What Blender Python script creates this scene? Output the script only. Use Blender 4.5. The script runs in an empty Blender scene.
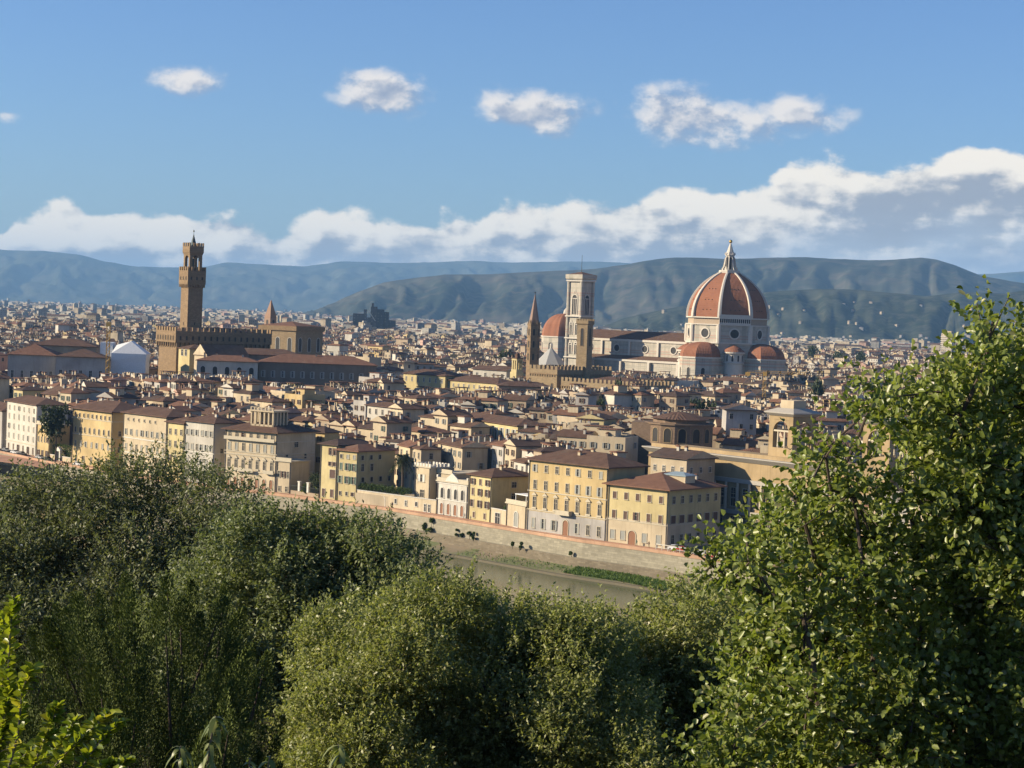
import bpy, math, random
import numpy as np
from mathutils import Vector, noise
rad = math.radians
HAZE_D = 3.9e-5; HAZE_C = (0.33, 0.62, 1.0, 1.0)
# ------------------------------------------------------------------ camera, sky, sun, exposure
SC = bpy.context.scene
COL = SC.collection
F = 1940.0; H = 60.0; PITCH = rad(2.05); ROLL = rad(2.2)
cd = bpy.data.cameras.new('camera'); cam = bpy.data.objects.new('camera', cd); COL.objects.link(cam)
cd.sensor_width = 36.0; cd.lens = 36.0*F/1024.0; cd.clip_start = 0.5; cd.clip_end = 90000
cam.location = (0, 0, H)
cam.rotation_mode = 'QUATERNION'
from mathutils import Quaternion
cam.rotation_quaternion = (Quaternion((1,0,0), math.pi/2-PITCH) @ Quaternion((0,0,1), ROLL))
SC.camera = cam
SC.render.resolution_x = 1024; SC.render.resolution_y = 768
SC.view_settings.view_transform = 'Standard'; SC.view_settings.look = 'None'
SC.view_settings.exposure = 0.8; SC.view_settings.gamma = 1.0; SC.view_settings.use_curve_mapping = False
SC.render.engine = 'CYCLES'
SC.cycles.use_denoising = True
try: SC.cycles.denoiser = 'OPENIMAGEDENOISE'
except Exception: pass
SC.cycles.max_bounces = 6; SC.cycles.diffuse_bounces = 1; SC.cycles.glossy_bounces = 2
SC.cycles.transmission_bounces = 3; SC.cycles.volume_bounces = 0; SC.cycles.transparent_max_bounces = 4
SC.cycles.sample_clamp_indirect = 4.0

SUN_EL = rad(22); SUN_A = rad(-88)      # angle from -Y towards -X is negative
sdir = Vector((math.sin(SUN_A)*math.cos(SUN_EL), -math.cos(SUN_A)*math.cos(SUN_EL), math.sin(SUN_EL)))
sl = bpy.data.lights.new('sun', 'SUN'); sl.energy = 5.0; sl.angle = rad(0.53); sl.color = (1.0, 0.85, 0.62)
so = bpy.data.objects.new('sun', sl); COL.objects.link(so)
so.rotation_euler = sdir.to_track_quat('Z', 'Y').to_euler(); so.location = sdir*500

def ray(px, py):
    a = (px-512)/F; b = -(py-384)/F
    c, s = math.cos(ROLL), math.sin(ROLL)
    r = a*c-b*s; u = a*s+b*c
    cp, sp = math.cos(PITCH), math.sin(PITCH)
    return (r, cp+u*sp, -sp+u*cp)
def ground(px, py, z=0.0):
    d = ray(px, py); t = (z-H)/d[2]; return Vector((d[0]*t, d[1]*t, z))
def at(px, py, Y):
    d = ray(px, py); t = Y/d[1]; return Vector((d[0]*t, Y, H+d[2]*t))
def proj(x, y, z):
    z = z-H; cp, sp = math.cos(PITCH), math.sin(PITCH)
    f = y*cp-z*sp; u = (y*sp+z*cp)/f; r = x/f
    c, s = math.cos(ROLL), math.sin(ROLL)
    return 512+(r*c+u*s)*F, 384-(-r*s+u*c)*F
def zrow(x, y, row):
    """height at which a vertical line over (x, y) crosses picture row"""
    z0, z1 = -50.0, 4000.0
    for _ in range(50):
        m = (z0+z1)/2
        if proj(x, y, m)[1] > row: z0 = m
        else: z1 = m
    return z0

# ---- world: Nishita sky with a bank of clouds
W = bpy.data.worlds.new('World'); SC.world = W; W.use_nodes = True
nt = W.node_tree; nt.nodes.clear()
def N(t, **k):
    n = nt.nodes.new(t)
    for a, b in k.items(): setattr(n, a, b)
    return n
def L(a, b): nt.links.new(a, b)
def setin(n, i, v):
    if isinstance(v, (int, float, tuple, list)): n.inputs[i].default_value = v
    else: L(v, n.inputs[i])
def MA(op, a, b=0.0, c=None, clamp=False):
    n = N('ShaderNodeMath', operation=op); n.use_clamp = clamp
    setin(n, 0, a); setin(n, 1, b)
    if c is not None: setin(n, 2, c)
    return n.outputs[0]
def MR(v, a, b, c=0.0, d=1.0, smooth=True):
    n = N('ShaderNodeMapRange'); n.interpolation_type = 'SMOOTHSTEP' if smooth else 'LINEAR'
    setin(n, 0, v); setin(n, 1, a); setin(n, 2, b); setin(n, 3, c); setin(n, 4, d)
    return n.outputs[0]
def MIXC(f, a, b):
    n = N('ShaderNodeMix', data_type='RGBA'); setin(n, 0, f); setin(n, 6, a); setin(n, 7, b); return n.outputs[2]
sky = N('ShaderNodeTexSky'); sky.sky_type = 'NISHITA'; sky.sun_disc = False
sky.sun_elevation = SUN_EL; sky.sun_rotation = math.atan2(sdir.x, sdir.y)
sky.altitude = 100; sky.air_density = 1.0; sky.dust_density = 0.6; sky.ozone_density = 2.2
tc = N('ShaderNodeTexCoord'); sep = N('ShaderNodeSeparateXYZ'); L(tc.outputs['Generated'], sep.inputs[0])
hor = MA('SQRT', MA('ADD', MA('MULTIPLY', sep.outputs[0], sep.outputs[0]), MA('MULTIPLY', sep.outputs[1], sep.outputs[1])))
U0 = MA('ARCTAN2', sep.outputs[0], sep.outputs[1]); V0 = MA('DIVIDE', sep.outputs[2], MA('MAXIMUM', hor, 0.001))
def uv_of(px, row):
    d = ray(px, row); return math.atan2(d[0], d[1]), d[2]/math.hypot(d[0], d[1])
bank = [(-400,225),(-200,215),(0,232),(14,204),(70,202),(95,216),(150,203),(200,214),(262,224),(300,210),(340,204),(395,216),(440,210),(482,212),(500,197),(560,196),(620,190),(680,178),(735,182),(770,178),(790,158),(830,150),(880,156),(930,148),(970,144),(1030,142),(1200,120),(1400,150)]
blobs = [(188,79,36,15),(382,92,42,19),(532,111,58,20),(722,114,80,30),(782,110,52,22),(8,116,15,8)]
def density(u, v):
    fc = N('ShaderNodeFloatCurve'); cu = fc.mapping.curves[0]
    pts = []
    for p, r in bank:
        a, b = uv_of(p, r); pts.append(((a+0.5), b*5))
    while len(cu.points) < len(pts): cu.points.new(0.5, 0.5)
    for i, (a, b) in enumerate(pts): cu.points[i].location = (a, b); cu.points[i].handle_type = 'AUTO'
    fc.mapping.extend = 'HORIZONTAL'; fc.mapping.update()
    setin(fc, 1, MA('ADD', u, 0.5))
    T = MA('MULTIPLY', fc.outputs[0], 0.2)
    co = N('ShaderNodeCombineXYZ'); L(u, co.inputs[0]); L(MA('MULTIPLY', v, 1.45), co.inputs[1])
    n1 = N('ShaderNodeTexNoise'); n1.inputs['Scale'].default_value = 21; n1.inputs['Detail'].default_value = 9; n1.inputs['Roughness'].default_value = 0.6
    L(co.outputs[0], n1.inputs['Vector'])
    vo = N('ShaderNodeTexVoronoi'); vo.feature = 'SMOOTH_F1'; vo.inputs['Scale'].default_value = 34; vo.inputs['Smoothness'].default_value = 0.6
    vm = N('ShaderNodeVectorMath', operation='ADD'); L(co.outputs[0], vm.inputs[0])
    sc_ = N('ShaderNodeVectorMath', operation='SCALE'); L(n1.outputs['Color'], sc_.inputs[0]); sc_.inputs[3].default_value = 0.018; L(sc_.outputs[0], vm.inputs[1])
    L(vm.outputs[0], vo.inputs['Vector'])
    nz = MA('SUBTRACT', n1.outputs['Fac'], 0.5)
    puff = MA('SUBTRACT', 0.45, vo.outputs['Distance'])
    dep = MA('SUBTRACT', T, v)
    vo2 = N('ShaderNodeTexVoronoi'); vo2.feature = 'SMOOTH_F1'; vo2.inputs['Scale'].default_value = 95; vo2.inputs['Smoothness'].default_value = 0.4
    L(vm.outputs[0], vo2.inputs['Vector'])
    n3 = N('ShaderNodeTexNoise'); n3.inputs['Scale'].default_value = 110; n3.inputs['Detail'].default_value = 6; n3.inputs['Roughness'].default_value = 0.65
    L(co.outputs[0], n3.inputs['Vector'])
    fine_ = MA('ADD', MA('MULTIPLY', MA('SUBTRACT', 0.4, vo2.outputs['Distance']), 0.5), MA('MULTIPLY', MA('SUBTRACT', n3.outputs['Fac'], 0.5), 1.1))
    e = MA('ADD', MA('ADD', dep, MA('MULTIPLY', fine_, 0.008)), MA('ADD', MA('MULTIPLY', nz, 0.017), MA('MULTIPLY', puff, 0.016)))
    dens = MR(e, 0.001, 0.0065)
    big = None
    for (px, r, a, b) in blobs:
        uu, vv = uv_of(px, r)
        sx = MA('DIVIDE', MA('SUBTRACT', u, uu), a/F); sy = MA('DIVIDE', MA('SUBTRACT', v, vv), b/F)
        d = MA('SQRT', MA('ADD', MA('MULTIPLY', sx, sx), MA('MULTIPLY', sy, sy)))
        q = MA('MULTIPLY', MA('SUBTRACT', 1.0, d), min(1.0, 0.45+b/22.0))
        big = q if big is None else MA('MAXIMUM', big, q)
    bn = MA('ADD', MA('ADD', big, MA('MULTIPLY', fine_, 0.55)), MA('ADD', MA('MULTIPLY', nz, 2.6), MA('MULTIPLY', puff, 0.8)))
    bd = MR(bn, -0.30, 0.55)
    bd = MA('MULTIPLY', bd, MR(big, -0.9, -0.2))
    return dens, bd, e, n1.outputs['Fac'], MA('ADD', puff, MA('MULTIPLY', fine_, 0.45))
d0, b0, dep0, nf, pf0 = density(U0, V0)
d1, b1, dep1, nf1, pf1 = density(MA('SUBTRACT', U0, 0.0045), MA('ADD', V0, 0.0045))
tot0 = MA('ADD', MA('MULTIPLY', nf, 1.6), MA('ADD', pf0, MA('MULTIPLY', b0, 0.7)))
tot1 = MA('ADD', MA('MULTIPLY', nf1, 1.6), MA('ADD', pf1, MA('MULTIPLY', b1, 0.7)))
lit = MA('SUBTRACT', tot0, tot1)
sn_ = N('ShaderNodeTexNoise'); sn_.inputs['Scale'].default_value = 12; sn_.inputs['Detail'].default_value = 6
cn_ = N('ShaderNodeCombineXYZ'); L(U0, cn_.inputs[0]); L(MA('MULTIPLY', V0, 4.5), cn_.inputs[1]); L(cn_.outputs[0], sn_.inputs['Vector']); st0 = sn_.outputs['Fac']
edge = MR(dep0, 0.003, 0.032, 0.24, -0.10)
litf = MR(MA('ADD', MA('ADD', MA('MULTIPLY', lit, 0.9), MA('MULTIPLY', MA('SUBTRACT', st0, 0.5), 1.9)), MA('ADD', edge, 0.10)), -0.18, 0.38)
ccol = MIXC(litf, (0.215, 0.232, 0.268, 1), (0.64, 0.585, 0.50, 1))
# lower down the bank thins into pale streaks
st = N('ShaderNodeTexNoise'); st.inputs['Scale'].default_value = 9; st.inputs['Detail'].default_value = 5
cs = N('ShaderNodeCombineXYZ'); L(U0, cs.inputs[0]); L(MA('MULTIPLY', V0, 11), cs.inputs[1]); L(cs.outputs[0], st.inputs['Vector'])
pale = MIXC(MR(st.outputs['Fac'], 0.35, 0.65), (0.21, 0.275, 0.38, 1), (0.34, 0.40, 0.47, 1))
low = MR(dep0, 0.025, 0.065)
ccol = MIXC(MA('MULTIPLY', low, 0.75), ccol, pale)
bcol = MIXC(MR(MA('ADD', MA('MULTIPLY', lit, 0.6), 0.02), -0.22, 0.30), (0.20, 0.23, 0.30, 1), (0.56, 0.52, 0.48, 1))
bg = N('ShaderNodeBackground'); bg.inputs[1].default_value = 0.074
hs = N('ShaderNodeHueSaturation'); hs.inputs['Saturation'].default_value = 1.0; L(sky.outputs[0], hs.inputs['Color']); L(MIXC(1.0, hs.outputs[0], (0.61,0.79,1.13,1)), bg.inputs[0]); bg.inputs[0].links[0].from_node.blend_type = 'MULTIPLY'
bc = N('ShaderNodeBackground'); bc.inputs[1].default_value = 1.0
L(MIXC(MA('GREATER_THAN', d0, b0), bcol, ccol), bc.inputs[0])
mx = N('ShaderNodeMixShader'); out = N('ShaderNodeOutputWorld')
fac = MA('MULTIPLY', MA('MAXIMUM', MA('MULTIPLY', d0, 0.96), MA('MULTIPLY', b0, 0.9)), MR(V0, 0.0, 0.012, 0.6, 1.0))
L(fac, mx.inputs[0]); L(bg.outputs[0], mx.inputs[1]); L(bc.outputs[0], mx.inputs[2]); L(mx.outputs[0], out.inputs[0])

# ------------------------------------------------------------------ mesh helpers
class MB:
    def __init__(s): s.v = []; s.f = []; s.m = []; s.uv = []
    def face(s, pts, m=0, uv=None):
        b = len(s.v); s.v.extend(pts); s.f.append(tuple(range(b, b+len(pts)))); s.m.append(m)
        s.uv.append(uv if uv else [(0.0, 0.0)]*len(pts))
    def box(s, x0, x1, y0, y1, z0, z1, m=0, X=None):
        p = [(x0,y0,z0),(x1,y0,z0),(x1,y1,z0),(x0,y1,z0),(x0,y0,z1),(x1,y0,z1),(x1,y1,z1),(x0,y1,z1)]
        if X: p = [X(*q) for q in p]
        for q in ((3,2,1,0),(4,5,6,7),(0,1,5,4),(1,2,6,5),(2,3,7,6),(3,0,4,7)):
            pts = [p[i] for i in q]
            if q in ((3,2,1,0),(4,5,6,7)): uv = [(pt[0], pt[1]) for pt in pts]
            else:
                wd = x1-x0 if q in ((0,1,5,4),(2,3,7,6)) else y1-y0
                uv = [(0,z0),(wd,z0),(wd,z1),(0,z1)]
            s.face(pts, m, uv)
    def prism(s, poly, z0, z1, m=0, top=True, bot=False):
        n = len(poly); acc = 0
        for i in range(n):
            a = poly[i]; b = poly[(i+1) % n]; l = math.hypot(b[0]-a[0], b[1]-a[1])
            s.face([(a[0],a[1],z0),(b[0],b[1],z0),(b[0],b[1],z1),(a[0],a[1],z1)], m, [(acc,z0),(acc+l,z0),(acc+l,z1),(acc,z1)]); acc += l
        if top: s.face([(p[0],p[1],z1) for p in poly], m)
        if bot: s.face([(p[0],p[1],z0) for p in reversed(poly)], m)
    def loft(s, rings, m=0, cap=True):
        """rings: lists of points of equal length"""
        for a, b in zip(rings[:-1], rings[1:]):
            n = len(a)
            for i in range(n):
                j = (i+1) % n; u0, u1 = i*2.0, i*2.0+2
                s.face([a[i], a[j], b[j], b[i]], m, [(u0,a[i][2]),(u1,a[j][2]),(u1,b[j][2]),(u0,b[i][2])])
        if cap: s.face(rings[-1], m); s.face(list(reversed(rings[0])), m)
    def tube(s, pts, rr, n=7, m=0):
        rings = []
        for i, p in enumerate(pts):
            p = Vector(p); q = Vector(pts[min(i+1, len(pts)-1)]); o = Vector(pts[max(i-1, 0)])
            t = (q-o).normalized(); a = t.cross(Vector((0.3, 0.9, 0.2))).normalized(); b = t.cross(a)
            r = rr[i] if hasattr(rr, '__len__') else rr
            rings.append([tuple(p+(a*math.cos(2*math.pi*k/n)+b*math.sin(2*math.pi*k/n))*r) for k in range(n)])
        s.loft(rings, m)
    def cyl(s, x, y, z0, z1, r, r1=None, n=10, m=0):
        r1 = r if r1 is None else r1
        s.loft([[(x+math.cos(2*math.pi*k/n)*r, y+math.sin(2*math.pi*k/n)*r, z0) for k in range(n)], [(x+math.cos(2*math.pi*k/n)*r1, y+math.sin(2*math.pi*k/n)*r1, z1) for k in range(n)]], m)
    def mesh(s, name, mats, smooth=False):
        me = bpy.data.meshes.new(name); me.from_pydata(s.v, [], s.f)
        for m in mats: me.materials.append(m)
        me.polygons.foreach_set('material_index', s.m)
        uvl = me.uv_layers.new(name='UVMap')
        flat = [c for f in s.uv for p in f for c in p]
        uvl.data.foreach_set('uv', flat)
        if smooth: me.polygons.foreach_set('use_smooth', [True]*len(s.f))
        me.update(); return me
def tag(o, label=None, cat=None, group=None, kind=None):
    if label: o['label'] = label
    if cat: o['category'] = cat
    if group: o['group'] = group
    if kind: o['kind'] = kind
    return o
def link(name, me, parent=None, loc=None, rz=None):
    o = bpy.data.objects.new(name, me); COL.objects.link(o)
    if parent is not None: o.parent = parent
    if loc is not None: o.location = loc
    if rz is not None: o.rotation_euler = (0, 0, rz)
    return o
def obj(name, mb, mats, parent=None, loc=None, rz=None, smooth=False):
    if not isinstance(mats, (list, tuple)): mats = [mats]
    return link(name, mb.mesh(name, mats, smooth), parent, loc, rz)
def thing(name, label, cat, loc=(0,0,0), rz=0.0, group=None):
    o = link(name, None, None, loc, rz); tag(o, label, cat, group); return o

# ------------------------------------------------------------------ materials
def newmat(name):
    m = bpy.data.materials.new(name); m.use_nodes = True
    t = m.node_tree; b = t.nodes['Principled BSDF']; return m, t, b
def mnode(t, ty, **k):
    n = t.nodes.new(ty)
    for a, b in k.items(): setattr(n, a, b)
    return n
def mmix(t, f, a, b, mode='MIX'):
    n = mnode(t, 'ShaderNodeMix', data_type='RGBA'); n.blend_type = mode
    for i, v in ((0, f), (6, a), (7, b)):
        if isinstance(v, (int, float, tuple)): n.inputs[i].default_value = v
        else: t.links.new(v, n.inputs[i])
    return n.outputs[2]
def mmath(t, op, a, b=0.0, clamp=False):
    n = mnode(t, 'ShaderNodeMath', operation=op); n.use_clamp = clamp
    for i, v in ((0, a), (1, b)):
        if isinstance(v, (int, float)): n.inputs[i].default_value = v
        else: t.links.new(v, n.inputs[i])
    return n.outputs[0]
def mnoise(t, scale, detail=4, vec=None, rough=0.55):
    n = mnode(t, 'ShaderNodeTexNoise'); n.inputs['Scale'].default_value = scale; n.inputs['Detail'].default_value = detail; n.inputs['Roughness'].default_value = rough
    if vec is None: vec = mnode(t, 'ShaderNodeNewGeometry').outputs['Position']
    t.links.new(vec, n.inputs['Vector']); return n.outputs['Fac']
def mramp(t, v, a=0.3, b=0.7):
    n = mnode(t, 'ShaderNodeMapRange'); t.links.new(v, n.inputs[0]); n.inputs[1].default_value = a; n.inputs[2].default_value = b; return n.outputs[0]
def rgba(c): return (c[0], c[1], c[2], 1.0)
def wall_mat(name, c, windows=False, var=0.32, pitch=(3.1, 3.5), island=0.0, rough=0.92):
    m, t, b = newmat(name)
    big = mramp(t, mnoise(t, 0.12, 3)); fine = mramp(t, mnoise(t, 1.1, 6))
    dk = tuple(x*(1-var) for x in c); lt = tuple(min(0.9, x*(1+var*0.35)) for x in c)
    col = mmix(t, big, rgba(dk), rgba(lt)); col = mmix(t, mmath(t, 'MULTIPLY', fine, 0.35), col, rgba(tuple(x*0.72 for x in c)))
    # rain streaks: noise stretched downwards
    g = mnode(t, 'ShaderNodeNewGeometry'); mp = mnode(t, 'ShaderNodeMapping'); mp.inputs['Scale'].default_value = (1.3, 1.3, 0.12)
    t.links.new(g.outputs['Position'], mp.inputs[0])
    st_ = mramp(t, mnoise(t, 1.0, 4, mp.outputs[0]), 0.52, 0.75)
    col = mmix(t, mmath(t, 'MULTIPLY', st_, 0.48), col, rgba((c[0]*0.5, c[1]*0.47, c[2]*0.45)))
    if island:
        ri = mnode(t, 'ShaderNodeObjectInfo')
        col = mmix(t, mmath(t, 'MULTIPLY', ri.outputs['Random'], island), col, rgba((c[0]*0.62, c[1]*0.6, c[2]*0.58)))
    if windows:
        uv = mnode(t, 'ShaderNodeUVMap'); sp = mnode(t, 'ShaderNodeSeparateXYZ'); t.links.new(uv.outputs[0], sp.inputs[0])
        def band(v, p, a, bb):
            fr = mmath(t, 'FRACT', mmath(t, 'DIVIDE', v, p))
            return mmath(t, 'MULTIPLY', mmath(t, 'GREATER_THAN', fr, a), mmath(t, 'LESS_THAN', fr, bb))
        w = mmath(t, 'MULTIPLY', band(sp.outputs[0], pitch[0], 0.33, 0.67), band(sp.outputs[1], pitch[1], 0.28, 0.76))
        rnd = mnode(t, 'ShaderNodeTexWhiteNoise'); rnd.noise_dimensions = '2D'
        sn = mnode(t, 'ShaderNodeVectorMath', operation='SNAP'); sn.inputs[1].default_value = (pitch[0], pitch[1], 1); t.links.new(uv.outputs[0], sn.inputs[0])
        t.links.new(sn.outputs[0], rnd.inputs['Vector'])
        keep = mmath(t, 'GREATER_THAN', rnd.outputs['Value'], 0.22)
        wc = mmix(t, rnd.outputs['Value'], (0.035, 0.03, 0.028, 1), (0.16, 0.14, 0.12, 1))
        col = mmix(t, mmath(t, 'MULTIPLY', w, keep), col, wc)
    t.links.new(col, b.inputs['Base Color']); b.inputs['Roughness'].default_value = rough
    b.inputs['Specular IOR Level'].default_value = 0.2
    return m
def roof_mat(name, c1, c2, k=1.0, scale=0.45):
    m, t, b = newmat(name)
    uv = mnode(t, 'ShaderNodeUVMap')
    f1 = mramp(t, mnoise(t, scale, 5), 0.35, 0.65); f2 = mramp(t, mnoise(t, 3.0, 3), 0.3, 0.7)
    col = mmix(t, f1, rgba(c1), rgba(c2)); col = mmix(t, mmath(t, 'MULTIPLY', f2, 0.45), col, rgba((c1[0]*0.55, c1[1]*0.55, c1[2]*0.6)))
    lich = mramp(t, mnoise(t, 0.2, 6), 0.58, 0.7); col = mmix(t, mmath(t, 'MULTIPLY', lich, 0.35), col, (0.17, 0.15, 0.11, 1))
    sp = mnode(t, 'ShaderNodeSeparateXYZ'); t.links.new(uv.outputs[0], sp.inputs[0])
    w = mmath(t, 'SINE', mmath(t, 'MULTIPLY', sp.outputs[0], 2*math.pi/(0.55*k)))
    w2 = mmath(t, 'FRACT', mmath(t, 'DIVIDE', sp.outputs[1], 0.8*k))
    hh = mmath(t, 'ADD', w, mmath(t, 'MULTIPLY', w2, -0.8))
    col = mmix(t, mmath(t, 'MULTIPLY', mramp(t, hh, -1.6, 0.2), 0.35), col, rgba(tuple(min(1, x*1.3) for x in c2)))
    bp = mnode(t, 'ShaderNodeBump'); bp.inputs['Strength'].default_value = 0.5; bp.inputs['Distance'].default_value = 0.12
    t.links.new(hh, bp.inputs['Height']); t.links.new(bp.outputs[0], b.inputs['Normal'])
    t.links.new(col, b.inputs['Base Color']); b.inputs['Roughness'].default_value = 0.9; b.inputs['Specular IOR Level'].default_value = 0.15
    return m
def stone_mat(name, c, bw=1.2, bh=0.5, mortar=0.7, var=0.3):
    m, t, b = newmat(name)
    uv = mnode(t, 'ShaderNodeUVMap')
    br = mnode(t, 'ShaderNodeTexBrick'); t.links.new(uv.outputs[0], br.inputs['Vector'])
    br.inputs['Color1'].default_value = rgba(c); br.inputs['Color2'].default_value = rgba(tuple(x*(1-var) for x in c)); br.inputs['Mortar'].default_value = rgba(tuple(x*mortar for x in c))
    br.inputs['Scale'].default_value = 1.0; br.inputs['Brick Width'].default_value = bw; br.inputs['Row Height'].default_value = bh; br.inputs['Mortar Size'].default_value = 0.03
    n = mramp(t, mnoise(t, 0.25, 6)); col = mmix(t, mmath(t, 'MULTIPLY', n, 0.5), br.outputs[0], rgba(tuple(x*0.6 for x in c)))
    n2 = mramp(t, mnoise(t, 0.9, 8, rough=0.7), 0.45, 0.62); col = mmix(t, mmath(t, 'MULTIPLY', n2, 0.4), col, rgba(tuple(x*0.5 for x in c)))
    t.links.new(col, b.inputs['Base Color']); b.inputs['Roughness'].default_value = 0.95; b.inputs['Specular IOR Level'].default_value = 0.15
    return m
def plain_mat(name, c, rough=0.8, metal=0.0, var=0.2, spec=0.3):
    m, t, b = newmat(name)
    n = mnoise(t, 1.7, 4); col = mmix(t, n, rgba(tuple(x*(1-var) for x in c)), rgba(tuple(min(1, x*(1+var)) for x in c)))
    t.links.new(col, b.inputs['Base Color']); b.inputs['Roughness'].default_value = rough; b.inputs['Metallic'].default_value = metal
    b.inputs['Specular IOR Level'].default_value = spec; return m
def marble_mat(name, c=(0.47, 0.42, 0.335), g=(0.13, 0.15, 0.12), p=(0.42, 0.26, 0.2), pw=3.2, ph=4.2):
    """white marble panels edged with green bands, some with pink"""
    m, t, b = newmat(name)
    uv = mnode(t, 'ShaderNodeUVMap'); sp = mnode(t, 'ShaderNodeSeparateXYZ'); t.links.new(uv.outputs[0], sp.inputs[0])
    def edge(v, per, lo, hi):
        fr = mmath(t, 'FRACT', mmath(t, 'DIVIDE', v, per)); a = mmath(t, 'ABSOLUTE', mmath(t, 'SUBTRACT', fr, 0.5))
        return mmath(t, 'MULTIPLY', mmath(t, 'GREATER_THAN', a, lo), mmath(t, 'LESS_THAN', a, hi))
    e1 = mmath(t, 'MAXIMUM', edge(sp.outputs[0], pw, 0.33, 0.42), edge(sp.outputs[1], ph, 0.36, 0.44))
    n = mramp(t, mnoise(t, 0.35, 5)); base = mmix(t, n, rgba(tuple(x*0.78 for x in c)), rgba(c))
    base = mmix(t, mmath(t, 'MULTIPLY', edge(sp.outputs[1], ph*3, 0.40, 0.46), 0.7), base, rgba(p))
    col = mmix(t, mmath(t, 'MULTIPLY', e1, 0.38), base, rgba(g))
    t.links.new(col, b.inputs['Base Color']); b.inputs['Roughness'].default_value = 0.7; b.inputs['Specular IOR Level'].default_value = 0.3
    return m
def leaf_mat(name, c1, c2, trans=0.35, rough=0.5, c3=None, spec=0.35):
    m = bpy.data.materials.new(name); m.use_nodes = True; t = m.node_tree; b = t.nodes['Principled BSDF']; o = t.nodes['Material Output']
    ge = mnode(t, 'ShaderNodeNewGeometry'); r = ge.outputs['Random Per Island']
    col = mmix(t, r, rgba(c1), rgba(c2))
    if c3: col = mmix(t, mmath(t, 'GREATER_THAN', mmath(t, 'FRACT', mmath(t, 'MULTIPLY', r, 37.3)), 0.93), col, rgba(c3))
    cl = mramp(t, mnoise(t, 0.9, 2), 0.3, 0.7); col = mmix(t, mmath(t, 'MULTIPLY', cl, 0.45), col, rgba(tuple(x*0.6 for x in c1)))
    t.links.new(col, b.inputs['Base Color']); b.inputs['Roughness'].default_value = rough; b.inputs['Specular IOR Level'].default_value = spec
    tr = mnode(t, 'ShaderNodeBsdfTranslucent'); t.links.new(mmix(t, 1.0, col, (1.0, 1.05, 0.45, 1), 'MULTIPLY'), tr.inputs[0])
    ms = mnode(t, 'ShaderNodeMixShader'); ms.inputs[0].default_value = trans
    t.links.new(b.outputs[0], ms.inputs[1]); t.links.new(tr.outputs[0], ms.inputs[2]); t.links.new(ms.outputs[0], o.inputs[0])
    return m

CREAMS = dict(cream=(0.57,0.47,0.32), white=(0.56,0.52,0.44), grey=(0.42,0.39,0.35), ochre=(0.57,0.43,0.215), yellow=(0.58,0.48,0.25), tan=(0.42,0.33,0.23), buff=(0.52,0.43,0.30), pink=(0.55,0.36,0.28))
WALLM = {k: wall_mat('plaster_'+k, v, island=0.3) for k, v in CREAMS.items()}
WALLW = {k: wall_mat('plaster_windows_'+k, v, windows=True) for k, v in CREAMS.items()}
ROOFC = dict(brown=((0.085,0.050,0.036),(0.145,0.087,0.060)), red=((0.150,0.078,0.050),(0.22,0.118,0.075)), dark=((0.060,0.042,0.036),(0.105,0.070,0.054)))
ROOFM = {k: roof_mat('roof_tiles_'+k, *v) for k, v in ROOFC.items()}
GLASS, _t, _b = newmat('window_dark'); _b.inputs['Base Color'].default_value = (0.03, 0.028, 0.026, 1); _b.inputs['Roughness'].default_value = 0.55; _b.inputs['Specular IOR Level'].default_value = 0.25
TRIM = plain_mat('pale_stone_trim', (0.47, 0.41, 0.30)); WTRIM = plain_mat('white_trim', (0.56, 0.53, 0.46)); GTRIM = plain_mat('grey_stone_trim', (0.36, 0.33, 0.28))
SH_GREEN = plain_mat('green_shutter', (0.09, 0.13, 0.10)); SH_BROWN = plain_mat('brown_shutter', (0.10, 0.06, 0.045)); SH_GREY = plain_mat('grey_shutter', (0.27, 0.27, 0.24))
PIETRA = stone_mat('brown_stone', (0.31, 0.215, 0.125)); PIETRA2 = stone_mat('tan_stone', (0.35, 0.26, 0.155))
MARBLE = marble_mat('panelled_marble'); MARBLE2 = marble_mat('panelled_marble_wide', pw=5.2, ph=5.5)
RIBM = plain_mat('white_marble_rib', (0.53, 0.48, 0.40)); DOMEM = roof_mat('dome_tiles', (0.215, 0.09, 0.052), (0.29, 0.128, 0.072), 1.6, 0.12)
METAL = plain_mat('dark_metal', (0.05, 0.06, 0.055), 0.5, 0.6); WHITEM = plain_mat('white_sheeting', (0.70, 0.70, 0.68), 0.6); CRANEM = plain_mat('crane_paint', (0.55, 0.33, 0.08), 0.5)
DOORM = plain_mat('brown_door', (0.22, 0.10, 0.05), 0.6)
# ------------------------------------------------------------------ terrain: plain, hillside, river
base_pts = [(-600,300),(-300,372),(5,449.5),(36,456.5),(71,463),(121,471),(182,481),(222,486.5),(290,494),(320,498.5),(405,509),(436,514),(468,519),(492,523),(527,530),(606,541.5),(666,549.5),(720,560)]
def base_row(px):
    for (a, ra), (b, rb) in zip(base_pts[:-1], base_pts[1:]):
        if px <= b: return ra+(rb-ra)*(px-a)/(b-a)
    return base_pts[-1][1]+(px-720)*0.165
G = lambda px: ground(px, base_row(px))
front = [G(p) for p in (5,71,121,182,222,290,405,492,606,666)]
nrm = Vector((-0.70, -0.714, 0)).normalized()
tdir = Vector((0.714, -0.70, 0)).normalized()
line0 = [front[0]-tdir*2600, front[0]-tdir*500] + front + [front[-1]+tdir*150, front[-1]+tdir*420]
def off(pl, d): return [p+nrm*d for p in pl]
wall_top = off(line0, 9.0)
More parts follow.
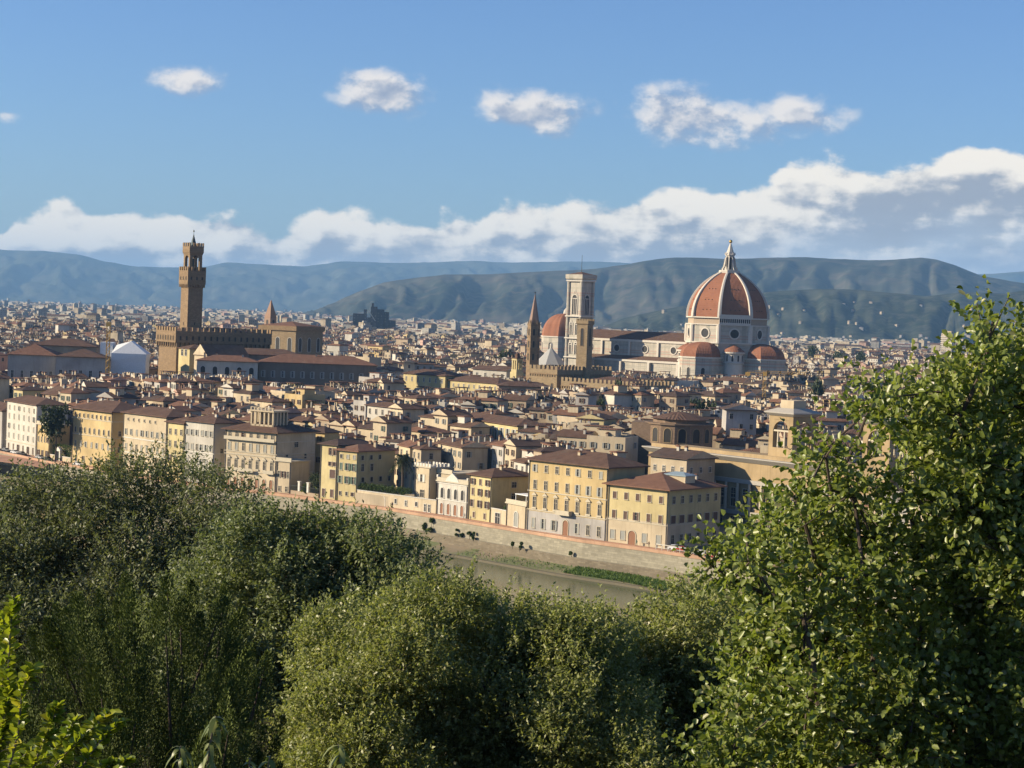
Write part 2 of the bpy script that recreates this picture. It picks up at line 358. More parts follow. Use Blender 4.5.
# ground of the city: one sheet from the embankment to beyond the hills
mb = MB()
for a, b in zip(wall_top[:-1], wall_top[1:]):
    far_ = lambda p: (p.x*1.0+ (p.x-40)*9+14000, 45000.0, 0.0)
poly = [(p.x, p.y, 0.0) for p in wall_top] + [(60000, -2000, 0), (60000, 60000, 0), (-60000, 60000, 0), (-60000, 10000, 0)]
mb.face(poly)
m_, t_, b_ = newmat('city_ground')
g1 = mramp(t_, mnoise(t_, 0.006, 6), 0.4, 0.6); g2 = mramp(t_, mnoise(t_, 0.05, 4))
c_ = mmix(t_, g1, (0.16, 0.15, 0.12, 1), (0.05, 0.065, 0.03, 1)); c_ = mmix(t_, mmath(t_, 'MULTIPLY', g2, 0.5), c_, (0.22, 0.19, 0.14, 1))
t_.links.new(c_, b_.inputs['Base Color']); b_.inputs['Roughness'].default_value = 1.0
tag(obj('ground', mb, m_), kind='structure')
# riverside road and its pale footway
ROADM = plain_mat('asphalt', (0.075, 0.07, 0.065), 0.9); PAVE = wall_mat('pink_paving', (0.46, 0.26, 0.17))
mb = MB(); mb2 = MB()
for a, b in zip(off(line0, 8.4)[:-1], off(line0, 8.4)[1:]):
    mb.face([(a.x,a.y,0.005),(b.x,b.y,0.005),(b.x-nrm.x*6,b.y-nrm.y*6,0.005),(a.x-nrm.x*6,a.y-nrm.y*6,0.005)])
tag(obj('road', mb, ROADM), kind='structure')
for lo, hi in ((0.2, 2.35),):
    for a, b in zip(line0[:-1], line0[1:]):
        a0 = a+nrm*lo; a1 = a+nrm*hi; b0 = b+nrm*lo; b1 = b+nrm*hi
        mb2.face([(a1.x,a1.y,0.13),(b1.x,b1.y,0.13),(b0.x,b0.y,0.13),(a0.x,a0.y,0.13)])
        mb2.face([(a1.x,a1.y,0.0),(b1.x,b1.y,0.0),(b1.x,b1.y,0.13),(a1.x,a1.y,0.13)])
tag(obj('pavement', mb2, PAVE), kind='structure')
# the paved terrace beside the road at far left
mb = MB(); q = [ground(-60, 440), ground(28, 462), ground(75, 468), ground(10, 475), ground(-80, 455)]
q = [ground(-70, 443), ground(50, 463), ground(44, 468), ground(-80, 450)]
mb.prism([(p.x, p.y) for p in reversed(q)], 0.02, 0.14)
tag(obj('pavement', mb, PAVE), kind='structure')
# embankment wall in two steps
EMB = stone_mat('embankment_masonry', (0.36, 0.325, 0.24), 2.2, 0.6, 0.6, 0.3); EMB2 = stone_mat('rough_masonry', (0.24, 0.20, 0.14), 1.4, 0.5, 0.6, 0.4)
PARM = wall_mat('parapet_plaster', (0.50, 0.31, 0.20))
emb = thing('embankment_wall', 'long pale stone river embankment wall with dark parapet top, below the yellow palaces', 'river wall', tuple(wall_top[6]))
o0 = wall_top[6]
def strip(pl, d0, z0, d1, z1, name, mat, thick=0.0):
    mb = MB(); acc = 0
    for a, b in zip(pl[:-1], pl[1:]):
        a0 = a+nrm*d0-o0; b0 = b+nrm*d0-o0; a1 = a+nrm*d1-o0; b1 = b+nrm*d1-o0; l = (b-a).length
        mb.face([(a0.x,a0.y,z0),(b0.x,b0.y,z0),(b1.x,b1.y,z1),(a1.x,a1.y,z1)], 0, [(acc,0),(acc+l,0),(acc+l,abs(z1-z0)+abs(d1-d0)),(acc,abs(z1-z0)+abs(d1-d0))])
        acc += l
    obj(name, mb, mat, emb)
strip(wall_top, 0.55, -3.9, 0.32, 0.2, 'upper_wall', EMB)
strip(wall_top, 1.6, -6.4, 1.3, -3.95, 'lower_wall', EMB2)
strip(wall_top, 1.3, -3.95, 0.5, -3.9, 'ledge', EMB)
mb = MB()
for a, b in zip(wall_top[:-1], wall_top[1:]):
    a = a-o0; b = b-o0
    for (d, e, z) in ((0.0, 0.45, 1.02),):
        mb.face([(a.x+nrm.x*e,a.y+nrm.y*e,z),(b.x+nrm.x*e,b.y+nrm.y*e,z),(b.x+nrm.x*d,b.y+nrm.y*d,z),(a.x+nrm.x*d,a.y+nrm.y*d,z)])
        mb.face([(a.x+nrm.x*e,a.y+nrm.y*e,0.2),(b.x+nrm.x*e,b.y+nrm.y*e,0.2),(b.x+nrm.x*e,b.y+nrm.y*e,z),(a.x+nrm.x*e,a.y+nrm.y*e,z)])
        mb.face([(b.x+nrm.x*d,b.y+nrm.y*d,0.0),(a.x+nrm.x*d,a.y+nrm.y*d,0.0),(a.x+nrm.x*d,a.y+nrm.y*d,z),(b.x+nrm.x*d,b.y+nrm.y*d,z)])
obj('parapet', mb, PARM, emb)
# bank of earth and grass, water
m_, t_, b_ = newmat('river_bank_earth')
n1 = mramp(t_, mnoise(t_, 0.08, 5), 0.42, 0.58); n2 = mnoise(t_, 0.6, 5)
c_ = mmix(t_, n1, (0.23, 0.18, 0.11, 1), (0.11, 0.14, 0.045, 1)); c_ = mmix(t_, mmath(t_, 'MULTIPLY', n2, 0.5), c_, (0.13, 0.10, 0.06, 1))
t_.links.new(c_, b_.inputs['Base Color']); b_.inputs['Roughness'].default_value = 1.0
mb = MB()
for a, b in zip(wall_top[:-1], wall_top[1:]):
    ds = [(1.5, -6.3), (4.0, -6.9), (8.5, -7.5), (13.0, -8.4)]
    for (d0_, z0_), (d1_, z1_) in zip(ds[:-1], ds[1:]):
        a0 = a+nrm*d0_; b0_ = b+nrm*d0_; a1 = a+nrm*d1_; b1_ = b+nrm*d1_
        mb.face([(a1.x,a1.y,z1_),(b1_.x,b1_.y,z1_),(b0_.x,b0_.y,z0_),(a0.x,a0.y,z0_)])
tag(obj('river_bank', mb, m_), kind='structure')
mb = MB()   # pale kerb of stones at the water's edge
for a, b in zip(wall_top[:-1], wall_top[1:]):
    for s_ in range(max(1, int((b-a).length/3))): pass
    a = a+nrm*9.6; b = b+nrm*9.6
    mb.face([(a.x+nrm.x,a.y+nrm.y,-7.35),(b.x+nrm.x,b.y+nrm.y,-7.35),(b.x,b.y,-7.3),(a.x,a.y,-7.3)])
    mb.face([(a.x+nrm.x*1.3,a.y+nrm.y*1.3,-8.3),(b.x+nrm.x*1.3,b.y+nrm.y*1.3,-8.3),(b.x+nrm.x,b.y+nrm.y,-7.35),(a.x+nrm.x,a.y+nrm.y,-7.35)])
tag(obj('kerb', mb, stone_mat('wet_stones', (0.27,0.235,0.16), 1.5, 0.5, 0.4, 0.6)), kind='structure')
m_, t_, b_ = newmat('river_water')
b_.inputs['Base Color'].default_value = (0.060, 0.078, 0.036, 1); b_.inputs['Roughness'].default_value = 0.09; b_.inputs['IOR'].default_value = 1.33
bp = mnode(t_, 'ShaderNodeBump'); bp.inputs['Strength'].default_value = 0.5; bp.inputs['Distance'].default_value = 0.07
t_.links.new(mnoise(t_, 0.9, 6), bp.inputs['Height']); t_.links.new(bp.outputs[0], b_.inputs['Normal'])
mb = MB(); a = line0[0]; b = line0[-1]
for a, b in zip(wall_top[:-1], wall_top[1:]):
    a0 = a+nrm*10.2; b0_ = b+nrm*10.2; a1 = a+nrm*125; b1_ = b+nrm*125
    mb.face([(a1.x,a1.y,-7.9),(b1_.x,b1_.y,-7.9),(b0_.x,b0_.y,-7.9),(a0.x,a0.y,-7.9)])
tag(obj('river', mb, m_), kind='structure')
# hillside under the camera, down to the south bank
def hill_z(x, y):
    d = (Vector((x, y, 0))-wall_top[6]).dot(nrm)   # distance south of the wall
    r = math.hypot(x*0.6, y)
    z = 58.3-11.5*(1-math.exp(-max(0, r-1.5)/14.0)) - 0.085*r if y > -5 else 58.3
    if r > 60: z -= (r-60)*0.05
    z += 0.5*noise.noise(Vector((x*0.11, y*0.11, 0)))
    k = min(1.0, max(0.0, (d-112)/70.0))
    lo = -8.3 if d < 118 else -1.0
    return max(lo, -8.3+(z+8.3)*k) if d < 182 else max(-1.0, z)
xs = sorted(set([-600,-400,-300,-200,-150,-110,-80,-60,-45,-35,-28,-22,-17,-13,-10,-7,-5,-3,-1.5,0,1.5,3,5,7,10,13,17,22,28,35,45,60,80,110,150,200,300,400]))
ys = [-30,-10,-3,0,1.5,3,5,7,9,12,15,18,22,26,31,37,44,52,62,75,90,110,135,165,200,240,285,330,375,420,470,520,600,700]
mb = MB(); gp = {}
for i, x in enumerate(xs):
    for j, y in enumerate(ys):
        gp[i, j] = len(mb.v); mb.v.append((x, y, hill_z(x, y)))
for i in range(len(xs)-1):
    for j in range(len(ys)-1):
        cx, cy = (xs[i]+xs[i+1])/2, (ys[j]+ys[j+1])/2
        dd = (Vector((cx, cy, 0))-wall_top[6]).dot(nrm)
        if dd < 40: continue
        mb.f.append((gp[i,j], gp[i+1,j], gp[i+1,j+1], gp[i,j+1])); mb.m.append(0); mb.uv.append([(0,0)]*4)
m_, t_, b_ = newmat('hillside_soil')
c_ = mmix(t_, mramp(t_, mnoise(t_, 0.5, 6)), (0.025, 0.028, 0.012, 1), (0.05, 0.042, 0.022, 1)); t_.links.new(c_, b_.inputs['Base Color']); b_.inputs['Roughness'].default_value = 1; b_.inputs['Specular IOR Level'].default_value = 0
tag(obj('hillside', mb, m_, smooth=True), kind='structure')

# ------------------------------------------------------------------ mountains
def interp(pr, x):
    if x <= pr[0][0]: return pr[0][1]
    for (a, ra), (b, rb) in zip(pr[:-1], pr[1:]):
        if x <= b: return ra+(rb-ra)*(x-a)/(b-a)
    return pr[-1][1]
def fbm(x, y, s=0.0, o=5):
    v = 0; a = 0.5; f = 1.0
    for _ in range(o):
        v += a*noise.noise(Vector((x*f, y*f, s))); a *= 0.5; f *= 2.03
    return v
HILLF = {}
def make_hills(name, prof, D, foot, back, mat, seed, rough, na=620, nr=64, pxr=(-700, 1750)):
    def hz(px, r):
        row = interp(prof, px); p = at(px, row, D); crest = p.z + fbm(px*0.012, 0, seed, 5)*rough*0.35
        if r <= D:
            s = (r-foot)/(D-foot); s = max(0.0, s)
            sh = s*s*(3-2*s)*0.55 + s*0.45
        else:
            s = max(0, 1-(r-D)/back); sh = s
        az = px*0.01
        rid = 1-abs(fbm(az*2.2+fbm(az*1.7, r*0.0006, seed+3, 3)*1.5, r*0.0003, seed+7, 7))*3.4 + 0.5*fbm(az*14, r*0.0022, seed+5, 4)
        w = s*(1-s)*4 if r <= D else 0.3*s
        return max(-2.0, (crest-0)*sh + (rid-0.55)*rough*w*0.9)
    mb = MB(); idx = {}
    rs = [foot+(D-foot)*(k/(nr*0.75)) for k in range(int(nr*0.75)+1)] + [D+back*(k+1)/(nr*0.25) for k in range(int(nr*0.25))]
    for i in range(na):
        px = pxr[0]+(pxr[1]-pxr[0])*i/(na-1); d = (px-512)/F
        for j, r in enumerate(rs):
            idx[i, j] = len(mb.v); mb.v.append((d*r*1.0006, r, hz(px, r)))
    for i in range(na-1):
        for j in range(len(rs)-1):
            mb.f.append((idx[i,j], idx[i+1,j], idx[i+1,j+1], idx[i,j+1])); mb.m.append(0); mb.uv.append([(0,0)]*4)
    tag(obj(name, mb, mat, smooth=True), kind='structure'); HILLF[name+str(seed)] = hz
def hill_mat(name, a, b_c, c_c, sc):
    m, t, b = newmat(name)
    f1 = mramp(t, mnoise(t, sc, 7, rough=0.65), 0.42, 0.58); f2 = mramp(t, mnoise(t, sc*7, 6, rough=0.7), 0.48, 0.62)
    c = mmix(t, f1, rgba(a), rgba(b_c)); c = mmix(t, mmath(t, 'MULTIPLY', f2, 0.6), c, rgba(c_c))
    t.links.new(c, b.inputs['Base Color']); b.inputs['Roughness'].default_value = 1.0; b.inputs['Specular IOR Level'].default_value = 0.0
    return m
HM1 = hill_mat('far_mountain', (0.035,0.045,0.03), (0.075,0.08,0.05), (0.12,0.11,0.08), 0.0005)
HM2 = hill_mat('wooded_mountain', (0.03,0.038,0.028), (0.07,0.072,0.052), (0.12,0.10,0.075), 0.0009)
HM3 = hill_mat('olive_foothill', (0.018,0.026,0.016), (0.055,0.062,0.042), (0.10,0.095,0.065), 0.003)
make_hills('mountains', [(-700,246),(-300,238),(0,250),(40,251),(75,255),(100,261),(130,266),(170,267),(200,266),(220,262),(256,264),(300,267),(335,262),(400,262),(512,262),(560,261),(615,263),(700,272),(960,276),(990,273),(1024,270),(1300,262),(1750,270)], 24000, 18500, 3500, HM1, 1.3, 110)
make_hills('mountains', [(-700,330),(250,326),(300,314),(325,306),(350,294),(380,283),(400,280),(440,274),(512,273),(560,271),(600,267),(640,261),(670,257.5),(720,258.5),(760,257),(800,257),(830,259),(860,260),(900,259),(915,258),(930,260),(950,266),(975,275),(1024,284),(1300,290),(1750,280)], 11000, 8200, 2000, HM2, 4.7, 55)
make_hills('hills', [(-700,340),(540,340),(590,331),(620,319),(650,312),(680,306),(700,302),(768,292),(800,290),(840,289),(880,292),(920,296),(960,292),(1000,293),(1024,290),(1300,270),(1750,262)], 7500, 6200, 1500, HM3, 9.1, 42)
# ------------------------------------------------------------------ building parts
_WC = {}
def window_mesh(w, h, style='plain', trim=TRIM, sh=SH_GREEN, arch=False):
    key = (round(w,2), round(h,2), style, trim.name, sh.name, arch)
    if key in _WC: return _WC[key]
    mb = MB(); t = 0.14; mats = [trim, GLASS, sh]
    if arch:
        n = 8; r = w/2; zc = h-r
        inner = [(-r, 0)]+[(-r*math.cos(math.pi*k/n), zc+r*math.sin(math.pi*k/n)) for k in range(n+1)]+[(r, 0)]
        r2 = r+t*1.4; outer = [(-r2, 0)]+[(-r2*math.cos(math.pi*k/n), zc+r2*math.sin(math.pi*k/n)) for k in range(n+1)]+[(r2, 0)]
        pane = 2 if style == 'shut' else 1
        mb.face([(x, -0.03, z) for x, z in inner][::-1], pane)
        for i in range(len(inner)-1):
            a, b = inner[i], inner[i+1]; c, d = outer[i], outer[i+1]
            mb.face([(a[0],-0.14,a[1]),(b[0],-0.14,b[1]),(d[0],-0.14,d[1]),(c[0],-0.14,c[1])], 0)
            mb.face([(c[0],-0.14,c[1]),(d[0],-0.14,d[1]),(d[0],0.02,d[1]),(c[0],0.02,c[1])], 0)
            mb.face([(b[0],-0.14,b[1]),(a[0],-0.14,a[1]),(a[0],-0.02,a[1]),(b[0],-0.02,b[1])], 0)
        mb.box(-r2-0.1, r2+0.1, -0.2, 0.02, -0.18, 0, 0)
    else:
        mb.face([(w/2,-0.03,0),(-w/2,-0.03,0),(-w/2,-0.03,h),(w/2,-0.03,h)][::-1] if False else [(-w/2,-0.03,0),(w/2,-0.03,0),(w/2,-0.03,h),(-w/2,-0.03,h)], 2 if style == 'shut' else 1)
        mb.box(-w/2-t, -w/2, -0.12, 0.02, 0, h, 0); mb.box(w/2, w/2+t, -0.12, 0.02, 0, h, 0)
        mb.box(-w/2-t, w/2+t, -0.13, 0.02, h, h+t, 0); mb.box(-w/2-t-0.1, w/2+t+0.1, -0.24, 0.02, -t, 0, 0)
        if style in ('open', 'half'):
            for s in (-1, 1):
                if style == 'half' and s == 1:
                    mb.box(0, w/2, -0.1, -0.05, 0.02, h-0.02, 2); continue
                x0 = s*(w/2+t*0.2); x1 = s*(w/2+w*0.55)
                mb.box(min(x0,x1), max(x0,x1), -0.2, -0.13, 0.02, h-0.02, 2)
        if style == 'pediment':
            mb.box(-w/2-t*2, w/2+t*2, -0.38, 0.02, h+t+0.25, h+t+0.5, 0)
            mb.face([(-w/2-t*2,-0.3,h+t+0.5),(w/2+t*2,-0.3,h+t+0.5),(0,-0.3,h+t+1.15)], 0)
            mb.box(-w/2-t*2, w/2+t*2, -0.3, 0.02, -t*3.4, -t*1.0, 0)
            mb.face([(-w/2-t*2,-0.3,h+t+0.5),(0,-0.3,h+t+1.15),(0,0.02,h+t+1.15),(-w/2-t*2,0.02,h+t+0.5)], 0)
            mb.face([(0,-0.3,h+t+1.15),(w/2+t*2,-0.3,h+t+0.5),(w/2+t*2,0.02,h+t+0.5),(0,0.02,h+t+1.15)], 0)
        if h > 1.5 and style != 'shut':
            mb.box(-0.04, 0.04, -0.06, -0.02, 0, h, 0); mb.box(-w/2, w/2, -0.06, -0.02, h*0.62, h*0.62+0.07, 0)
    _WC[key] = mb.mesh('window', mats); return _WC[key]
def add_window(parent, x, y, z, rz, me, name='window'):
    return link(name, me, parent, (x, y, z), rz)
def roof_mb(mb, w, d, z, kind='hip', o=0.8, pitch=0.33, m=0, x0=0.0, y0=0.0, th=0.25, gm=None):
    """roof over the rectangle [x0,x0+w] x [y0,y0+d] with eaves at height z; returns ridge height"""
    X0, X1, Y0, Y1 = x0-o, x0+w+o, y0-o, y0+d+o; wx, wy = X1-X0, Y1-Y0
    z1 = z+th
    def q(pts, L, hgt): mb.face(pts, m, [(0,0),(L,0)]+([(L-hgt if len(pts)==4 else L/2,hgt)] if len(pts)<=4 else [])+([(hgt,hgt)] if len(pts)==4 else []))
    mb.face([(X0,Y0,z),(X0,Y1,z),(X1,Y1,z),(X1,Y0,z)], m)
    c = [(X0,Y0),(X1,Y0),(X1,Y1),(X0,Y1)]
    for i in range(4):
        a, b = c[i], c[(i+1)%4]; mb.face([(a[0],a[1],z),(b[0],b[1],z),(b[0],b[1],z1),(a[0],a[1],z1)], m)
    if wx >= wy: hgt = wy/2*pitch
    else: hgt = wx/2*pitch
    zr = z1+hgt; ins = min(wx, wy)/2 if kind == 'hip' else 0.0
    if wx >= wy:
        ym = (Y0+Y1)/2; r0 = (X0+ins, ym, zr); r1 = (X1-ins, ym, zr)
        q([(X0,Y0,z1),(X1,Y0,z1),r1,r0], wx, wy/2); q([(X1,Y1,z1),(X0,Y1,z1),r0,r1], wx, wy/2)
        if kind == 'hip': q([(X1,Y0,z1),(X1,Y1,z1),r1], wy, wx/2); q([(X0,Y1,z1),(X0,Y0,z1),r0], wy, wx/2)
        else:
            g = m if gm is None else gm
            mb.face([(X1,Y0,z1),(X1,Y1,z1),r1], g); mb.face([(X0,Y1,z1),(X0,Y0,z1),r0], g)
    else:
        xm = (X0+X1)/2; r0 = (xm, Y0+ins, zr); r1 = (xm, Y1-ins, zr)
        q([(X1,Y0,z1),(X1,Y1,z1),r1,r0], wy, wx/2); q([(X0,Y1,z1),(X0,Y0,z1),r0,r1], wy, wx/2)
        if kind == 'hip': q([(X0,Y0,z1),(X1,Y0,z1),r0], wx, wy/2); q([(X1,Y1,z1),(X0,Y1,z1),r1], wx, wy/2)
        else:
            g = m if gm is None else gm
            mb.face([(X0,Y0,z1),(X1,Y0,z1),r0], g); mb.face([(X1,Y1,z1),(X0,Y1,z1),r1], g)
    return zr
def battlement(mb, x0, x1, y0, y1, z, h=1.6, mw=1.5, gap=1.3, th=0.7, m=0):
    for (ax, a0, a1, fixed) in (('x',x0,x1,y0),('x',x0,x1,y1-th),('y',y0,y1,x0),('y',y0,y1,x1-th)):
        n = max(1, int(round((a1-a0+gap)/(mw+gap)))); stp = (a1-a0-mw)/max(1, n-1) if n > 1 else 0
        for k in range(n):
            s = a0+k*stp
            if ax == 'x': mb.box(s, s+mw, fixed, fixed+th, z, z+h, m)
            else:
                if k in (0, n-1): continue
                mb.box(fixed, fixed+th, s, s+mw, z, z+h, m)
_CH = None
def chimney_mesh(mat):
    mb = MB(); mb.box(-0.45,0.45,-0.35,0.35,-1.2,1.3,0); mb.box(-0.6,0.6,-0.5,0.5,1.3,1.45,1); mb.box(-0.3,0.3,-0.25,0.25,1.45,1.75,1)
    return mb.mesh('chimney', [mat, ROOFM['red']])
CHIM = {k: chimney_mesh(WALLM[k]) for k in ('cream','white','grey','tan')}
FOOT = []    # footprints that the ordinary houses keep clear of: (origin, t, n, x0, x1, y0, y1)
def reserve(o, rz, x0, x1, y0, y1):
    FOOT.append((o[0], o[1], math.cos(rz), math.sin(rz), x0, x1, y0, y1))
PRE = []     # picture areas that nearer things cover, used only to choose which houses become objects of their own
def place(px, row, Y): return at(px, row, Y)

PIPE = plain_mat('drainpipe', (.12,.10,.085), .6)
def palace(label, pxA, pxB, eave, depth, wall, cat='palace', name='palace', rows=(), roof='hip', roofm='brown', side_rows=(), bands=(), base=None, o=0.9, pitch=0.33, chim=2, z0=-0.5, reserve_m=1.5, AB=None, grp='palaces facing the river', th=0.3):
    A, B = AB if AB else (G(pxA), G(pxB))
    w = (B-A).length; rz = math.atan2(B.y-A.y, B.x-A.x); h = at(pxA, eave, A.y)[2]
    t = thing(name, label, cat, (A.x, A.y, 0), rz, grp)
    mb = MB(); mb.prism([(0,0),(w,0),(w,depth),(0,depth)], z0, h)
    wm = wall if not isinstance(wall, str) else WALLM[wall]
    obj('wall', mb, wm, t)
    if base:
        mb = MB(); mb.box(-0.04, w+0.04, -0.04, depth*0.98, z0, base[0]); obj('ground_storey', mb, base[1], t)
    for zf, mt in bands:
        mb = MB(); mb.box(-0.1, w+0.1, -0.16, depth*0.97, h*zf, h*zf+0.3); obj('string_course', mb, mt, t)
    mb = MB()
    if roof == 'flat':
        mb.box(-0.4, w+0.4, -0.4, depth+0.4, h, h+0.4); mb.box(-0.2, w+0.2, -0.2, 0.1, h+0.4, h+1.3)
        r = obj('roof', mb, [TRIM], t); top = h+0.4
    else:
        top = roof_mb(mb, w, depth, h, roof, o, pitch, th=th, gm=1); r = obj('roof', mb, [ROOFM[roofm], wm], t)
    rnd = random.Random(int(pxA*7+pxB))
    for k in range(chim):
        cx, cy = rnd.uniform(0.15, 0.85)*w, rnd.uniform(0.3, 0.8)*depth
        hh = min(w, depth)/2*pitch; dz = hh*(1-abs(cy-depth/2)/(depth/2+o)) if roof != 'flat' else 0
        link('chimney', CHIM[rnd.choice(('cream','white','tan'))], r, (cx, cy, h+0.3+min(dz, top-h)*0.85))
    for (zf, n, ww, wh, st, tr, sh, ar, xr) in rows:
        for k in range(n):
            s2_ = st if ar or st == 'pediment' or rnd.random() < .66 else rnd.choice(('shut', 'half', 'open', 'plain'))
            me = window_mesh(ww, wh, s2_, tr, sh, ar)
            x = w*(xr[0]+(xr[1]-xr[0])*(k+0.5)/n)
            add_window(t, x, -0.04 if base and h*zf < base[0] else 0, h*zf, 0, me)
    for (zf, n, ww, wh, st, tr, sh, ar, yr) in side_rows:
        me = window_mesh(ww, wh, st, tr, sh, ar)
        for k in range(n):
            y = depth*(yr[0]+(yr[1]-yr[0])*(k+0.5)/n)
            add_window(t, w+(0.04 if base and h*zf < base[0] else 0), y, h*zf, math.pi/2, me)
    for x in (.22, w-.34):
        mb = MB(); mb.box(x, x+.13, -.22, -.06, 0, h-.1); mb.box(x-.04, x+.17, -.24, -.05, h-.5, h-.1); obj('drainpipe', mb, PIPE, t)
    reserve((A.x, A.y), rz, -reserve_m, w+reserve_m, -14, depth+reserve_m)
    return t, w, h, rz
FULL = (0.02, 0.98)
def R(zf, n, w, h, st='plain', tr=TRIM, sh=SH_BROWN, ar=False, xr=FULL): return (zf, n, w, h, st, tr, sh, ar, xr)

# ------------------------------------------------------------------ row of palaces above the river
palace('tall white palace with five rows of small windows, leftmost on the river road', 5.6, 36, 400.5, 12, 'white', rows=[R(.02,6,1.1,2.6,'shut',sh=SH_BROWN),R(.27,6,1,1.9,'shut',sh=SH_GREY),R(.46,6,1,1.9,'shut',sh=SH_GREY),R(.66,6,1,1.9,'shut',sh=SH_GREY),R(.84,6,1,1.6,'shut',sh=SH_GREY)], side_rows=[R(.5,2,1.1,1.8),R(.8,2,1.1,1.8)], chim=4, bands=[(.2,TRIM)])
palace('grey house at the left picture edge beside the tall white palace', -34, 2, 404, 12, 'grey', rows=[R(.3,6,1,1.9),R(.6,6,1,1.9),R(.82,6,1,1.6)])
palace('small ochre house between the white palace and the garden gate', 36.4, 49, 424, 8, 'ochre', 'house', 'house', rows=[R(.05,3,1,2.2,'open'),R(.48,4,.9,1.9,'plain'),], roof='flat', chim=0)
palace('broad ochre palace with a brown hipped roof, right of the garden gate', 71.5, 111, 408, 17, 'ochre', rows=[R(.06,5,1,2.0,'plain'),R(.33,7,.95,1.9,'shut',sh=SH_GREY),R(.58,8,.95,2.0,'plain',ar=True),R(.86,9,.9,1.3,'plain')], side_rows=[R(.3,3,1,1.8),R(.58,3,1,1.8)], bands=[(.54,TRIM),(.83,TRIM)], chim=4, o=1.3)
palace('long cream palace with a brown roof, between the ochre palace and the narrow yellow house', 122, 165.4, 412.5, 13, 'cream', rows=[R(.1,8,1,2.4,'plain'),R(.38,8,1,2.2,'shut',sh=SH_GREY),R(.64,8,.95,2.0,'half',sh=SH_GREY),R(.88,6,.8,.9,'plain',xr=(.05,.8))], side_rows=[R(.6,2,1,1.8)], bands=[(.33,WTRIM),(.58,WTRIM)], chim=4)
palace('narrow yellow house with nine dark windows, squeezed between cream and white palaces', 165.8, 183, 422, 12, 'yellow', 'house', 'house', rows=[R(.33,3,1.2,2.0,'plain'),R(.58,3,1.2,2.0,'plain'),R(.80,3,1.2,1.8,'plain')], chim=2)
palace('white palace with grey shutters and small balconies, left of the palace with roof loggia', 183.4, 213, 420.6, 12, 'white', rows=[R(.3,6,1,2.0,'shut',sh=SH_GREY),R(.54,6,1,2.0,'shut',sh=SH_GREY),R(.78,6,1,1.8,'half',sh=SH_GREY)], side_rows=[R(.5,2,1,1.8)], bands=[(.5,WTRIM)], chim=3)
t7, w7, h7, rz7 = palace('large cream palace with balconies and a columned loggia on its roof', 223.6, 275.4, 429, 19, 'cream', rows=[R(.04,7,1.3,3.0,'shut',sh=DOORM,ar=True),R(.36,7,1.1,2.6,'pediment'),R(.66,7,1.1,2.4,'shut',sh=SH_GREY),R(.88,7,1.1,1.6,'plain')], side_rows=[R(.55,2,1,1.5),R(.75,1,1.6,1.9)], bands=[(.30,TRIM),(.58,TRIM),(.63,TRIM),(.84,TRIM)], chim=2, o=1.2)
# loggia on its roof: posts, slab, balustrade
mb = MB(); lw, ld, lz, lh = w7*0.44, 7.0, h7+1.0, 5.4; lx = w7*0.36; ly = 3.0
mb.box(lx, lx+lw, ly, ly+ld, lz-1.2, lz+0.2)
for k in range(6):
    x = lx+(lw-0.6)*k/5
    mb.box(x, x+0.6, ly, ly+0.6, lz+0.2, lz+lh)
mb.box(lx, lx+lw, ly+ld-0.5, ly+ld, lz+0.2, lz+lh); mb.box(lx, lx+lw, ly, ly+.25, lz+.2, lz+1.3)
for k in range(1, 4):
    y = ly+(ld-0.7)*k/4; mb.box(lx+lw-0.7, lx+lw, y, y+0.7, lz+0.2, lz+lh); mb.box(lx, lx+0.7, y, y+0.7, lz+0.2, lz+lh)
mb.box(lx-0.4, lx+lw+0.4, ly-0.4, ly+ld+0.4, lz+lh, lz+lh+0.5)
for k in range(7):
    x = lx+(lw-0.5)*k/6; mb.box(x, x+0.45, ly-0.2, ly+0.15, lz+lh+0.5, lz+lh+1.3)
mb.box(lx, lx+lw, ly-0.15, ly+0.1, lz+lh+1.3, lz+lh+1.5); mb.box(lx+lw*.12, lx+lw*.9, ly+ld*.45, ly+ld*.9, lz+0.2, lz+lh-0.1)
obj('loggia', mb, WALLM['cream'], t7)
for zf, a, b in ((.30,.25,.6),(.30,.8,.99),(.84,.02,.99)):
    mb = MB(); mb.box(w7*a, w7*b, -1.2, 0, h7*zf, h7*zf+.25); mb.box(w7*a, w7*b, -1.2, -1.1, h7*zf+.25, h7*zf+1.1); obj('balcony', mb, TRIM, t7)
palace('low cream wing with four small windows attached beside the big loggia palace', 275.8, 290, 461, 9, 'cream', 'house', 'house', rows=[R(.06,2,1,1.6),R(.5,3,.9,2.0,'plain')], roof='flat', chim=0)
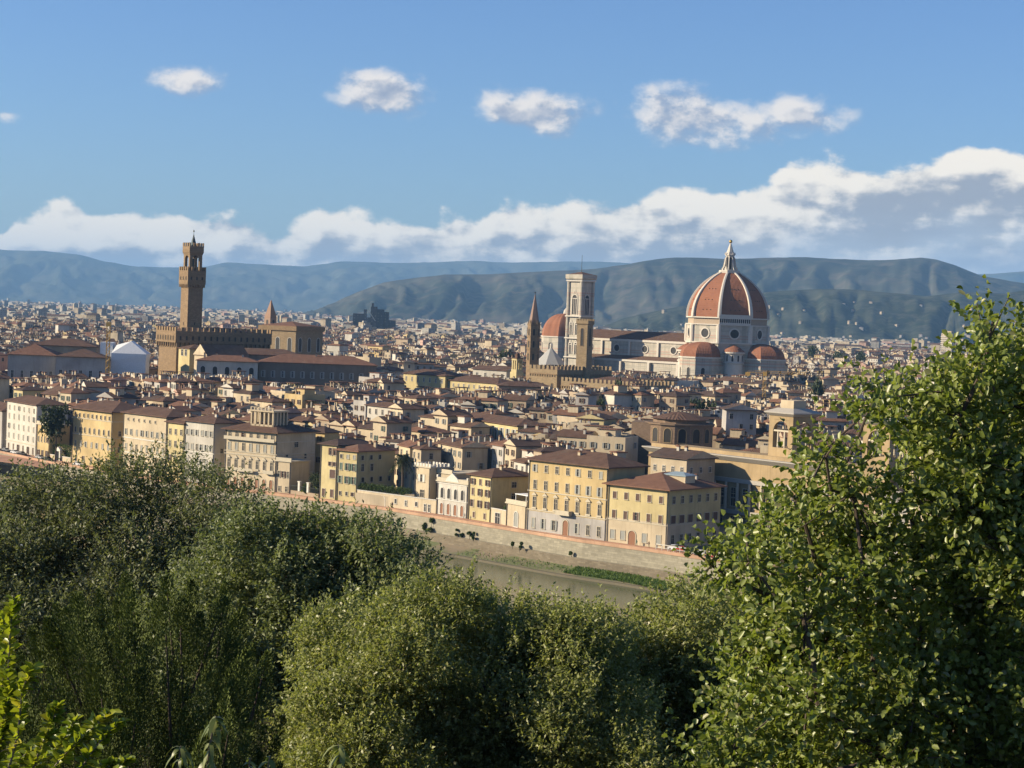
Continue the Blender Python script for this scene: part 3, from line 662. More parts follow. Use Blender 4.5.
# the garden between: pillars and railing
A, B = G(290.5), G(318); rzg = math.atan2(B.y-A.y, B.x-A.x); wg = (B-A).length
tg = thing('garden_fence', 'garden fence with two white gate pillars before the dark courtyard garden', 'fence', (A.x,A.y,0), rzg)
mb = MB(); mb.box(0,wg,0,.4,-.3,1.3); obj('low_wall', mb, WALLM['tan'], tg)
for f in (.3,.62):
    mb = MB(); mb.box(wg*f-.45,wg*f+.45,-.1,.6,1.3,4.2); mb.box(wg*f-.6,wg*f+.6,-.2,.7,4.2,4.5); obj('pillar', mb, WTRIM, tg)
mb = MB()
for k in range(26): mb.box(wg*k/26, wg*k/26+.06, .15,.21,1.3,2.9)
mb.box(0,wg,.14,.22,2.85,2.95); obj('railing', mb, METAL, tg)
reserve((A.x,A.y), rzg, -1, wg+1, -14, 22)
palace('tall yellow house with an irregular row of shutters, right of the dark courtyard garden', 319, 336, 444, 16, 'yellow', 'house', 'house', rows=[R(.05,2,1.3,2.4,'shut'),R(.4,1,2.4,2.6,'shut',sh=SH_BROWN,xr=(.5,1)),R(.62,2,1,1.3,'half',sh=SH_BROWN,xr=(.5,1)),R(.82,2,1,2.2,'half',sh=SH_BROWN,xr=(.5,1))], side_rows=[R(.5,2,1,1.6)], chim=3, roofm='dark')
palace('yellow house with dark green shutters and grey shaded side, left of the garden hedge', 336.3, 356.5, 450, 17, 'yellow', 'house', 'house', rows=[R(.12,3,.9,1.2,'plain'),R(.36,3,1.1,2.2,'open',sh=SH_GREEN),R(.62,3,1.1,2.2,'open',sh=SH_GREEN),R(.85,3,1,1.2,'shut',sh=SH_GREY)], side_rows=[R(.2,4,1.2,1.6),R(.4,4,1.2,1.5),R(.62,2,1.2,2.2,xr=(0,.5)),R(.84,3,1.1,1.4,xr=(0,.7))], chim=4, roofm='red')
def low_wall(label, pa, pb, h, mat, doors=(), wins=(), th=0.5, name='garden_wall', coping=ROOFM['red']):
    A, B = G(pa), G(pb); rz = math.atan2(B.y-A.y, B.x-A.x); w = (B-A).length
    t = thing(name, label, 'wall', (A.x,A.y,0), rz)
    mb = MB(); mb.box(0, w, 0, th, -.4, h); obj('wall', mb, mat, t)
    mb = MB(); mb.box(-.05, w+.05, -.12, th+.12, h, h+.18); obj('coping', mb, WTRIM, t)
    for f, dw, dh in doors: add_window(t, w*f, 0, 0, 0, window_mesh(dw, dh, 'shut', WTRIM, DOORM, True), 'door')
    for f, z, dw, dh in wins: add_window(t, w*f, 0, z, 0, window_mesh(dw, dh, 'plain', WTRIM, SH_BROWN), 'window')
    reserve((A.x,A.y), rz, -1, w+1, -14, th+1)
    return t, w, rz
low_wall('long cream garden wall with an arched door, under the clipped green hedge', 356.8, 435.6, 4.0, WALLM['cream'], doors=[(.33,2.4,3.2)], wins=[(.12,1.6,.9,1.2),(.5,1.5,.8,1.4),(.63,1.2,.8,1.6),(.76,1.5,.9,1.3),(.87,.3,.9,2.2),(.92,.3,.9,2.2)])
# small cream tower with crenellated top behind the wall
def at_px(px, d): # point behind the house line at distance d
    a = G(px); return a - nrm*d
A = at_px(405.5, 3.5); B = at_px(420.6, 3.5)
tt, wt, ht, rt = palace('small cream tower house with a notched parapet, right of the palm tree', 405.5, 420.6, 466, 7, 'cream', 'house', 'tower_house', rows=[R(.3,1,1.9,2.2,'plain',xr=(.3,.7)),R(.66,1,1.9,2.2,'half',xr=(.3,.7),sh=WTRIM)], roof='flat', chim=0, AB=(A,B))
mb = MB(); battlement(mb, -.3, wt+.3, -.3, 7.3, ht+.4, 0.9, 0.8, 0.7, .3); obj('battlement', mb, WTRIM, tt)
A = at_px(421, 6); B = at_px(436, 6)
palace('blank buff house with plain parapet behind the garden wall, left of the arched villa', 421, 436, 472, 14, 'buff', 'house', 'house', rows=[R(.75,1,.8,1)], roof='flat', chim=0, AB=(A,B))
# villa with arched windows and a curved gable
tv, wv, hv, rv = palace('small white villa with arched upper windows and a pedimented parapet', 436.4, 467, 481, 12, 'white', 'villa', 'villa', rows=[R(.04,4,1.3,3.2,'shut',WTRIM,DOORM,True,xr=(.06,.94)),R(.52,4,1.3,3.0,'plain',WTRIM,SH_GREY,True,xr=(.06,.94))], bands=[(.46,WTRIM),(.95,WTRIM)], roof='flat', chim=0)
mb = MB(); mb.face([(wv*.28,-.3,hv+.4),(wv*.72,-.3,hv+.4),(wv*.66,-.3,hv+1.5),(wv*.5,-.3,hv+2.9),(wv*.34,-.3,hv+1.5)])
mb.face([(wv*.34,.1,hv+1.5),(wv*.5,.1,hv+2.9),(wv*.66,.1,hv+1.5),(wv*.72,.1,hv+.4),(wv*.28,.1,hv+.4)])
pp = [(wv*.28,hv+.4),(wv*.34,hv+1.5),(wv*.5,hv+2.9),(wv*.66,hv+1.5),(wv*.72,hv+.4)]
for a, b in zip(pp[:-1], pp[1:]): mb.face([(a[0],-.3,a[1]),(b[0],-.3,b[1]),(b[0],.1,b[1]),(a[0],.1,a[1])])
for x in (0.0, wv*.98): mb.box(x-.2, x+.4, -.3, .3, hv+1.3, hv+2.0)
obj('pediment', mb, WTRIM, tv)
palace('small yellow house with brown shutters and broad buff side wall, right of the arched villa', 468, 490.4, 474.5, 16, 'yellow', 'house', 'house', rows=[R(.06,2,.9,1.6,'shut'),R(.3,3,1,2.0,'open',sh=SH_BROWN),R(.56,3,1,2.0,'open',sh=SH_BROWN),R(.8,3,1,1.7,'open',sh=SH_BROWN)], side_rows=[R(.5,1,1.7,1.7,xr=(.35,.7)),R(.76,1,1.7,1.6,xr=(.35,.7))], chim=2, o=.8)
low_wall('short cream wall with a grey gate beside the small yellow house', 490.8, 505.6, 4.2, WALLM['cream'], wins=[(.45,.1,2.4,3.1)])
tb, wb, hb, rb = palace('low cream gatehouse with arched door and roof terrace, left of the largest ochre palace', 506, 525.8, 503, 8, 'cream', 'house', 'house', rows=[R(.05,1,1.9,4.2,'shut',WTRIM,SH_GREY,True,xr=(.3,.7))], roof='flat', chim=0)
mb = MB(); mb.box(wb*.1, wb*.85, 2, 6, hb+2.6, hb+2.8); [mb.box(x, x+.15, y, y+.15, hb+.4, hb+2.6) for x in (wb*.12, wb*.8) for y in (2.1, 5.7)]; obj('terrace_canopy', mb, WHITEM, tb)
mb0 = WALLM['grey']
t15, w15, h15, rz15 = palace('largest ochre palace with seven bays of pedimented windows and a grey ground storey', 526.6, 605.6, 459.5, 15, 'ochre', rows=[R(.05,3,1.1,2.7,'half',TRIM,SH_GREY,xr=(.02,.42)),R(.05,3,1.1,2.7,'plain',TRIM,SH_GREY,xr=(.58,.98)),R(.34,7,1.15,2.9,'pediment',TRIM),R(.60,4,1.1,2.4,'plain',TRIM,xr=(.02,.57)),R(.60,3,1.1,2.4,'half',TRIM,SH_GREY,xr=(.57,.98)),R(.845,4,1.1,1.9,'plain',TRIM,SH_GREY,xr=(.02,.57)),R(.845,3,1.1,1.9,'half',TRIM,SH_GREY,xr=(.57,.98))], base=(5.6, WALLM['grey']), bands=[(.295,TRIM),(.56,TRIM)], chim=3, o=1.1, pitch=.36)
mb = MB(); mb.box(w15*.40, w15*.58, -1.5, 0, 5.6, 5.95); mb.box(w15*.40, w15*.58, -1.5, -1.35, 5.95, 6.9)
for x in (w15*.40, w15*.58-.15): mb.box(x, x+.15, -1.5, 0, 5.95, 6.9)
obj('balcony', mb, TRIM, t15); add_window(t15, w15*.5, -.05, 0, 0, window_mesh(2.0, 4.2, 'shut', TRIM, DOORM, True), 'door')
t16, w16, h16, rz16 = palace('yellow corner palace with cream ground storey and long shaded right flank', 606.2, 666.4, 484, 24, 'yellow', rows=[R(.07,2,1.5,2.4,'shut',TRIM,SH_GREY,xr=(.02,.36)),R(.07,2,1.5,2.4,'shut',TRIM,SH_GREY,xr=(.52,.98)),R(.43,5,1.2,2.1,'shut',TRIM,SH_BROWN),R(.77,5,1.2,1.8,'shut',TRIM,SH_BROWN)], side_rows=[R(.08,6,1.3,2.4),R(.43,6,2.1,2.1,'shut',TRIM,SH_BROWN),R(.77,6,1.2,1.9)], base=(6.8, WALLM['cream']), bands=[(.395,TRIM)], chim=2, o=1.3, roofm='red', pitch=.30)
add_window(t16, w16*.43, -.05, 0, 0, window_mesh(2.4, 3.8, 'shut', TRIM, DOORM, True), 'door')
for f in (.8, ): pass
mb = MB(); roof_mb(mb, 7, 4.5, h16+3.1, 'hip', .3, .3, x0=w16*.55, y0=10); mb.box(w16*.55, w16*.55+7, 10, 14.5, h16+1, h16+3.1, 1); obj('roof_lantern', mb, [plain_mat('blue_grey_metal',(.24,.30,.32),.4), WALLM['cream']], t16)

# ------------------------------------------------------------------ helpers for buildings seen by their corner
def corner_building(name, label, cat, px, row_ref, Y, alpha, w, d, ztop, mat, roof=None, o=.7, pitch=.3, roofm='brown', zb=-.5, group=None, left=False):
    """origin at the near corner; the lit front runs to -x, the shaded flank to +y"""
    c = at(px, row_ref, Y); t = thing(name, label, cat, (c.x, c.y, 0), alpha, group)
    mb = MB(); mb.prism([(-w,0),(0,0),(0,d),(-w,d)], zb, ztop); obj('wall', mb, mat, t)
    if roof:
        mb = MB(); roof_mb(mb, w, d, ztop, roof, o, pitch, x0=-w, gm=1); obj('roof', mb, [ROOFM[roofm], mat], t)
    reserve((c.x, c.y), alpha, -w-2, 2, -2, d+2)
    return t
def zr(px, row, Y): return at(px, row, Y)[2]

# ---- old town hall with its tower
PV_Y = 970; al = rad(-54)
zt = zr(177, 327.5, PV_Y)
pv = corner_building('town_hall', 'fortress-like brown stone town hall with battlements, below the tall clock tower', 'town hall', 177, 330, PV_Y, al, 20, 52, zt-7.5, PIETRA)
mb = MB(); mb.box(-21.2, 1.2, -1.2, 53.2, zt-7.5, zt-1.7); obj('gallery', mb, PIETRA, pv)
mb = MB()
for k in range(9):
    x = -20.6+k*2.5; mb.box(x, x+.7, -1.15, 0, zt-9.6, zt-7.5)
for k in range(22):
    y = -.6+k*2.5; mb.box(0, 1.15, y, y+.7, zt-9.6, zt-7.5)
obj('corbels', mb, PIETRA, pv)
mb = MB(); battlement(mb, -21.2, 1.2, -1.2, 53.2, zt-1.7, 1.9, 1.7, 1.4, .7); obj('battlement', mb, PIETRA, pv)
mb = MB(); roof_mb(mb, 17, 47, zt-2.5, 'hip', 0, .3, x0=-18.5, y0=2.5); obj('roof', mb, [ROOFM['brown'], PIETRA], pv)
for k in range(7): add_window(pv, -18.8+k*2.9, -1.2, zt-6.3, 0, window_mesh(.9, 2.2, 'plain', PIETRA, arch=True))
for k in range(15): add_window(pv, 1.2, 1.5+k*3.4, zt-6.3, math.pi/2, window_mesh(.9, 2.2, 'plain', PIETRA, arch=True))
for k in range(5): add_window(pv, 0, 5+k*10, zt-18, math.pi/2, window_mesh(2.2, 4.0, 'plain', PIETRA, arch=True))
TY = 986; c = at(188, 300, TY)
tw = thing('bell_tower', 'tall brown stone clock tower with battlemented gallery and open belfry above the town hall', 'tower', (c.x, c.y, 0), al)
s = 8.2
zs1 = zr(190, 288, TY); zg = zr(190, 270.5, TY); zg2 = zr(190, 267, TY); zo = zr(192, 255, TY); zo2 = zr(192, 246, TY); ztp = zr(192, 242.5, TY)
mb = MB(); mb.prism([(-s,0),(0,0),(0,s),(-s,s)], 0, zs1); obj('shaft', mb, PIETRA, tw)
g = .95
mb = MB(); q0 = [(-s,0),(0,0),(0,s),(-s,s)]; q1 = [(-s-g,-g),(g,-g),(g,s+g),(-s-g,s+g)]
mb.loft([[(x,y,zs1) for x,y in q0],[(x,y,zs1+2.2) for x,y in q1],[(x,y,zg) for x,y in q1]])
obj('gallery', mb, PIETRA, tw)
for k in range(3): add_window(tw, -s-g+2+k*(s+2*g-4)/2, -g, zs1+4.2, 0, window_mesh(.8,1.6,'plain',PIETRA,arch=True)); add_window(tw, g, -g+2+k*(s+2*g-4)/2, zs1+4.2, math.pi/2, window_mesh(.8,1.6,'plain',PIETRA,arch=True))
mb = MB()
for k in range(7):
    a = -s-g+.4+k*(s+2*g-1.2)/6
    mb.box(a, a+.5, -g-.02, -.2, zs1+.4, zs1+2.2); mb.box(.2, g+.02, a+s, a+s+.5, zs1+.4, zs1+2.2)
obj('corbels', mb, PIETRA, tw)
mb = MB(); battlement(mb, -s-g, g, -g, s+g, zg, zg2-zg+.2, 1.2, 1.0, .6); obj('battlement', mb, PIETRA, tw)
i_ = .6; b0_, b1_ = -s+i_, -i_
mb = MB()
for x in (b0_, b1_-1.5):
    for y in (i_, s-i_-1.5): mb.box(x, x+1.5, y, y+1.5, zg, zo)
n = 8
for (fx, fy) in ((0,1),(1,0)):   # arches joining the four piers
    for side in (0, 1):
        a0, a1 = 1.5, s-2*i_-1.5; rr = (a1-a0)/2; zc = zo-.2
        for k in range(n):
            t0 = math.pi*k/n; t1 = math.pi*(k+1)/n
            x0_ = a0+rr-rr*math.cos(t0); x1_ = a0+rr-rr*math.cos(t1); zz0 = zc-rr+rr*math.sin(t0)*1.0; zz1 = zc-rr+rr*math.sin(t1)
            for dd in ((0, 1.2),):
                if fx: 
                    yy = i_ if side == 0 else s-i_-1.2
                    p = [(b0_+x0_, yy, zz0), (b0_+x1_, yy, zz1), (b0_+x1_, yy, zo), (b0_+x0_, yy, zo)]; q = [(u, v+1.2, z) for u, v, z in p]
                else:
                    xx = b0_ if side == 0 else b1_-1.2
                    p = [(xx, i_+x0_, zz0), (xx, i_+x1_, zz1), (xx, i_+x1_, zo), (xx, i_+x0_, zo)]; q = [(u+1.2, v, z) for u, v, z in p]
                mb.face(p); mb.face(q[::-1]); mb.face([p[0], q[0], q[1], p[1]])
obj('belfry_arches', mb, PIETRA, tw)
mb = MB(); mb.cyl(-s/2, s/2, zg, zo-1.6, .9, n=8); mb.box(-s/2-1.2, -s/2+1.2, s/2-1.2, s/2+1.2, zg, zg+1.5); mb.cyl(-s/2, s/2, zg+4.4, zg+5.6, 1.0, .5, 8); obj('bell', mb, METAL, tw)
mb = MB(); mb.loft([[(x,y,zo) for x,y in [(b0_,i_),(b1_,i_),(b1_,s-i_),(b0_,s-i_)]], [(x,y,zo+1.6) for x,y in [(b0_-.5,i_-.5),(b1_+.5,i_-.5),(b1_+.5,s-i_+.5),(b0_-.5,s-i_+.5)]], [(x,y,zo2) for x,y in [(b0_-.5,i_-.5),(b1_+.5,i_-.5),(b1_+.5,s-i_+.5),(b0_-.5,s-i_+.5)]]])
obj('belfry_top', mb, PIETRA, tw)
mb = MB(); battlement(mb, b0_-.5, b1_+.5, i_-.5, s-i_+.5, zo2, ztp-zo2, 1.1, .9, .5); obj('battlement', mb, PIETRA, tw)
mb = MB(); zz = zr(192, 229, TY); mb.loft([[(-s/2+1.8*math.cos(a), s/2+1.8*math.sin(a), zo2) for a in [rad(45+90*k) for k in range(4)]], [(-s/2+.12*math.cos(a), s/2+.12*math.sin(a), zz-2.5) for a in [rad(45+90*k) for k in range(4)]]])
mb.cyl(-s/2, s/2, zz-2.6, zz, .1, .06, 5); mb.box(-s/2-.7, -s/2+.7, s/2-.06, s/2+.06, zz-1.3, zz-.4); obj('spire', mb, METAL, tw)
for z in (.25,.42,.58,.72): add_window(tw, -s/2, 0, zs1*z, 0, window_mesh(.6,1.4,'plain',PIETRA)); add_window(tw, 0, s/2, zs1*z, math.pi/2, window_mesh(.6,1.4,'plain',PIETRA))
reserve((c.x,c.y), al, -s-2, 2, -2, s+2)
mb = MB()

# ---- bell tower of the cathedral
CY = 1328; al = rad(-43); c = at(581.3, 300, CY); cs_ = 11.6
zc = lambda r: zr(581, r, CY)
ct = thing('marble_campanile', 'square white marble campanile with a flat top left of the cathedral nave', 'bell tower', (c.x, c.y, 0), al)
mb = MB(); mb.prism([(-cs_,0),(0,0),(0,cs_),(-cs_,cs_)], 0, zc(281)); obj('shaft', mb, MARBLE, ct)
for (x, y) in ((-cs_,0),(0,0),(0,cs_),(-cs_,cs_)):
    mb = MB(); mb.cyl(x, y, 0, zc(281), 1.25, n=8); obj('buttress', mb, MARBLE, ct)
for r in (281.5, 317, 339, 358, 372):
    mb = MB(); mb.box(-cs_-1.5, 1.5, -1.5, cs_+1.5, zc(r), zc(r)+.8); obj('cornice', mb, RIBM, ct)
mb = MB(); q0 = [(-cs_-1.4,-1.4),(1.4,-1.4),(1.4,cs_+1.4),(-cs_-1.4,cs_+1.4)]; q1 = [(-cs_-1.9,-1.9),(1.9,-1.9),(1.9,cs_+1.9),(-cs_-1.9,cs_+1.9)]
mb.loft([[(x,y,zc(281)+.9) for x,y in q0],[(x,y,zc(279.5)+.9) for x,y in q1],[(x,y,zc(274.5)) for x,y in q1]]); obj('parapet', mb, MARBLE2, ct)
mb = MB(); mb.face([(-cs_-1.5,-1.5,zc(274.5)),(1.5,-1.5,zc(274.5)),(-cs_/2,cs_/2,zc(271.5))]); mb.face([(1.5,-1.5,zc(274.5)),(1.5,cs_+1.5,zc(274.5)),(-cs_/2,cs_/2,zc(271.5))]); mb.face([(1.5,cs_+1.5,zc(274.5)),(-cs_-1.5,cs_+1.5,zc(274.5)),(-cs_/2,cs_/2,zc(271.5))]); mb.face([(-cs_-1.5,cs_+1.5,zc(274.5)),(-cs_-1.5,-1.5,zc(274.5)),(-cs_/2,cs_/2,zc(271.5))])
obj('roof', mb, ROOFM['brown'], ct)
mb = MB(); mb.cyl(-cs_/2, cs_/2, zc(272), zc(254.5), .22, .12, 6); obj('mast', mb, METAL, ct)
def tall_window(parent, x, y, z, rz, w, h, panes=2, gable=True):
    me_key = ('tall', w, h, panes, gable)
    if me_key not in _WC:
        mb = MB(); r = w/2; n = 8; zc_ = h-r
        prof = [(-r,0)]+[(-r*math.cos(math.pi*k/n), zc_+r*1.15*math.sin(math.pi*k/n)) for k in range(n+1)]+[(r,0)]
        mb.face([(x,-.05,z) for x,z in prof][::-1], 1)
        r2 = r+.55; op = [(-r2,0)]+[(-r2*math.cos(math.pi*k/n), zc_+r2*1.15*math.sin(math.pi*k/n)) for k in range(n+1)]+[(r2,0)]
        for i in range(len(prof)-1):
            a,b,c_,d = prof[i],prof[i+1],op[i],op[i+1]
            mb.face([(a[0],-.4,a[1]),(b[0],-.4,b[1]),(d[0],-.4,d[1]),(c_[0],-.4,c_[1])]); mb.face([(c_[0],-.4,c_[1]),(d[0],-.4,d[1]),(d[0],.02,d[1]),(c_[0],.02,c_[1])]); mb.face([(b[0],-.4,b[1]),(a[0],-.4,a[1]),(a[0],-.03,a[1]),(b[0],-.03,b[1])])
        for k in range(1, panes):
            xm_ = -r+w*k/panes; mb.box(xm_-.13, xm_+.13, -.3, -.06, 0, zc_)
        mb.box(-r, r, -.28, -.06, zc_-.2, zc_+.25)
        if gable:
            mb.face([(-r2-.3,-.3,zc_+r*.6),(-r2,-.3,zc_+r*.6),(0,-.3,h+w*.75),(0,-.3,h+w*.75+.8)]); mb.face([(r2+.3,-.3,zc_+r*.6),(0,-.3,h+w*.75+.8),(0,-.3,h+w*.75),(r2,-.3,zc_+r*.6)])
        _WC[me_key] = mb.mesh('window', [RIBM, GLASS])
    return add_window(parent, x, y, z, rz, _WC[me_key])
for (rz_, fx) in ((0, lambda u: (-cs_+u, 0)), (math.pi/2, lambda u: (0, u))):
    x, y = fx(cs_/2); tall_window(ct, x, y, zc(314.5), rz_, 4.4, 13, 3)
    for f in (.29, .71):
        x, y = fx(cs_*f); tall_window(ct, x, y, zc(335), rz_, 2.1, 8.2, 2); tall_window(ct, x, y, zc(354.5), rz_, 2.1, 7.6, 2)
reserve((c.x,c.y), al, -cs_-5, 5, -5, cs_+5)

# ---- cathedral: nave, drum, dome, apses
DY = 1300; dc = at(727, 330, DY); zd = lambda r: zr(727, r, DY)
PH = rad(5.0)   # facing of the front octagon face, measured from -Y
cat_ = thing('cathedral', 'huge cathedral with red ribbed octagonal dome, white lantern and long marble nave', 'cathedral', (dc.x, dc.y, 0), 0)
def octo(R_, z, ph=PH, n=8, cx=0, cy=0): return [(cx+R_*math.sin(ph+math.pi/n*(2*k+1)), cy-R_*math.cos(ph+math.pi/n*(2*k+1)), z) for k in range(n)]
RD = 27.6
zb_, z1_, z2_, z3_ = zd(317.5), zd(325.5), zd(343.5), 0
mb = MB(); mb.loft([octo(RD, 0), octo(RD, z2_)]); obj('crossing', mb, MARBLE2, cat_)
mb = MB(); mb.loft([octo(RD+.1, z2_), octo(RD+.1, z1_)]); obj('drum', mb, MARBLE, cat_)
mb = MB(); mb.loft([octo(RD-.8, z1_), octo(RD-.8, zb_)]); obj('upper_drum', mb, plain_mat('rough_brown_masonry', (.36,.28,.2), .95), cat_)
for z, r_, th_ in ((z2_, 1.2, .9), (z1_, 1.0, .7), (zb_-.8, .7, .8), ((z1_+z2_)/2-5.5, .5, .4)):
    mb = MB(); mb.loft([octo(RD+r_, z), octo(RD+r_, z+th_)]); obj('cornice', mb, RIBM, cat_)
# arcade gallery on one face only
k0 = 0
def face_frame(k):   # centre and direction of octagon face k (0 faces PH)
    a = PH+math.pi/4*k; return a
apo = RD*math.cos(math.pi/8); fl = 2*RD*math.sin(math.pi/8)
gl = link('gallery', None, cat_, (math.sin(PH)*apo, -math.cos(PH)*apo, z1_+.6), PH)
mb = MB(); mb.box(-fl/2, fl/2, -.9, .2, 0, 1.2); mb.box(-fl/2, fl/2, -1.0, .2, zb_-z1_-1.6, zb_-z1_-.4)
nn = 15
for i in range(nn+1):
    x = -fl/2+(fl-.4)*i/nn; mb.box(x, x+.4, -.85, -.3, 1.2, zb_-z1_-1.6)
mb.box(-fl/2, fl/2, -.95, -.7, zb_-z1_-.4, zb_-z1_+1.2)
gm_ = mb.mesh('gallery', [RIBM]); bpy.data.objects.remove(gl); gl = link('gallery', gm_, cat_, (math.sin(PH)*apo, -math.cos(PH)*apo, z1_+.6), PH)
mb = MB(); mb.face([(-fl/2+.5,-.05,1.2),(fl/2-.5,-.05,1.2),(fl/2-.5,-.05,zb_-z1_-1.6),(-fl/2+.5,-.05,zb_-z1_-1.6)]); link('gallery_recess', mb.mesh('gallery_recess',[GLASS]), gl)
def oculus_mesh(r_):
    key = ('oc', r_)
    if key in _WC: return _WC[key]
    mb = MB(); n = 20
    c1 = [(r_*math.cos(2*math.pi*k/n), r_*math.sin(2*math.pi*k/n)) for k in range(n)]; c2 = [(x*1.3, z*1.3) for x, z in c1]
    mb.face([(x,-.05,z) for x, z in c1], 1)
    for i in range(n):
        j = (i+1)%n
        mb.face([(c1[i][0],-.4,c1[i][1]),(c1[j][0],-.4,c1[j][1]),(c2[j][0],-.4,c2[j][1]),(c2[i][0],-.4,c2[i][1])])
        mb.face([(c2[i][0],-.4,c2[i][1]),(c2[j][0],-.4,c2[j][1]),(c2[j][0],.02,c2[j][1]),(c2[i][0],.02,c2[i][1])]); mb.face([(c1[j][0],-.4,c1[j][1]),(c1[i][0],-.4,c1[i][1]),(c1[i][0],-.04,c1[i][1]),(c1[j][0],-.04,c1[j][1])])
    _WC[key] = mb.mesh('round_window', [RIBM, GLASS]); return _WC[key]
zoc = zd(333.5)
for k in range(-2, 6):
    a = face_frame(k); link('round_window', oculus_mesh(2.9), cat_, (math.sin(a)*(apo+.12), -math.cos(a)*(apo+.12), zoc), a)
# pilasters at the corners of the drum
for k in range(8):
    a = PH+math.pi/8*(2*k+1); mb = MB(); mb.cyl(math.sin(a)*(RD-.2), -math.cos(a)*(RD-.2), z2_, z1_, 1.5, n=8); obj('pilaster', mb, RIBM, cat_)
# the dome: pointed vault of eight sails
HD = zd(272.5)-zb_; rc = 2*RD*.8
def rdome(z): return math.sqrt(rc*rc-(z*37.6/HD)**2)-(rc-RD)
K = 18; zz = [HD*k/K for k in range(K+1)]
sc_top = rdome(HD)
mb = MB(); rings = [octo(rdome(z)-.35, zb_+z) for z in zz]
for a, b, za, zb2 in zip(rings[:-1], rings[1:], zz[:-1], zz[1:]):
    for i in range(8):
        j = (i+1)%8; la = math.dist(a[i][:2], a[j][:2])/2; lb = math.dist(b[i][:2], b[j][:2])/2
        mb.face([a[i],a[j],b[j],b[i]], 0, [(-la,za),(la,za),(lb,zb2),(-lb,zb2)])
mb.face(rings[-1]); dome = obj('dome', mb, DOMEM, cat_)
# small round holes in the sails
for k in range(-3, 4):
    a = face_frame(k); mb = MB()
    for zf in (.16, .38, .62):
        rr_ = rdome(HD*zf)*math.cos(math.pi/8)-.3
        for dx in (-3.2, 0, 3.2):
            x = math.sin(a)*rr_+math.cos(a)*dx*(1-zf*.4); y = -math.cos(a)*rr_+math.sin(a)*dx*(1-zf*.4)
            mb.cyl(x, y, zb_+HD*zf-.25, zb_+HD*zf+.25, .38, n=6)
    obj('vent_holes', mb, GLASS, dome)
for k in range(8):
    a = PH+math.pi/8*(2*k+1); mb = MB(); rg = []
    ca, sa = math.cos(a), math.sin(a)
    for z in zz:
        r_ = rdome(z); wv_ = 1.25-.5*z/HD; 
        p = lambda rr, ww, dz=0: (sa*rr+ca*ww, -ca*rr+sa*ww, zb_+z+dz)
        rg.append([p(r_-.8,-wv_), p(r_+.55,-wv_), p(r_+.9,0), p(r_+.55,wv_), p(r_-.8,wv_)])
    mb.loft(rg); obj('rib', mb, RIBM, dome)
zl = zb_+HD; rl = sc_top
lt = link('lantern', None, cat_)
mb = MB(); mb.loft([octo(rl+.5, zl-.6), octo(rl+.8, zl+.6)]); mb.loft([octo(rl+.5, zl+.6), octo(rl+.5, zl+1.4)], 0)
zn = lambda r: zd(r)
mb.loft([octo(2.6, zl+.6), octo(2.6, zn(256)), octo(3.3, zn(255.6)), octo(3.3, zn(254.6)), octo(2.7, zn(253.8)), octo(2.5, zn(252))])
mb.loft([octo(2.4, zn(252)), octo(.5, zn(243.4)), octo(.3, zn(243))])
for k in range(8):
    a = PH+math.pi/8*(2*k+1)
    x0_, y0_ = math.sin(a), -math.cos(a); t_x, t_y = math.cos(a)*.35, math.sin(a)*.35
    prof = [(2.6, zn(256)), (3.6, zn(258.5)), (3.9, zn(262)), (4.6, zn(267)), (5.4, zn(268.5)), (5.6, zl+.6), (4.4, zl+.6), (4.2, zn(269)), (3.6, zn(267)), (2.6, zn(264))]
    p0 = [(x0_*r_+t_x, y0_*r_+t_y, z) for r_, z in prof]; p1 = [(x0_*r_-t_x, y0_*r_-t_y, z) for r_, z in prof]
    mb.face(p0); mb.face(p1[::-1])
    for i in range(len(p0)):
        j = (i+1)%len(p0); mb.face([p0[i], p1[i], p1[j], p0[j]])
    mb.cyl(x0_*3.4, y0_*3.4, zn(254.6), zn(252.2), .4, .1, 6)
lm = mb.mesh('lantern', [RIBM]); bpy.data.objects.remove(lt); lt = link('lantern', lm, cat_)
mb = MB()
for k in range(8):
    a = face_frame(k); x, y = math.sin(a)*2.45, -math.cos(a)*2.45; tx, ty = math.cos(a)*.55, math.sin(a)*.55
    mb.face([(x-tx,y-ty,zl+2),(x+tx,y+ty,zl+2),(x+tx,y+ty,zn(258)),(x,y,zn(257)),(x-tx,y-ty,zn(258))])
obj('lantern_window', mb, GLASS, lt)
GOLD = plain_mat('gilt_bronze', (.5,.34,.1), .35, .9)
mb = MB(); n = 10
mb.loft([[(1.15*math.sin(math.pi*j/8)*math.cos(2*math.pi*k/n)+.001*k, 1.15*math.sin(math.pi*j/8)*math.sin(2*math.pi*k/n), zn(243)+1.1-1.15*math.cos(math.pi*j/8)) for k in range(n)] for j in range(9)])
mb.box(-.13,.13,-.13,.13,zn(243)+2.2,zn(239.7)); mb.box(-.8,.8,-.1,.1,zn(240.7),zn(240.7)+.3); obj('ball_and_cross', mb, GOLD, lt)
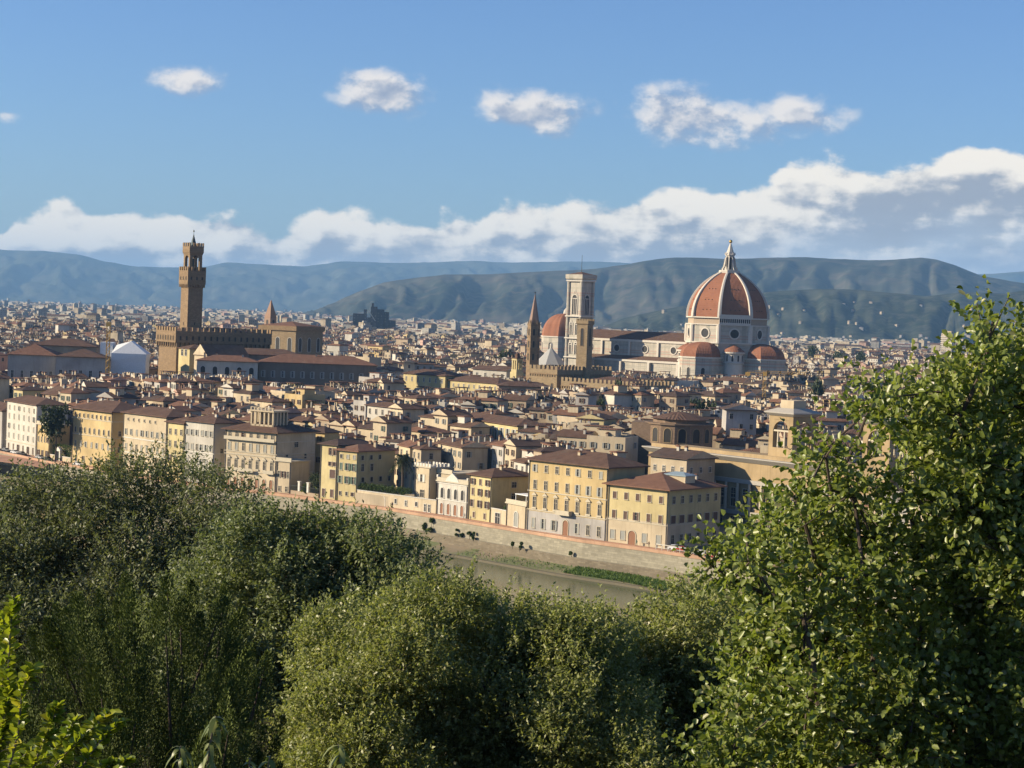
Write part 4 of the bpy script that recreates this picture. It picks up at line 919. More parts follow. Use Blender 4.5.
# apses
def apse(a, dist, R_, ze, zt_, full=5, name='apse'):
    cx, cy = math.sin(a)*dist, -math.cos(a)*dist
    pts = [(cx+R_*math.sin(a+rad(-112.5+45*k)), cy-R_*math.cos(a+rad(-112.5+45*k))) for k in range(6)]
    pts += [(cx*.6+pts[-1][0]*.0+math.sin(a+rad(90))*R_*.9, cy*.6-math.cos(a+rad(90))*R_*.9), (cx*.6+math.sin(a-rad(90))*R_*.9, cy*.6-math.cos(a-rad(90))*R_*.9)]
    mb = MB(); mb.prism(pts, 0, ze); ap = obj(name, mb, MARBLE2, cat_)
    mb = MB(); mb.prism([(cx+(x-cx)*1.05, cy+(y-cy)*1.05) for x, y in pts], ze, ze+1.0); obj('cornice', mb, RIBM, ap)
    mb = MB(); rings = []
    ax, ay = math.sin(a)*apo, -math.cos(a)*apo
    for j in range(9):
        f = j/8; s_ = math.cos(f*math.pi/2)**.8
        rings.append([((1-f)*0+ax+(cx-ax)*s_+(x-cx)*s_, ay+(cy-ay)*s_+(y-cy)*s_, ze+1.0+(zt_-ze-1.0)*math.sin(f*math.pi/2)**.9) for x, y in pts[:6]])
    for r0, r1 in zip(rings[:-1], rings[1:]):
        for i in range(5): mb.face([r0[i], r0[i+1], r1[i+1], r1[i]], 0, [(0,r0[i][2]),(8,r0[i][2]),(8,r1[i][2]),(0,r1[i][2])])
    obj('half_dome', mb, DOMEM, ap)
    for k in range(5):
        b = a+rad(-90+45*k); rr = R_*math.cos(math.pi/8)
        if k in (0, 4): continue
        add_window(ap, cx+math.sin(b)*(rr+.02), cy-math.cos(b)*(rr+.02), ze-14, b, window_mesh(2.4, 8, 'plain', RIBM, arch=True))
for a in (-45, 45, 135): apse(PH+rad(a), 30.5, 13.6, zd(358.5), zd(342.3))
def exedra(a, wall_mat_=RIBM):
    cx, cy = math.sin(a)*(apo+.5), -math.cos(a)*(apo+.5); R_ = 6.3; n = 12
    arc = lambda r_, z: [(cx+r_*math.sin(a+rad(-95+190*k/n)), cy-r_*math.cos(a+rad(-95+190*k/n)), z) for k in range(n+1)]+[(cx*.85, cy*.85, z)]
    mb = MB(); mb.loft([arc(R_, 0), arc(R_, zd(363)), arc(R_+.6, zd(362.5)), arc(R_+.6, zd(361.5)), arc(R_-.2, zd(361)), arc(R_-.2, zd(353.2)), arc(R_+1.1, zd(352.6)), arc(R_+1.1, zd(351.2))])
    ex = obj('exedra', mb, wall_mat_, cat_)
    mb = MB(); mb.loft([arc(R_+1.0, zd(351.1)), arc(R_*.75, zd(347.6)), arc(.4, zd(344.2))]); obj('roof', mb, DOMEM, ex)
    for d in (-55, -18, 18, 55):
        b = a+rad(d); add_window(ex, cx+math.sin(b)*(R_-.18), cy-math.cos(b)*(R_-.18), zd(360.4), b, window_mesh(1.3, 4.0, 'plain', RIBM, arch=True), 'niche')
for a in (0, -90, 90): exedra(PH+rad(a))
# nave: clerestory and aisle. axis runs away to the left
an = PH-rad(45)      # flank faces this way
nv = link('nave', None, cat_, (0,0,0), an)
e1 = 48.0; L0, L1 = -118.0, -22.0   # along local x
def boxm(x0,x1,y0,y1,z0,z1,mat,name,par):
    mb = MB(); mb.box(x0,x1,y0,y1,z0,z1); return obj(name, mb, mat, par)
mb = MB(); mb.prism([(L0,-12.5),(L1,-12.5),(L1,12.5),(L0,12.5)], 0, 44.5); nm = mb.mesh('nave', [MARBLE]); bpy.data.objects.remove(nv); nv = link('nave', nm, cat_, (0,0,0), an)
mb = MB(); roof_mb(mb, L1-L0, 25, 46.0, 'gable', .8, .42, x0=L0, y0=-12.5, gm=1); obj('roof', mb, [ROOFM['brown'], MARBLE], nv)
boxm(L0-.5, L1, -13.3, -12.5, 44.5, 46.0, RIBM, 'cornice', nv)
mb = MB(); mb.prism([(L0,-21.5),(L1+2,-21.5),(L1+2,21.5),(L0,21.5)], 0, 31.0); ai = obj('aisle', mb, MARBLE2, cat_, (0,0,0), an)
mb = MB(); mb.face([(L0,-22,32.2),(L1+2,-22,32.2),(L1+2,-12.4,35),(L0,-12.4,35)]); mb.face([(L0,22,32.2),(L0,12.4,35),(L1+2,12.4,35),(L1+2,22,32.2)]); obj('roof', mb, ROOFM['brown'], ai)
boxm(L0-.5, L1+2, -22.4, -21.4, 31, 32.4, RIBM, 'cornice', ai); boxm(L0-.5, L1+2, 21.4, 22.4, 31, 32.4, RIBM, 'cornice', ai)
boxm(L0-1.2, L0, -22.5, 22.5, 0, 33, MARBLE, 'facade', ai); boxm(L0-1.2, L0, -13, 13, 33, 50, MARBLE, 'facade', ai)
for k in range(5):
    x = L0+(L1-L0)*k/4
    if k: boxm(x-1.6, x, -13.6, -12.5, 35, 44.5, RIBM, 'buttress', nv)
    boxm(x-1.8 if k else x, x if k else x+1.8, -23.6, -21.5, 0, 31, RIBM, 'buttress', ai)
for k in range(4):
    x = L0+(L1-L0)*(k+.5)/4
    link('round_window', oculus_mesh(2.3), nv, (x, -12.55, 39.8)); add_window(ai, x, -21.52, 12, 0, window_mesh(2.4, 11, 'plain', RIBM, arch=True))
for k in (0,1): pass
reserve((dc.x, dc.y), 0, -45, 45, -46, 46); reserve((dc.x, dc.y), an, L0-4, L1, -26, 26)
rng = random.Random(7)

# ---- red dome church behind, baptistery
c = at(565, 337, 1560); z0_, z9 = zr(565, 337.5, 1560), zr(565, 313.5, 1560)
sl_ = thing('domed_chapel', 'broad chapel with a plain orange tiled dome, left behind the marble campanile', 'church', (c.x, c.y, 0))
R2 = 19.5
mb = MB(); mb.loft([octo(R2, 0, rad(-40)), octo(R2, z0_, rad(-40))]); obj('drum', mb, MARBLE2, sl_)
mb = MB(); rg = [octo(R2*(math.cos(f*math.pi/2*.93)**.8)+.2, z0_+(z9-z0_)*math.sin(f*math.pi/2*.93), rad(-40)) for f in [k/10 for k in range(11)]]
mb.loft(rg); obj('dome', mb, DOMEM, sl_)
mb = MB(); mb.loft([octo(R2+.7, z0_, rad(-40)), octo(R2+.7, z0_+.9, rad(-40))]); obj('cornice', mb, RIBM, sl_)
mb = MB(); mb.cyl(0,0,z9-.3,z9+2.5,2.2,1.6,8); mb.cyl(0,0,z9+2.5,z9+4.6,1.6,.1,8); obj('lantern', mb, RIBM, sl_)
for k in range(-2, 3):
    a = rad(-40)+math.pi/4*k; ap_ = R2*math.cos(math.pi/8); add_window(sl_, math.sin(a)*(ap_+.02), -math.cos(a)*(ap_+.02), z0_-13, a, window_mesh(4.4, 9, 'plain', RIBM, arch=True))
reserve((c.x,c.y), 0, -22, 22, -22, 22)
c = at(551, 350, 1390); ba = thing('baptistery', 'octagonal baptistery with a pale pyramid roof left of the marble campanile', 'baptistery', (c.x, c.y, 0))
ze_, za_ = zr(551, 367, 1390), zr(551, 346, 1390)
mb = MB(); mb.loft([octo(13, 0, rad(-40)), octo(13, ze_, rad(-40))]); obj('wall', mb, MARBLE, ba)
mb = MB(); mb.loft([octo(13.4, ze_, rad(-40)), octo(13.4, ze_+.5, rad(-40)), octo(.9, za_-1.5, rad(-40)), octo(.9, za_-1.4, rad(-40))]); obj('roof', mb, plain_mat('pale_marble_roof', (.36,.35,.32), .8), ba)
mb = MB(); mb.cyl(0,0,za_-1.6,za_+.6,.9,.9,8); mb.cyl(0,0,za_+.6,za_+2.2,1.1,.1,8); obj('lantern', mb, RIBM, ba)
reserve((c.x,c.y), 0, -15, 15, -15, 15)

# ---- slim spire (hexagonal) and square battlemented tower with its palace
c = at(533.8, 330, 1010); zq = lambda r: zr(534, r, 1010)
bd = thing('spire_tower', 'slim hexagonal brown bell tower with a pointed dark spire, left of the orange chapel dome', 'bell tower', (c.x, c.y, 0))
ph6 = rad(-58); o6 = lambda R_, z: octo(R_, z, ph6, 6)
mb = MB(); mb.loft([o6(3.3, 0), o6(3.3, zq(325))]); obj('shaft', mb, PIETRA, bd)
for r in (325, 337, 349):
    mb = MB(); mb.loft([o6(3.65, zq(r)), o6(3.65, zq(r)+.5)]); obj('string_course', mb, PIETRA, bd)
mb = MB(); mb.loft([o6(2.9, zq(325)), o6(1.75, zq(312)), o6(.15, zq(294.5))]); obj('spire', mb, plain_mat('spire_brick',(.24,.16,.12)), bd)
mb = MB()
for k in range(6):
    a = ph6+math.pi/3*k; x, y = math.sin(a)*2.8, -math.cos(a)*2.8
    mb.face([(x-math.cos(a)*1.1, y-math.sin(a)*1.1, zq(325)+.4),(x+math.cos(a)*1.1, y+math.sin(a)*1.1, zq(325)+.4),(x*.92,y*.92,zq(319))]); 
for k in range(6):
    a = ph6+math.pi/6*(2*k+1); mb.cyl(math.sin(a)*3.0,-math.cos(a)*3.0,zq(325)+.4,zq(320),.35,.03,5)
obj('pinnacles', mb, PIETRA, bd)
mb = MB(); mb.cyl(0,0,zq(295),zq(291.5),.12,.06,5); mb.cyl(0,0,zq(292.8),zq(292),.4,.4,6); obj('finial', mb, METAL, bd)
for k in (-1,0,1,2,3):
    a = ph6+math.pi/3*k; rr = 3.3*math.cos(math.pi/6)+.01
    for r in (335.5, 347.5, 360): add_window(bd, math.sin(a)*rr, -math.cos(a)*rr, zq(r), a, window_mesh(1.0, 3.4, 'plain', PIETRA2, arch=True))
reserve((c.x,c.y), 0, -5, 5, -5, 5)
al = rad(-30); BY = 1000; zq = lambda r: zr(587.5, r, BY)
c = at(587.5, 330, BY); bt = thing('square_tower', 'square tan stone tower with battlements standing in front of the marble campanile', 'tower', (c.x,c.y,0), al)
s = 6.0; mb = MB(); mb.prism([(-s,0),(0,0),(0,s),(-s,s)], 0, zq(325)); obj('shaft', mb, PIETRA2, bt)
mb = MB(); mb.loft([[(-s,0,zq(325.2)),(0,0,zq(325.2)),(0,s,zq(325.2)),(-s,s,zq(325.2))],[(-s-.5,-.5,zq(323.8)),(.5,-.5,zq(323.8)),(.5,s+.5,zq(323.8)),(-s-.5,s+.5,zq(323.8))],[(-s-.5,-.5,zq(320.8)),(.5,-.5,zq(320.8)),(.5,s+.5,zq(320.8)),(-s-.5,s+.5,zq(320.8))]]); obj('gallery', mb, PIETRA2, bt)
mb = MB(); battlement(mb, -s-.5, .5, -.5, s+.5, zq(320.8), .95, .85, .75, .4); obj('battlement', mb, PIETRA2, bt)
add_window(bt, -s*.5, 0, zq(346), 0, window_mesh(1.5, 9.0, 'plain', PIETRA, arch=True)); add_window(bt, 0, s*.5, zq(346), math.pi/2, window_mesh(1.5, 9.0, 'plain', PIETRA, arch=True))
reserve((c.x,c.y), al, -s-2, 2, -2, s+2)
def fort(label, px, Y, al, w, d, ztop, nwin):
    t = corner_building('battlemented_palace', label, 'palace', px, 370, Y, al, w, d, ztop-2, PIETRA2, group='battlemented palace wings')
    mb = MB(); battlement(mb, -w, 0, 0, d, ztop-2, 1.9, 1.5, 1.35, .6); obj('battlement', mb, PIETRA2, t)
    mb = MB()
    n = int(w/1.6)
    for k in range(n): mb.box(-w+.4+k*(w-.8)/n, -w+.4+k*(w-.8)/n+.6, -.35, 0, ztop-5.6, ztop-4.6)
    mb.box(-w, 0, -.4, 0, ztop-4.6, ztop-4.2); mb.box(0, .4, 0, d, ztop-4.6, ztop-4.2)
    n = int(d/1.6)
    for k in range(n): mb.box(0, .35, .4+k*(d-.8)/n, .4+k*(d-.8)/n+.6, ztop-5.6, ztop-4.6)
    obj('corbels', mb, PIETRA, t)
    mb = MB(); roof_mb(mb, w-2, d-2, ztop-3.2, 'hip', 0, .25, x0=-w+1, y0=1); obj('roof', mb, [ROOFM['brown'], PIETRA2], t)
    for k in range(nwin): add_window(t, -w*(k+.5)/nwin, 0, ztop-12, 0, window_mesh(1.3, 3, 'plain', PIETRA, arch=True))
fort('battlemented stone palace wing nearest the slim spire, below the orange chapel dome', 557.3, 985, rad(-42), 19, 44, zr(557,366,985), 3)
fort('lower and longer battlemented palace wing in front of the nave', 633, 950, rad(-42), 46, 34, zr(633,381.5,950), 8)
# ---- tall grain-hall church, its pointed neighbour
al = rad(-31); OY = 1120
om = corner_building('hall_church', 'block-like tall yellow stone hall church with large arched windows, right of the clock tower', 'church', 296, 330, OY, al, 26, 26, zr(296,331,OY), PIETRA2)
zt = zr(296, 331, OY)
mb = MB(); mb.box(-26.9, .9, -.9, 26.9, zt, zt+2.6); obj('cornice', mb, PIETRA, om)
mb = MB(); roof_mb(mb, 25, 25, zt+2.6, 'hip', 0, .2, x0=-25.5, y0=.5); obj('roof', mb, [ROOFM['red'], PIETRA], om)
for k in range(3): add_window(om, -26*(k+.5)/3, 0, zt-12, 0, window_mesh(2.8, 8, 'plain', WTRIM, arch=True)); add_window(om, 0, 26*(k+.5)/3, zt-12, math.pi/2, window_mesh(2.8, 8, 'plain', WTRIM, arch=True))
c = at(270.5, 320, 1250); sp_ = thing('pointed_tower', 'small square brick tower with pyramid spire behind the hall church', 'tower', (c.x,c.y,0), rad(-40))
zz_ = lambda r: zr(270.5, r, 1250)
mb = MB(); mb.prism([(-2.8,-2.8),(2.8,-2.8),(2.8,2.8),(-2.8,2.8)], 0, zz_(318)); obj('shaft', mb, plain_mat('tower_brick',(.30,.2,.14)), sp_)
mb = MB(); mb.loft([[(-2.9,-2.9,zz_(318)),(2.9,-2.9,zz_(318)),(2.9,2.9,zz_(318)),(-2.9,2.9,zz_(318))],[(-.15,-.15,zz_(300)),(.15,-.15,zz_(300)),(.15,.15,zz_(300)),(-.15,.15,zz_(300))]]); obj('spire', mb, plain_mat('spire_tiles',(.28,.17,.11)), sp_)
add_window(sp_, 0, -2.8, zz_(324), 0, window_mesh(1.4,2.6,'plain',PIETRA,arch=True)); add_window(sp_, 2.8, 0, zz_(324), math.pi/2, window_mesh(1.4,2.6,'plain',PIETRA,arch=True))

# ---- long buildings that read in the middle distance (left end px, its eave row, right end px, distance)
def long_block(label, pxa, row, pxb, Y, al, d, wall, roofm='brown', roof='hip', hrow=None, wins=(), name='long_building', cat='building', side=(), o=.8, pitch=.3, gable_wall=True, chim=3, grp=None):
    a = at(pxa, row, Y); ca, sa = math.cos(al), math.sin(al)
    k = (pxb-512)/F; w = (a.y*k-a.x)/(ca-k*sa)       # width so that the far end reaches pxb (roll ignored)
    h = a.z; t = thing(name, label, cat, (a.x, a.y, 0), al, grp)
    wm = WALLM[wall] if isinstance(wall, str) else wall
    mb = MB(); mb.prism([(0,0),(w,0),(w,d),(0,d)], -.5, h); obj('wall', mb, wm, t)
    mb = MB(); top = roof_mb(mb, w, d, h, roof, o, pitch, gm=1); r = obj('roof', mb, [ROOFM[roofm], wm], t)
    rr = random.Random(int(pxa*3+row))
    for k_ in range(chim): link('chimney', CHIM[rr.choice(('cream','white','grey'))], r, (w*rr.uniform(.1,.9), d*rr.uniform(.35,.65), h+(top-h)*.75))
    for (dz, n, ww, wh, st, ar) in wins:
        me = window_mesh(ww, wh, st, WTRIM, SH_GREY, ar)
        for i in range(n): add_window(t, w*(i+.5)/n, 0, h-dz, 0, me)
    for (dz, n, ww, wh, st, ar) in side:
        me = window_mesh(ww, wh, st, WTRIM, SH_GREY, ar)
        for i in range(n): add_window(t, w, d*(i+.5)/n, h-dz, math.pi/2, me)
    reserve((a.x,a.y), al, -1, w+1, -2, d+1)
    return t, w, h
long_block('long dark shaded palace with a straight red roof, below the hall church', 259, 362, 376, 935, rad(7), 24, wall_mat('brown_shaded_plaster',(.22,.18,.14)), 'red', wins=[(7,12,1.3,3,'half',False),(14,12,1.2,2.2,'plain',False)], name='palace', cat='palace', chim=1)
long_block('white house with arched loggia windows, left of the long dark palace', 197, 360.5, 257, 925, rad(6), 16, 'white', 'red', wins=[(6.5,5,2.2,4,'plain',True),(13,5,1.6,3,'plain',True)], name='house', cat='house')
long_block('brown roofed hall between the long dark palace and the town hall', 215, 353.5, 300, 958, rad(4), 18, 'tan', 'brown', wins=[(4,9,1,1.6,'plain',False)], chim=0)
long_block('long yellow building with slit windows and dark roof, left half of the yellow pair', 403.5, 373.3, 445, 1010, rad(-45), 15, 'yellow', 'brown', wins=[(3.6,7,.9,2.2,'plain',False)], chim=0)
long_block('long yellow building with slit windows and dark roof, right half of the yellow pair', 446, 380, 498, 990, rad(-47), 15, 'yellow', 'brown', wins=[(3.2,10,.8,1.8,'plain',False)], side=[(4,3,1,1.6,'plain',False)], chim=0)
long_block('long brown roofed building in shade right of the yellow pair', 499, 386, 552, 930, rad(4), 13, 'tan', 'brown', wins=[(3.4,8,.9,2,'plain',False)], chim=1)
long_block('cream building with tall pale pilasters and one long dark roof, in mid town', 454, 417, 519.5, 715, rad(-62), 12, 'yellow', 'brown', wins=[(6,11,1.9,4.6,'half',False)], side=[(5,1,1,1.6,'plain',False)], chim=1)
long_block('long cream house with seven square windows and orange roof, above the domed apse', 606, 402.5, 700, 860, rad(0), 12, 'cream', 'red', wins=[(3.9,8,1.5,2.1,'plain',False)], chim=6, name='house', cat='house')
# the long museum wing at far left, in four lengths with one roof each
long_block('long pale museum wing with tall windows and downpipes, at left below the plain', 8, 354.5, 55, 930, rad(6), 26, 'grey', 'red', wins=[(11,5,1.2,3.6,'plain',False),(19,6,1.2,2.0,'plain',False)], name='museum_wing', cat='museum', chim=0, pitch=.42)
long_block('lower pale museum wing with dark downpipes, left of the white sheeted building', 56, 356.5, 105, 926, rad(6), 22, 'grey', 'brown', wins=[(10,5,1.3,3.8,'plain',False),(17.5,6,1.2,2.0,'plain',False)], name='museum_wing', cat='museum', chim=0)
long_block('brown roofed hall with skylights behind the museum wings', 30, 345, 95, 985, rad(5), 22, 'tan', 'brown', chim=2)
# white sheeted building
c = at(117, 372, 940); zt = zr(117, 347, 940)
ws = thing('sheeted_building', 'building wrapped in white scaffold sheeting with a faceted top, beside the yellow crane', 'building', (c.x, c.y, 0), rad(4))
mb = MB(); w_ = 13.5; mb.loft([[(-3,0,0),(w_,0,0),(w_,16,0),(-3,16,0)],[(-3,0,zt-7),(w_,0,zt-7),(w_,16,zt-7),(-3,16,zt-7)],[(-3,0,zt-3),(w_+.6,-.5,zt-3),(w_+.6,16,zt-3),(-3,16,zt-3)],[(-1,4,zt+1.0),(6,3,zt+3),(6,12,zt+3),(-1,12,zt+1.0)]])
mb.box(-9,-3,4,14,zt-6,zt+2); obj('sheeting', mb, WHITEM, ws); reserve((c.x,c.y), 0, -10, 16, -2, 18)
# gabled pale church in front of the town hall
cb = corner_building('gabled_church', 'pale church with a bright gabled end wall in front of the town hall', 'church', 207, 372, 935, rad(-54), 14, 22, zr(207,356,935), WALLM['cream'])
zt = zr(207,356,935); mb = MB(); roof_mb(mb, 14, 22, zt, 'gable', .5, .7, x0=-14, gm=1); obj('roof', mb, [ROOFM['brown'], WALLM['cream']], cb)
for f in (.25,.5,.75): add_window(cb, -14*f, 0, zt-8, 0, window_mesh(.9,3.4,'plain',WTRIM))
tb_ = corner_building('house', 'narrow yellow tower house with brown roof between the town hall and the pale church', 'house', 189, 372, 950, rad(-54), 12, 12, zr(189,349,950), WALLM['yellow'], 'hip'); tb_['group'] = 'houses of the old town'
add_window(tb_, -4, 0, zr(189,356,950), 0, window_mesh(2.2,3,'plain',WTRIM)); add_window(tb_, -8, 0, zr(189,356,950), 0, window_mesh(2.2,3,'plain',WTRIM))
# small church with an open belfry
c = at(516, 380, 1045); zq = lambda r: zr(514, r, 1045)
bc_ = thing('church_belfry', 'small cream belfry with paired arched openings beside a white church nave', 'bell tower', (c.x, c.y, 0), rad(-50))
mb = MB(); mb.box(-5.2,0,0,5.2,0,zq(372)); mb.box(-4.8,-.4,.4,4.8,zq(372),zq(369.5))
for x in (-4.6,-2.9,-1.2):
    for y in (.5, 3.9): mb.box(x,x+.8,y,y+.8,zq(369.5),zq(360.5))
mb.box(-4.8,-.4,.4,4.8,zq(360.5),zq(358.6)); obj('tower', mb, WALLM['yellow'], bc_)
mb = MB(); mb.box(-5,-.2,.2,5,zq(358.6),zq(358)); mb.box(-3.6,-1.6,1.6,3.6,zq(358),zq(355)); mb.loft([[(-3.8,1.4,zq(355)),(-1.4,1.4,zq(355)),(-1.4,3.8,zq(355)),(-3.8,3.8,zq(355))],[(-2.7,2.5,zq(352.6)),(-2.5,2.5,zq(352.6)),(-2.5,2.7,zq(352.6)),(-2.7,2.7,zq(352.6))]]); obj('roof', mb, ROOFM['brown'], bc_)
mb = MB(); mb.cyl(-2.6,2.6,zq(366),zq(362.5),.7,.3,8); obj('bell', mb, METAL, bc_)
reserve((c.x,c.y), rad(-50), -7, 2, -2, 8)
long_block('white church nave with three dark windows and brown roof, left of the small belfry', 473, 369, 506, 1070, rad(-38), 12, 'white', 'brown', 'gable', wins=[(4.5,4,1.3,2.8,'plain',False)], name='church', cat='church', chim=0)

# ---- library on the square: long cornice, column bays, two towers, domed apse behind
LY = 602; al = rad(-52); a = at(649, 446, LY); hl = a.z
lb = thing('library', 'long tan stone library with heavy cornice and tall column bays, behind the yellow corner palace', 'library', (a.x, a.y, 0), al)
lw_ = 105.0
mb = MB(); mb.prism([(0,0),(lw_,0),(lw_,16),(0,16)], -.5, hl-1.2); obj('wall', mb, WALLM['tan'], lb)
LT = wall_mat('library_tan', (.38,.28,.155)); lb.children[0].data.materials[0] = LT
mb = MB(); mb.loft([[(-.2,-.2,hl-1.6),(lw_+.2,-.2,hl-1.6),(lw_+.2,16.2,hl-1.6),(-.2,16.2,hl-1.6)],[(-1.5,-1.7,hl-.3),(lw_+1.5,-1.7,hl-.3),(lw_+1.5,17,hl-.3),(-1.5,17,hl-.3)],[(-1.5,-1.7,hl),(lw_+1.5,-1.7,hl),(lw_+1.5,17,hl),(-1.5,17,hl)]]); obj('cornice', mb, GTRIM, lb)
mb = MB(); mb.box(.5, lw_-.5, .5, 1.2, hl, hl+1.1); mb.box(.5, lw_-.5, 1.2, 15.5, hl, hl+.3); obj('parapet', mb, LT, lb)
mb = MB(); mb.box(9, lw_, -.7, 0, hl-7.8, hl-6.6); mb.box(9, lw_, -1.1, 0, 3.8, 5.0); obj('string_course', mb, GTRIM, lb)
for k in range(19):
    x = 11+k*4.9; mb = MB(); mb.cyl(x, -.75, 5.0, hl-7.8, .5, .43, 8); obj('column', mb, TRIM, lb)
for k in range(18):
    x = 13.45+k*4.9
    add_window(lb, x, 0, 6, 0, window_mesh(1.9, 3.6, 'plain', TRIM)); add_window(lb, x, 0, hl-12.2, 0, window_mesh(1.9, 2.8, 'plain', TRIM)); add_window(lb, x, 0, .8, 0, window_mesh(1.6, 2.2, 'plain', TRIM))
reserve((a.x,a.y), al, -3, lw_+3, -30, 20)
long_block('grey gabled house squeezed between the yellow corner palace and the library', 651, 456, 690, 574, rad(-45), 13, 'buff', 'dark', 'gable', wins=[(4,4,1,1.6,'plain',False)], side=[(4,3,1,1.6,'plain',False)], name='house', cat='house', chim=3)
def lib_tower(label, px, rowc, Y, w):
    c = at(px, rowc, Y); zq = lambda r: zr(px, r, Y); t = thing('library_tower', label, 'tower', (c.x,c.y,0), rad(-52), 'towers of the library')
    ze = zq(rowc-33); zb = zq(rowc+6)
    mb = MB(); mb.box(-w,0,0,w,zb-6,zb+2)
    pw = 1.7
    for x in (-w, -pw):
        for y in (0, w-pw): mb.box(x, x+pw, y, y+pw, zb+2, ze-1.2)
    mb.box(-w,0,0,w,ze-1.2,ze)
    # arches between the piers on all four sides
    n = 10; r_ = (w-2*pw)/2; zc_ = ze-1.5-r_
    for k in range(n):
        t0, t1 = math.pi*k/n, math.pi*(k+1)/n
        u0, u1 = pw+r_-r_*math.cos(t0), pw+r_-r_*math.cos(t1); v0, v1 = zc_+r_*math.sin(t0), zc_+r_*math.sin(t1)
        for (f) in (0, w-.8):
            p = [(-w+u0,f,v0),(-w+u1,f,v1),(-w+u1,f,ze-1.1),(-w+u0,f,ze-1.1)]; q = [(x,y+.8,z) for x,y,z in p]
            mb.face(p); mb.face(q[::-1]); mb.face([q[0],q[1],p[1],p[0]])
            p = [(-w+f,u0,v0),(-w+f,u1,v1),(-w+f,u1,ze-1.1),(-w+f,u0,ze-1.1)]; q = [(x+.8,y,z) for x,y,z in p]
            mb.face(p[::-1]); mb.face(q); mb.face([p[0],p[1],q[1],q[0]])
    obj('tower', mb, LT, t)
    mb = MB()
    for (ax) in (0, 1):
        for s_ in (.36, .64):
            for f in (.4, w-.4):
                u = w*s_
                if ax == 0: mb.cyl(-w+u, f, zb+2, zc_, .26, .22, 8)
                else: mb.cyl(-w+f, u, zb+2, zc_, .26, .22, 8)
        for f in (.15, w-.65):
            if ax == 0: mb.box(-w+pw, -pw, f, f+.5, zc_, zc_+.5)
            else: mb.box(-w+f, -w+f+.5, pw, w-pw, zc_, zc_+.5)
    obj('columns', mb, TRIM, t)
    mb = MB(); mb.loft([[(-w-.2,-.2,ze),(.2,-.2,ze),(.2,w+.2,ze),(-w-.2,w+.2,ze)],[(-w-1.2,-1.2,ze+.8),(1.2,-1.2,ze+.8),(1.2,w+1.2,ze+.8),(-w-1.2,w+1.2,ze+.8)],[(-w-1.2,-1.2,ze+1.1),(1.2,-1.2,ze+1.1),(1.2,w+1.2,ze+1.1),(-w-1.2,w+1.2,ze+1.1)],[(-w+1.6,1.6,ze+2.3),(-1.6,1.6,ze+2.3),(-1.6,w-1.6,ze+2.3),(-w+1.6,w-1.6,ze+2.3)]]); obj('cornice', mb, GTRIM, t)
    mb = MB(); mb.box(-w+2.2,-2.2,2.2,w-2.2,ze+2.3,ze+4.6); obj('roof_block', mb, WALLM['cream'], t)
lib_tower('left library tower with an open serliana arch, clear of the leaves', 792, 450, 562, 9.6)
lib_tower('right library tower partly hidden behind the big tree leaves', 889, 459, 522, 9.6)
c = at(679, 442, 640); zq = lambda r: zr(679, r, 640); R3 = 11.0
ro = thing('rotunda', 'dark round apse building with arched niches and a low tiled roof above the library cornice', 'rotunda', (c.x,c.y,0))
mb = MB(); mb.loft([octo(R3, 0, 0, 14), octo(R3, zq(424), 0, 14)]); mb.loft([octo(R3+.6, zq(424), 0, 14), octo(R3+.6, zq(422.5), 0, 14)]); mb.loft([octo(R3*.8, zq(422.5), 0, 14), octo(R3*.8, zq(418.5), 0, 14)]); BRK = stone_mat('brown_brick', (.27,.19,.13), .6, .25); obj('drum', mb, BRK, ro)
mb = MB(); mb.loft([octo(R3*.9, zq(418.5), 0, 14), octo(R3*.2, zq(412), 0, 14), octo(.2, zq(411.6), 0, 14)]); obj('roof', mb, ROOFM['brown'], ro)
for k in range(14):
    a_ = math.pi*2*k/14; rr = R3*math.cos(math.pi/14); add_window(ro, math.sin(a_)*rr, -math.cos(a_)*rr, zq(441), a_, window_mesh(2.5, 4.6, 'plain', LT, arch=True), 'niche')
mb = MB(); mb.prism([(-16,-2),(-7,-6),(-7,6),(-14,10)], 0, zq(423)); obj('annexe', mb, BRK, ro)
reserve((c.x,c.y), 0, -14, 14, -18, 14)

# ---- cranes, law courts, white tower
def crane(label, px, rb, rt, Y, jib=None, rot=0.0):
    b = at(px, rb, Y); top = zr(px, rt, Y); t = thing('tower_crane', label, 'crane', (b.x, b.y, 0), rot)
    hh = top; s = .8; mb = MB()
    for x in (-s, s-.16):
        for y in (-s, s-.16): mb.box(x, x+.18, y, y+.18, 0, hh)
    k = 0; z = 0
    while z < hh-1.6:
        for y in (-s, s-.1):
            a_, b_ = ((-s, z), (s, z+1.6)) if k % 2 else ((s, z), (-s, z+1.6))
            mb.tube([(a_[0], y, a_[1]), (b_[0], y, b_[1])], .09, 4); mb.tube([(y, a_[0], a_[1]), (y, b_[0], b_[1])], .09, 4)
        mb.box(-s, s, -s, -s+.12, z, z+.14); mb.box(s-.12, s, -s, s, z, z+.14)
        z += 1.6; k += 1
    obj('mast', mb, CRANEM, t)
    mb = MB(); mb.box(-1.0,1.0,-1.0,1.0,hh-.2,hh+1.9); obj('cab', mb, CRANEM, t)
    if jib:
        mb = MB(); L_, L2 = jib; z = hh+1.2
        for y in (-.5,.4): mb.box(-L2, L_, y, y+.14, z, z+.16)
        mb.box(-L2*.6, L_*.97, -.06, .1, z+1.1, z+1.26)
        for k in range(int((L_+L2)/1.5)):
            x = -L2+k*1.5; mb.tube([(x,-.45,z+.1),(x+.75,0,z+1.15),(x+1.5,-.45,z+.1)], .06, 4)
        mb.box(-L2-1, -L2+1.5, -.8, .8, z-1.6, z+.1); obj('jib', mb, CRANEM, t)
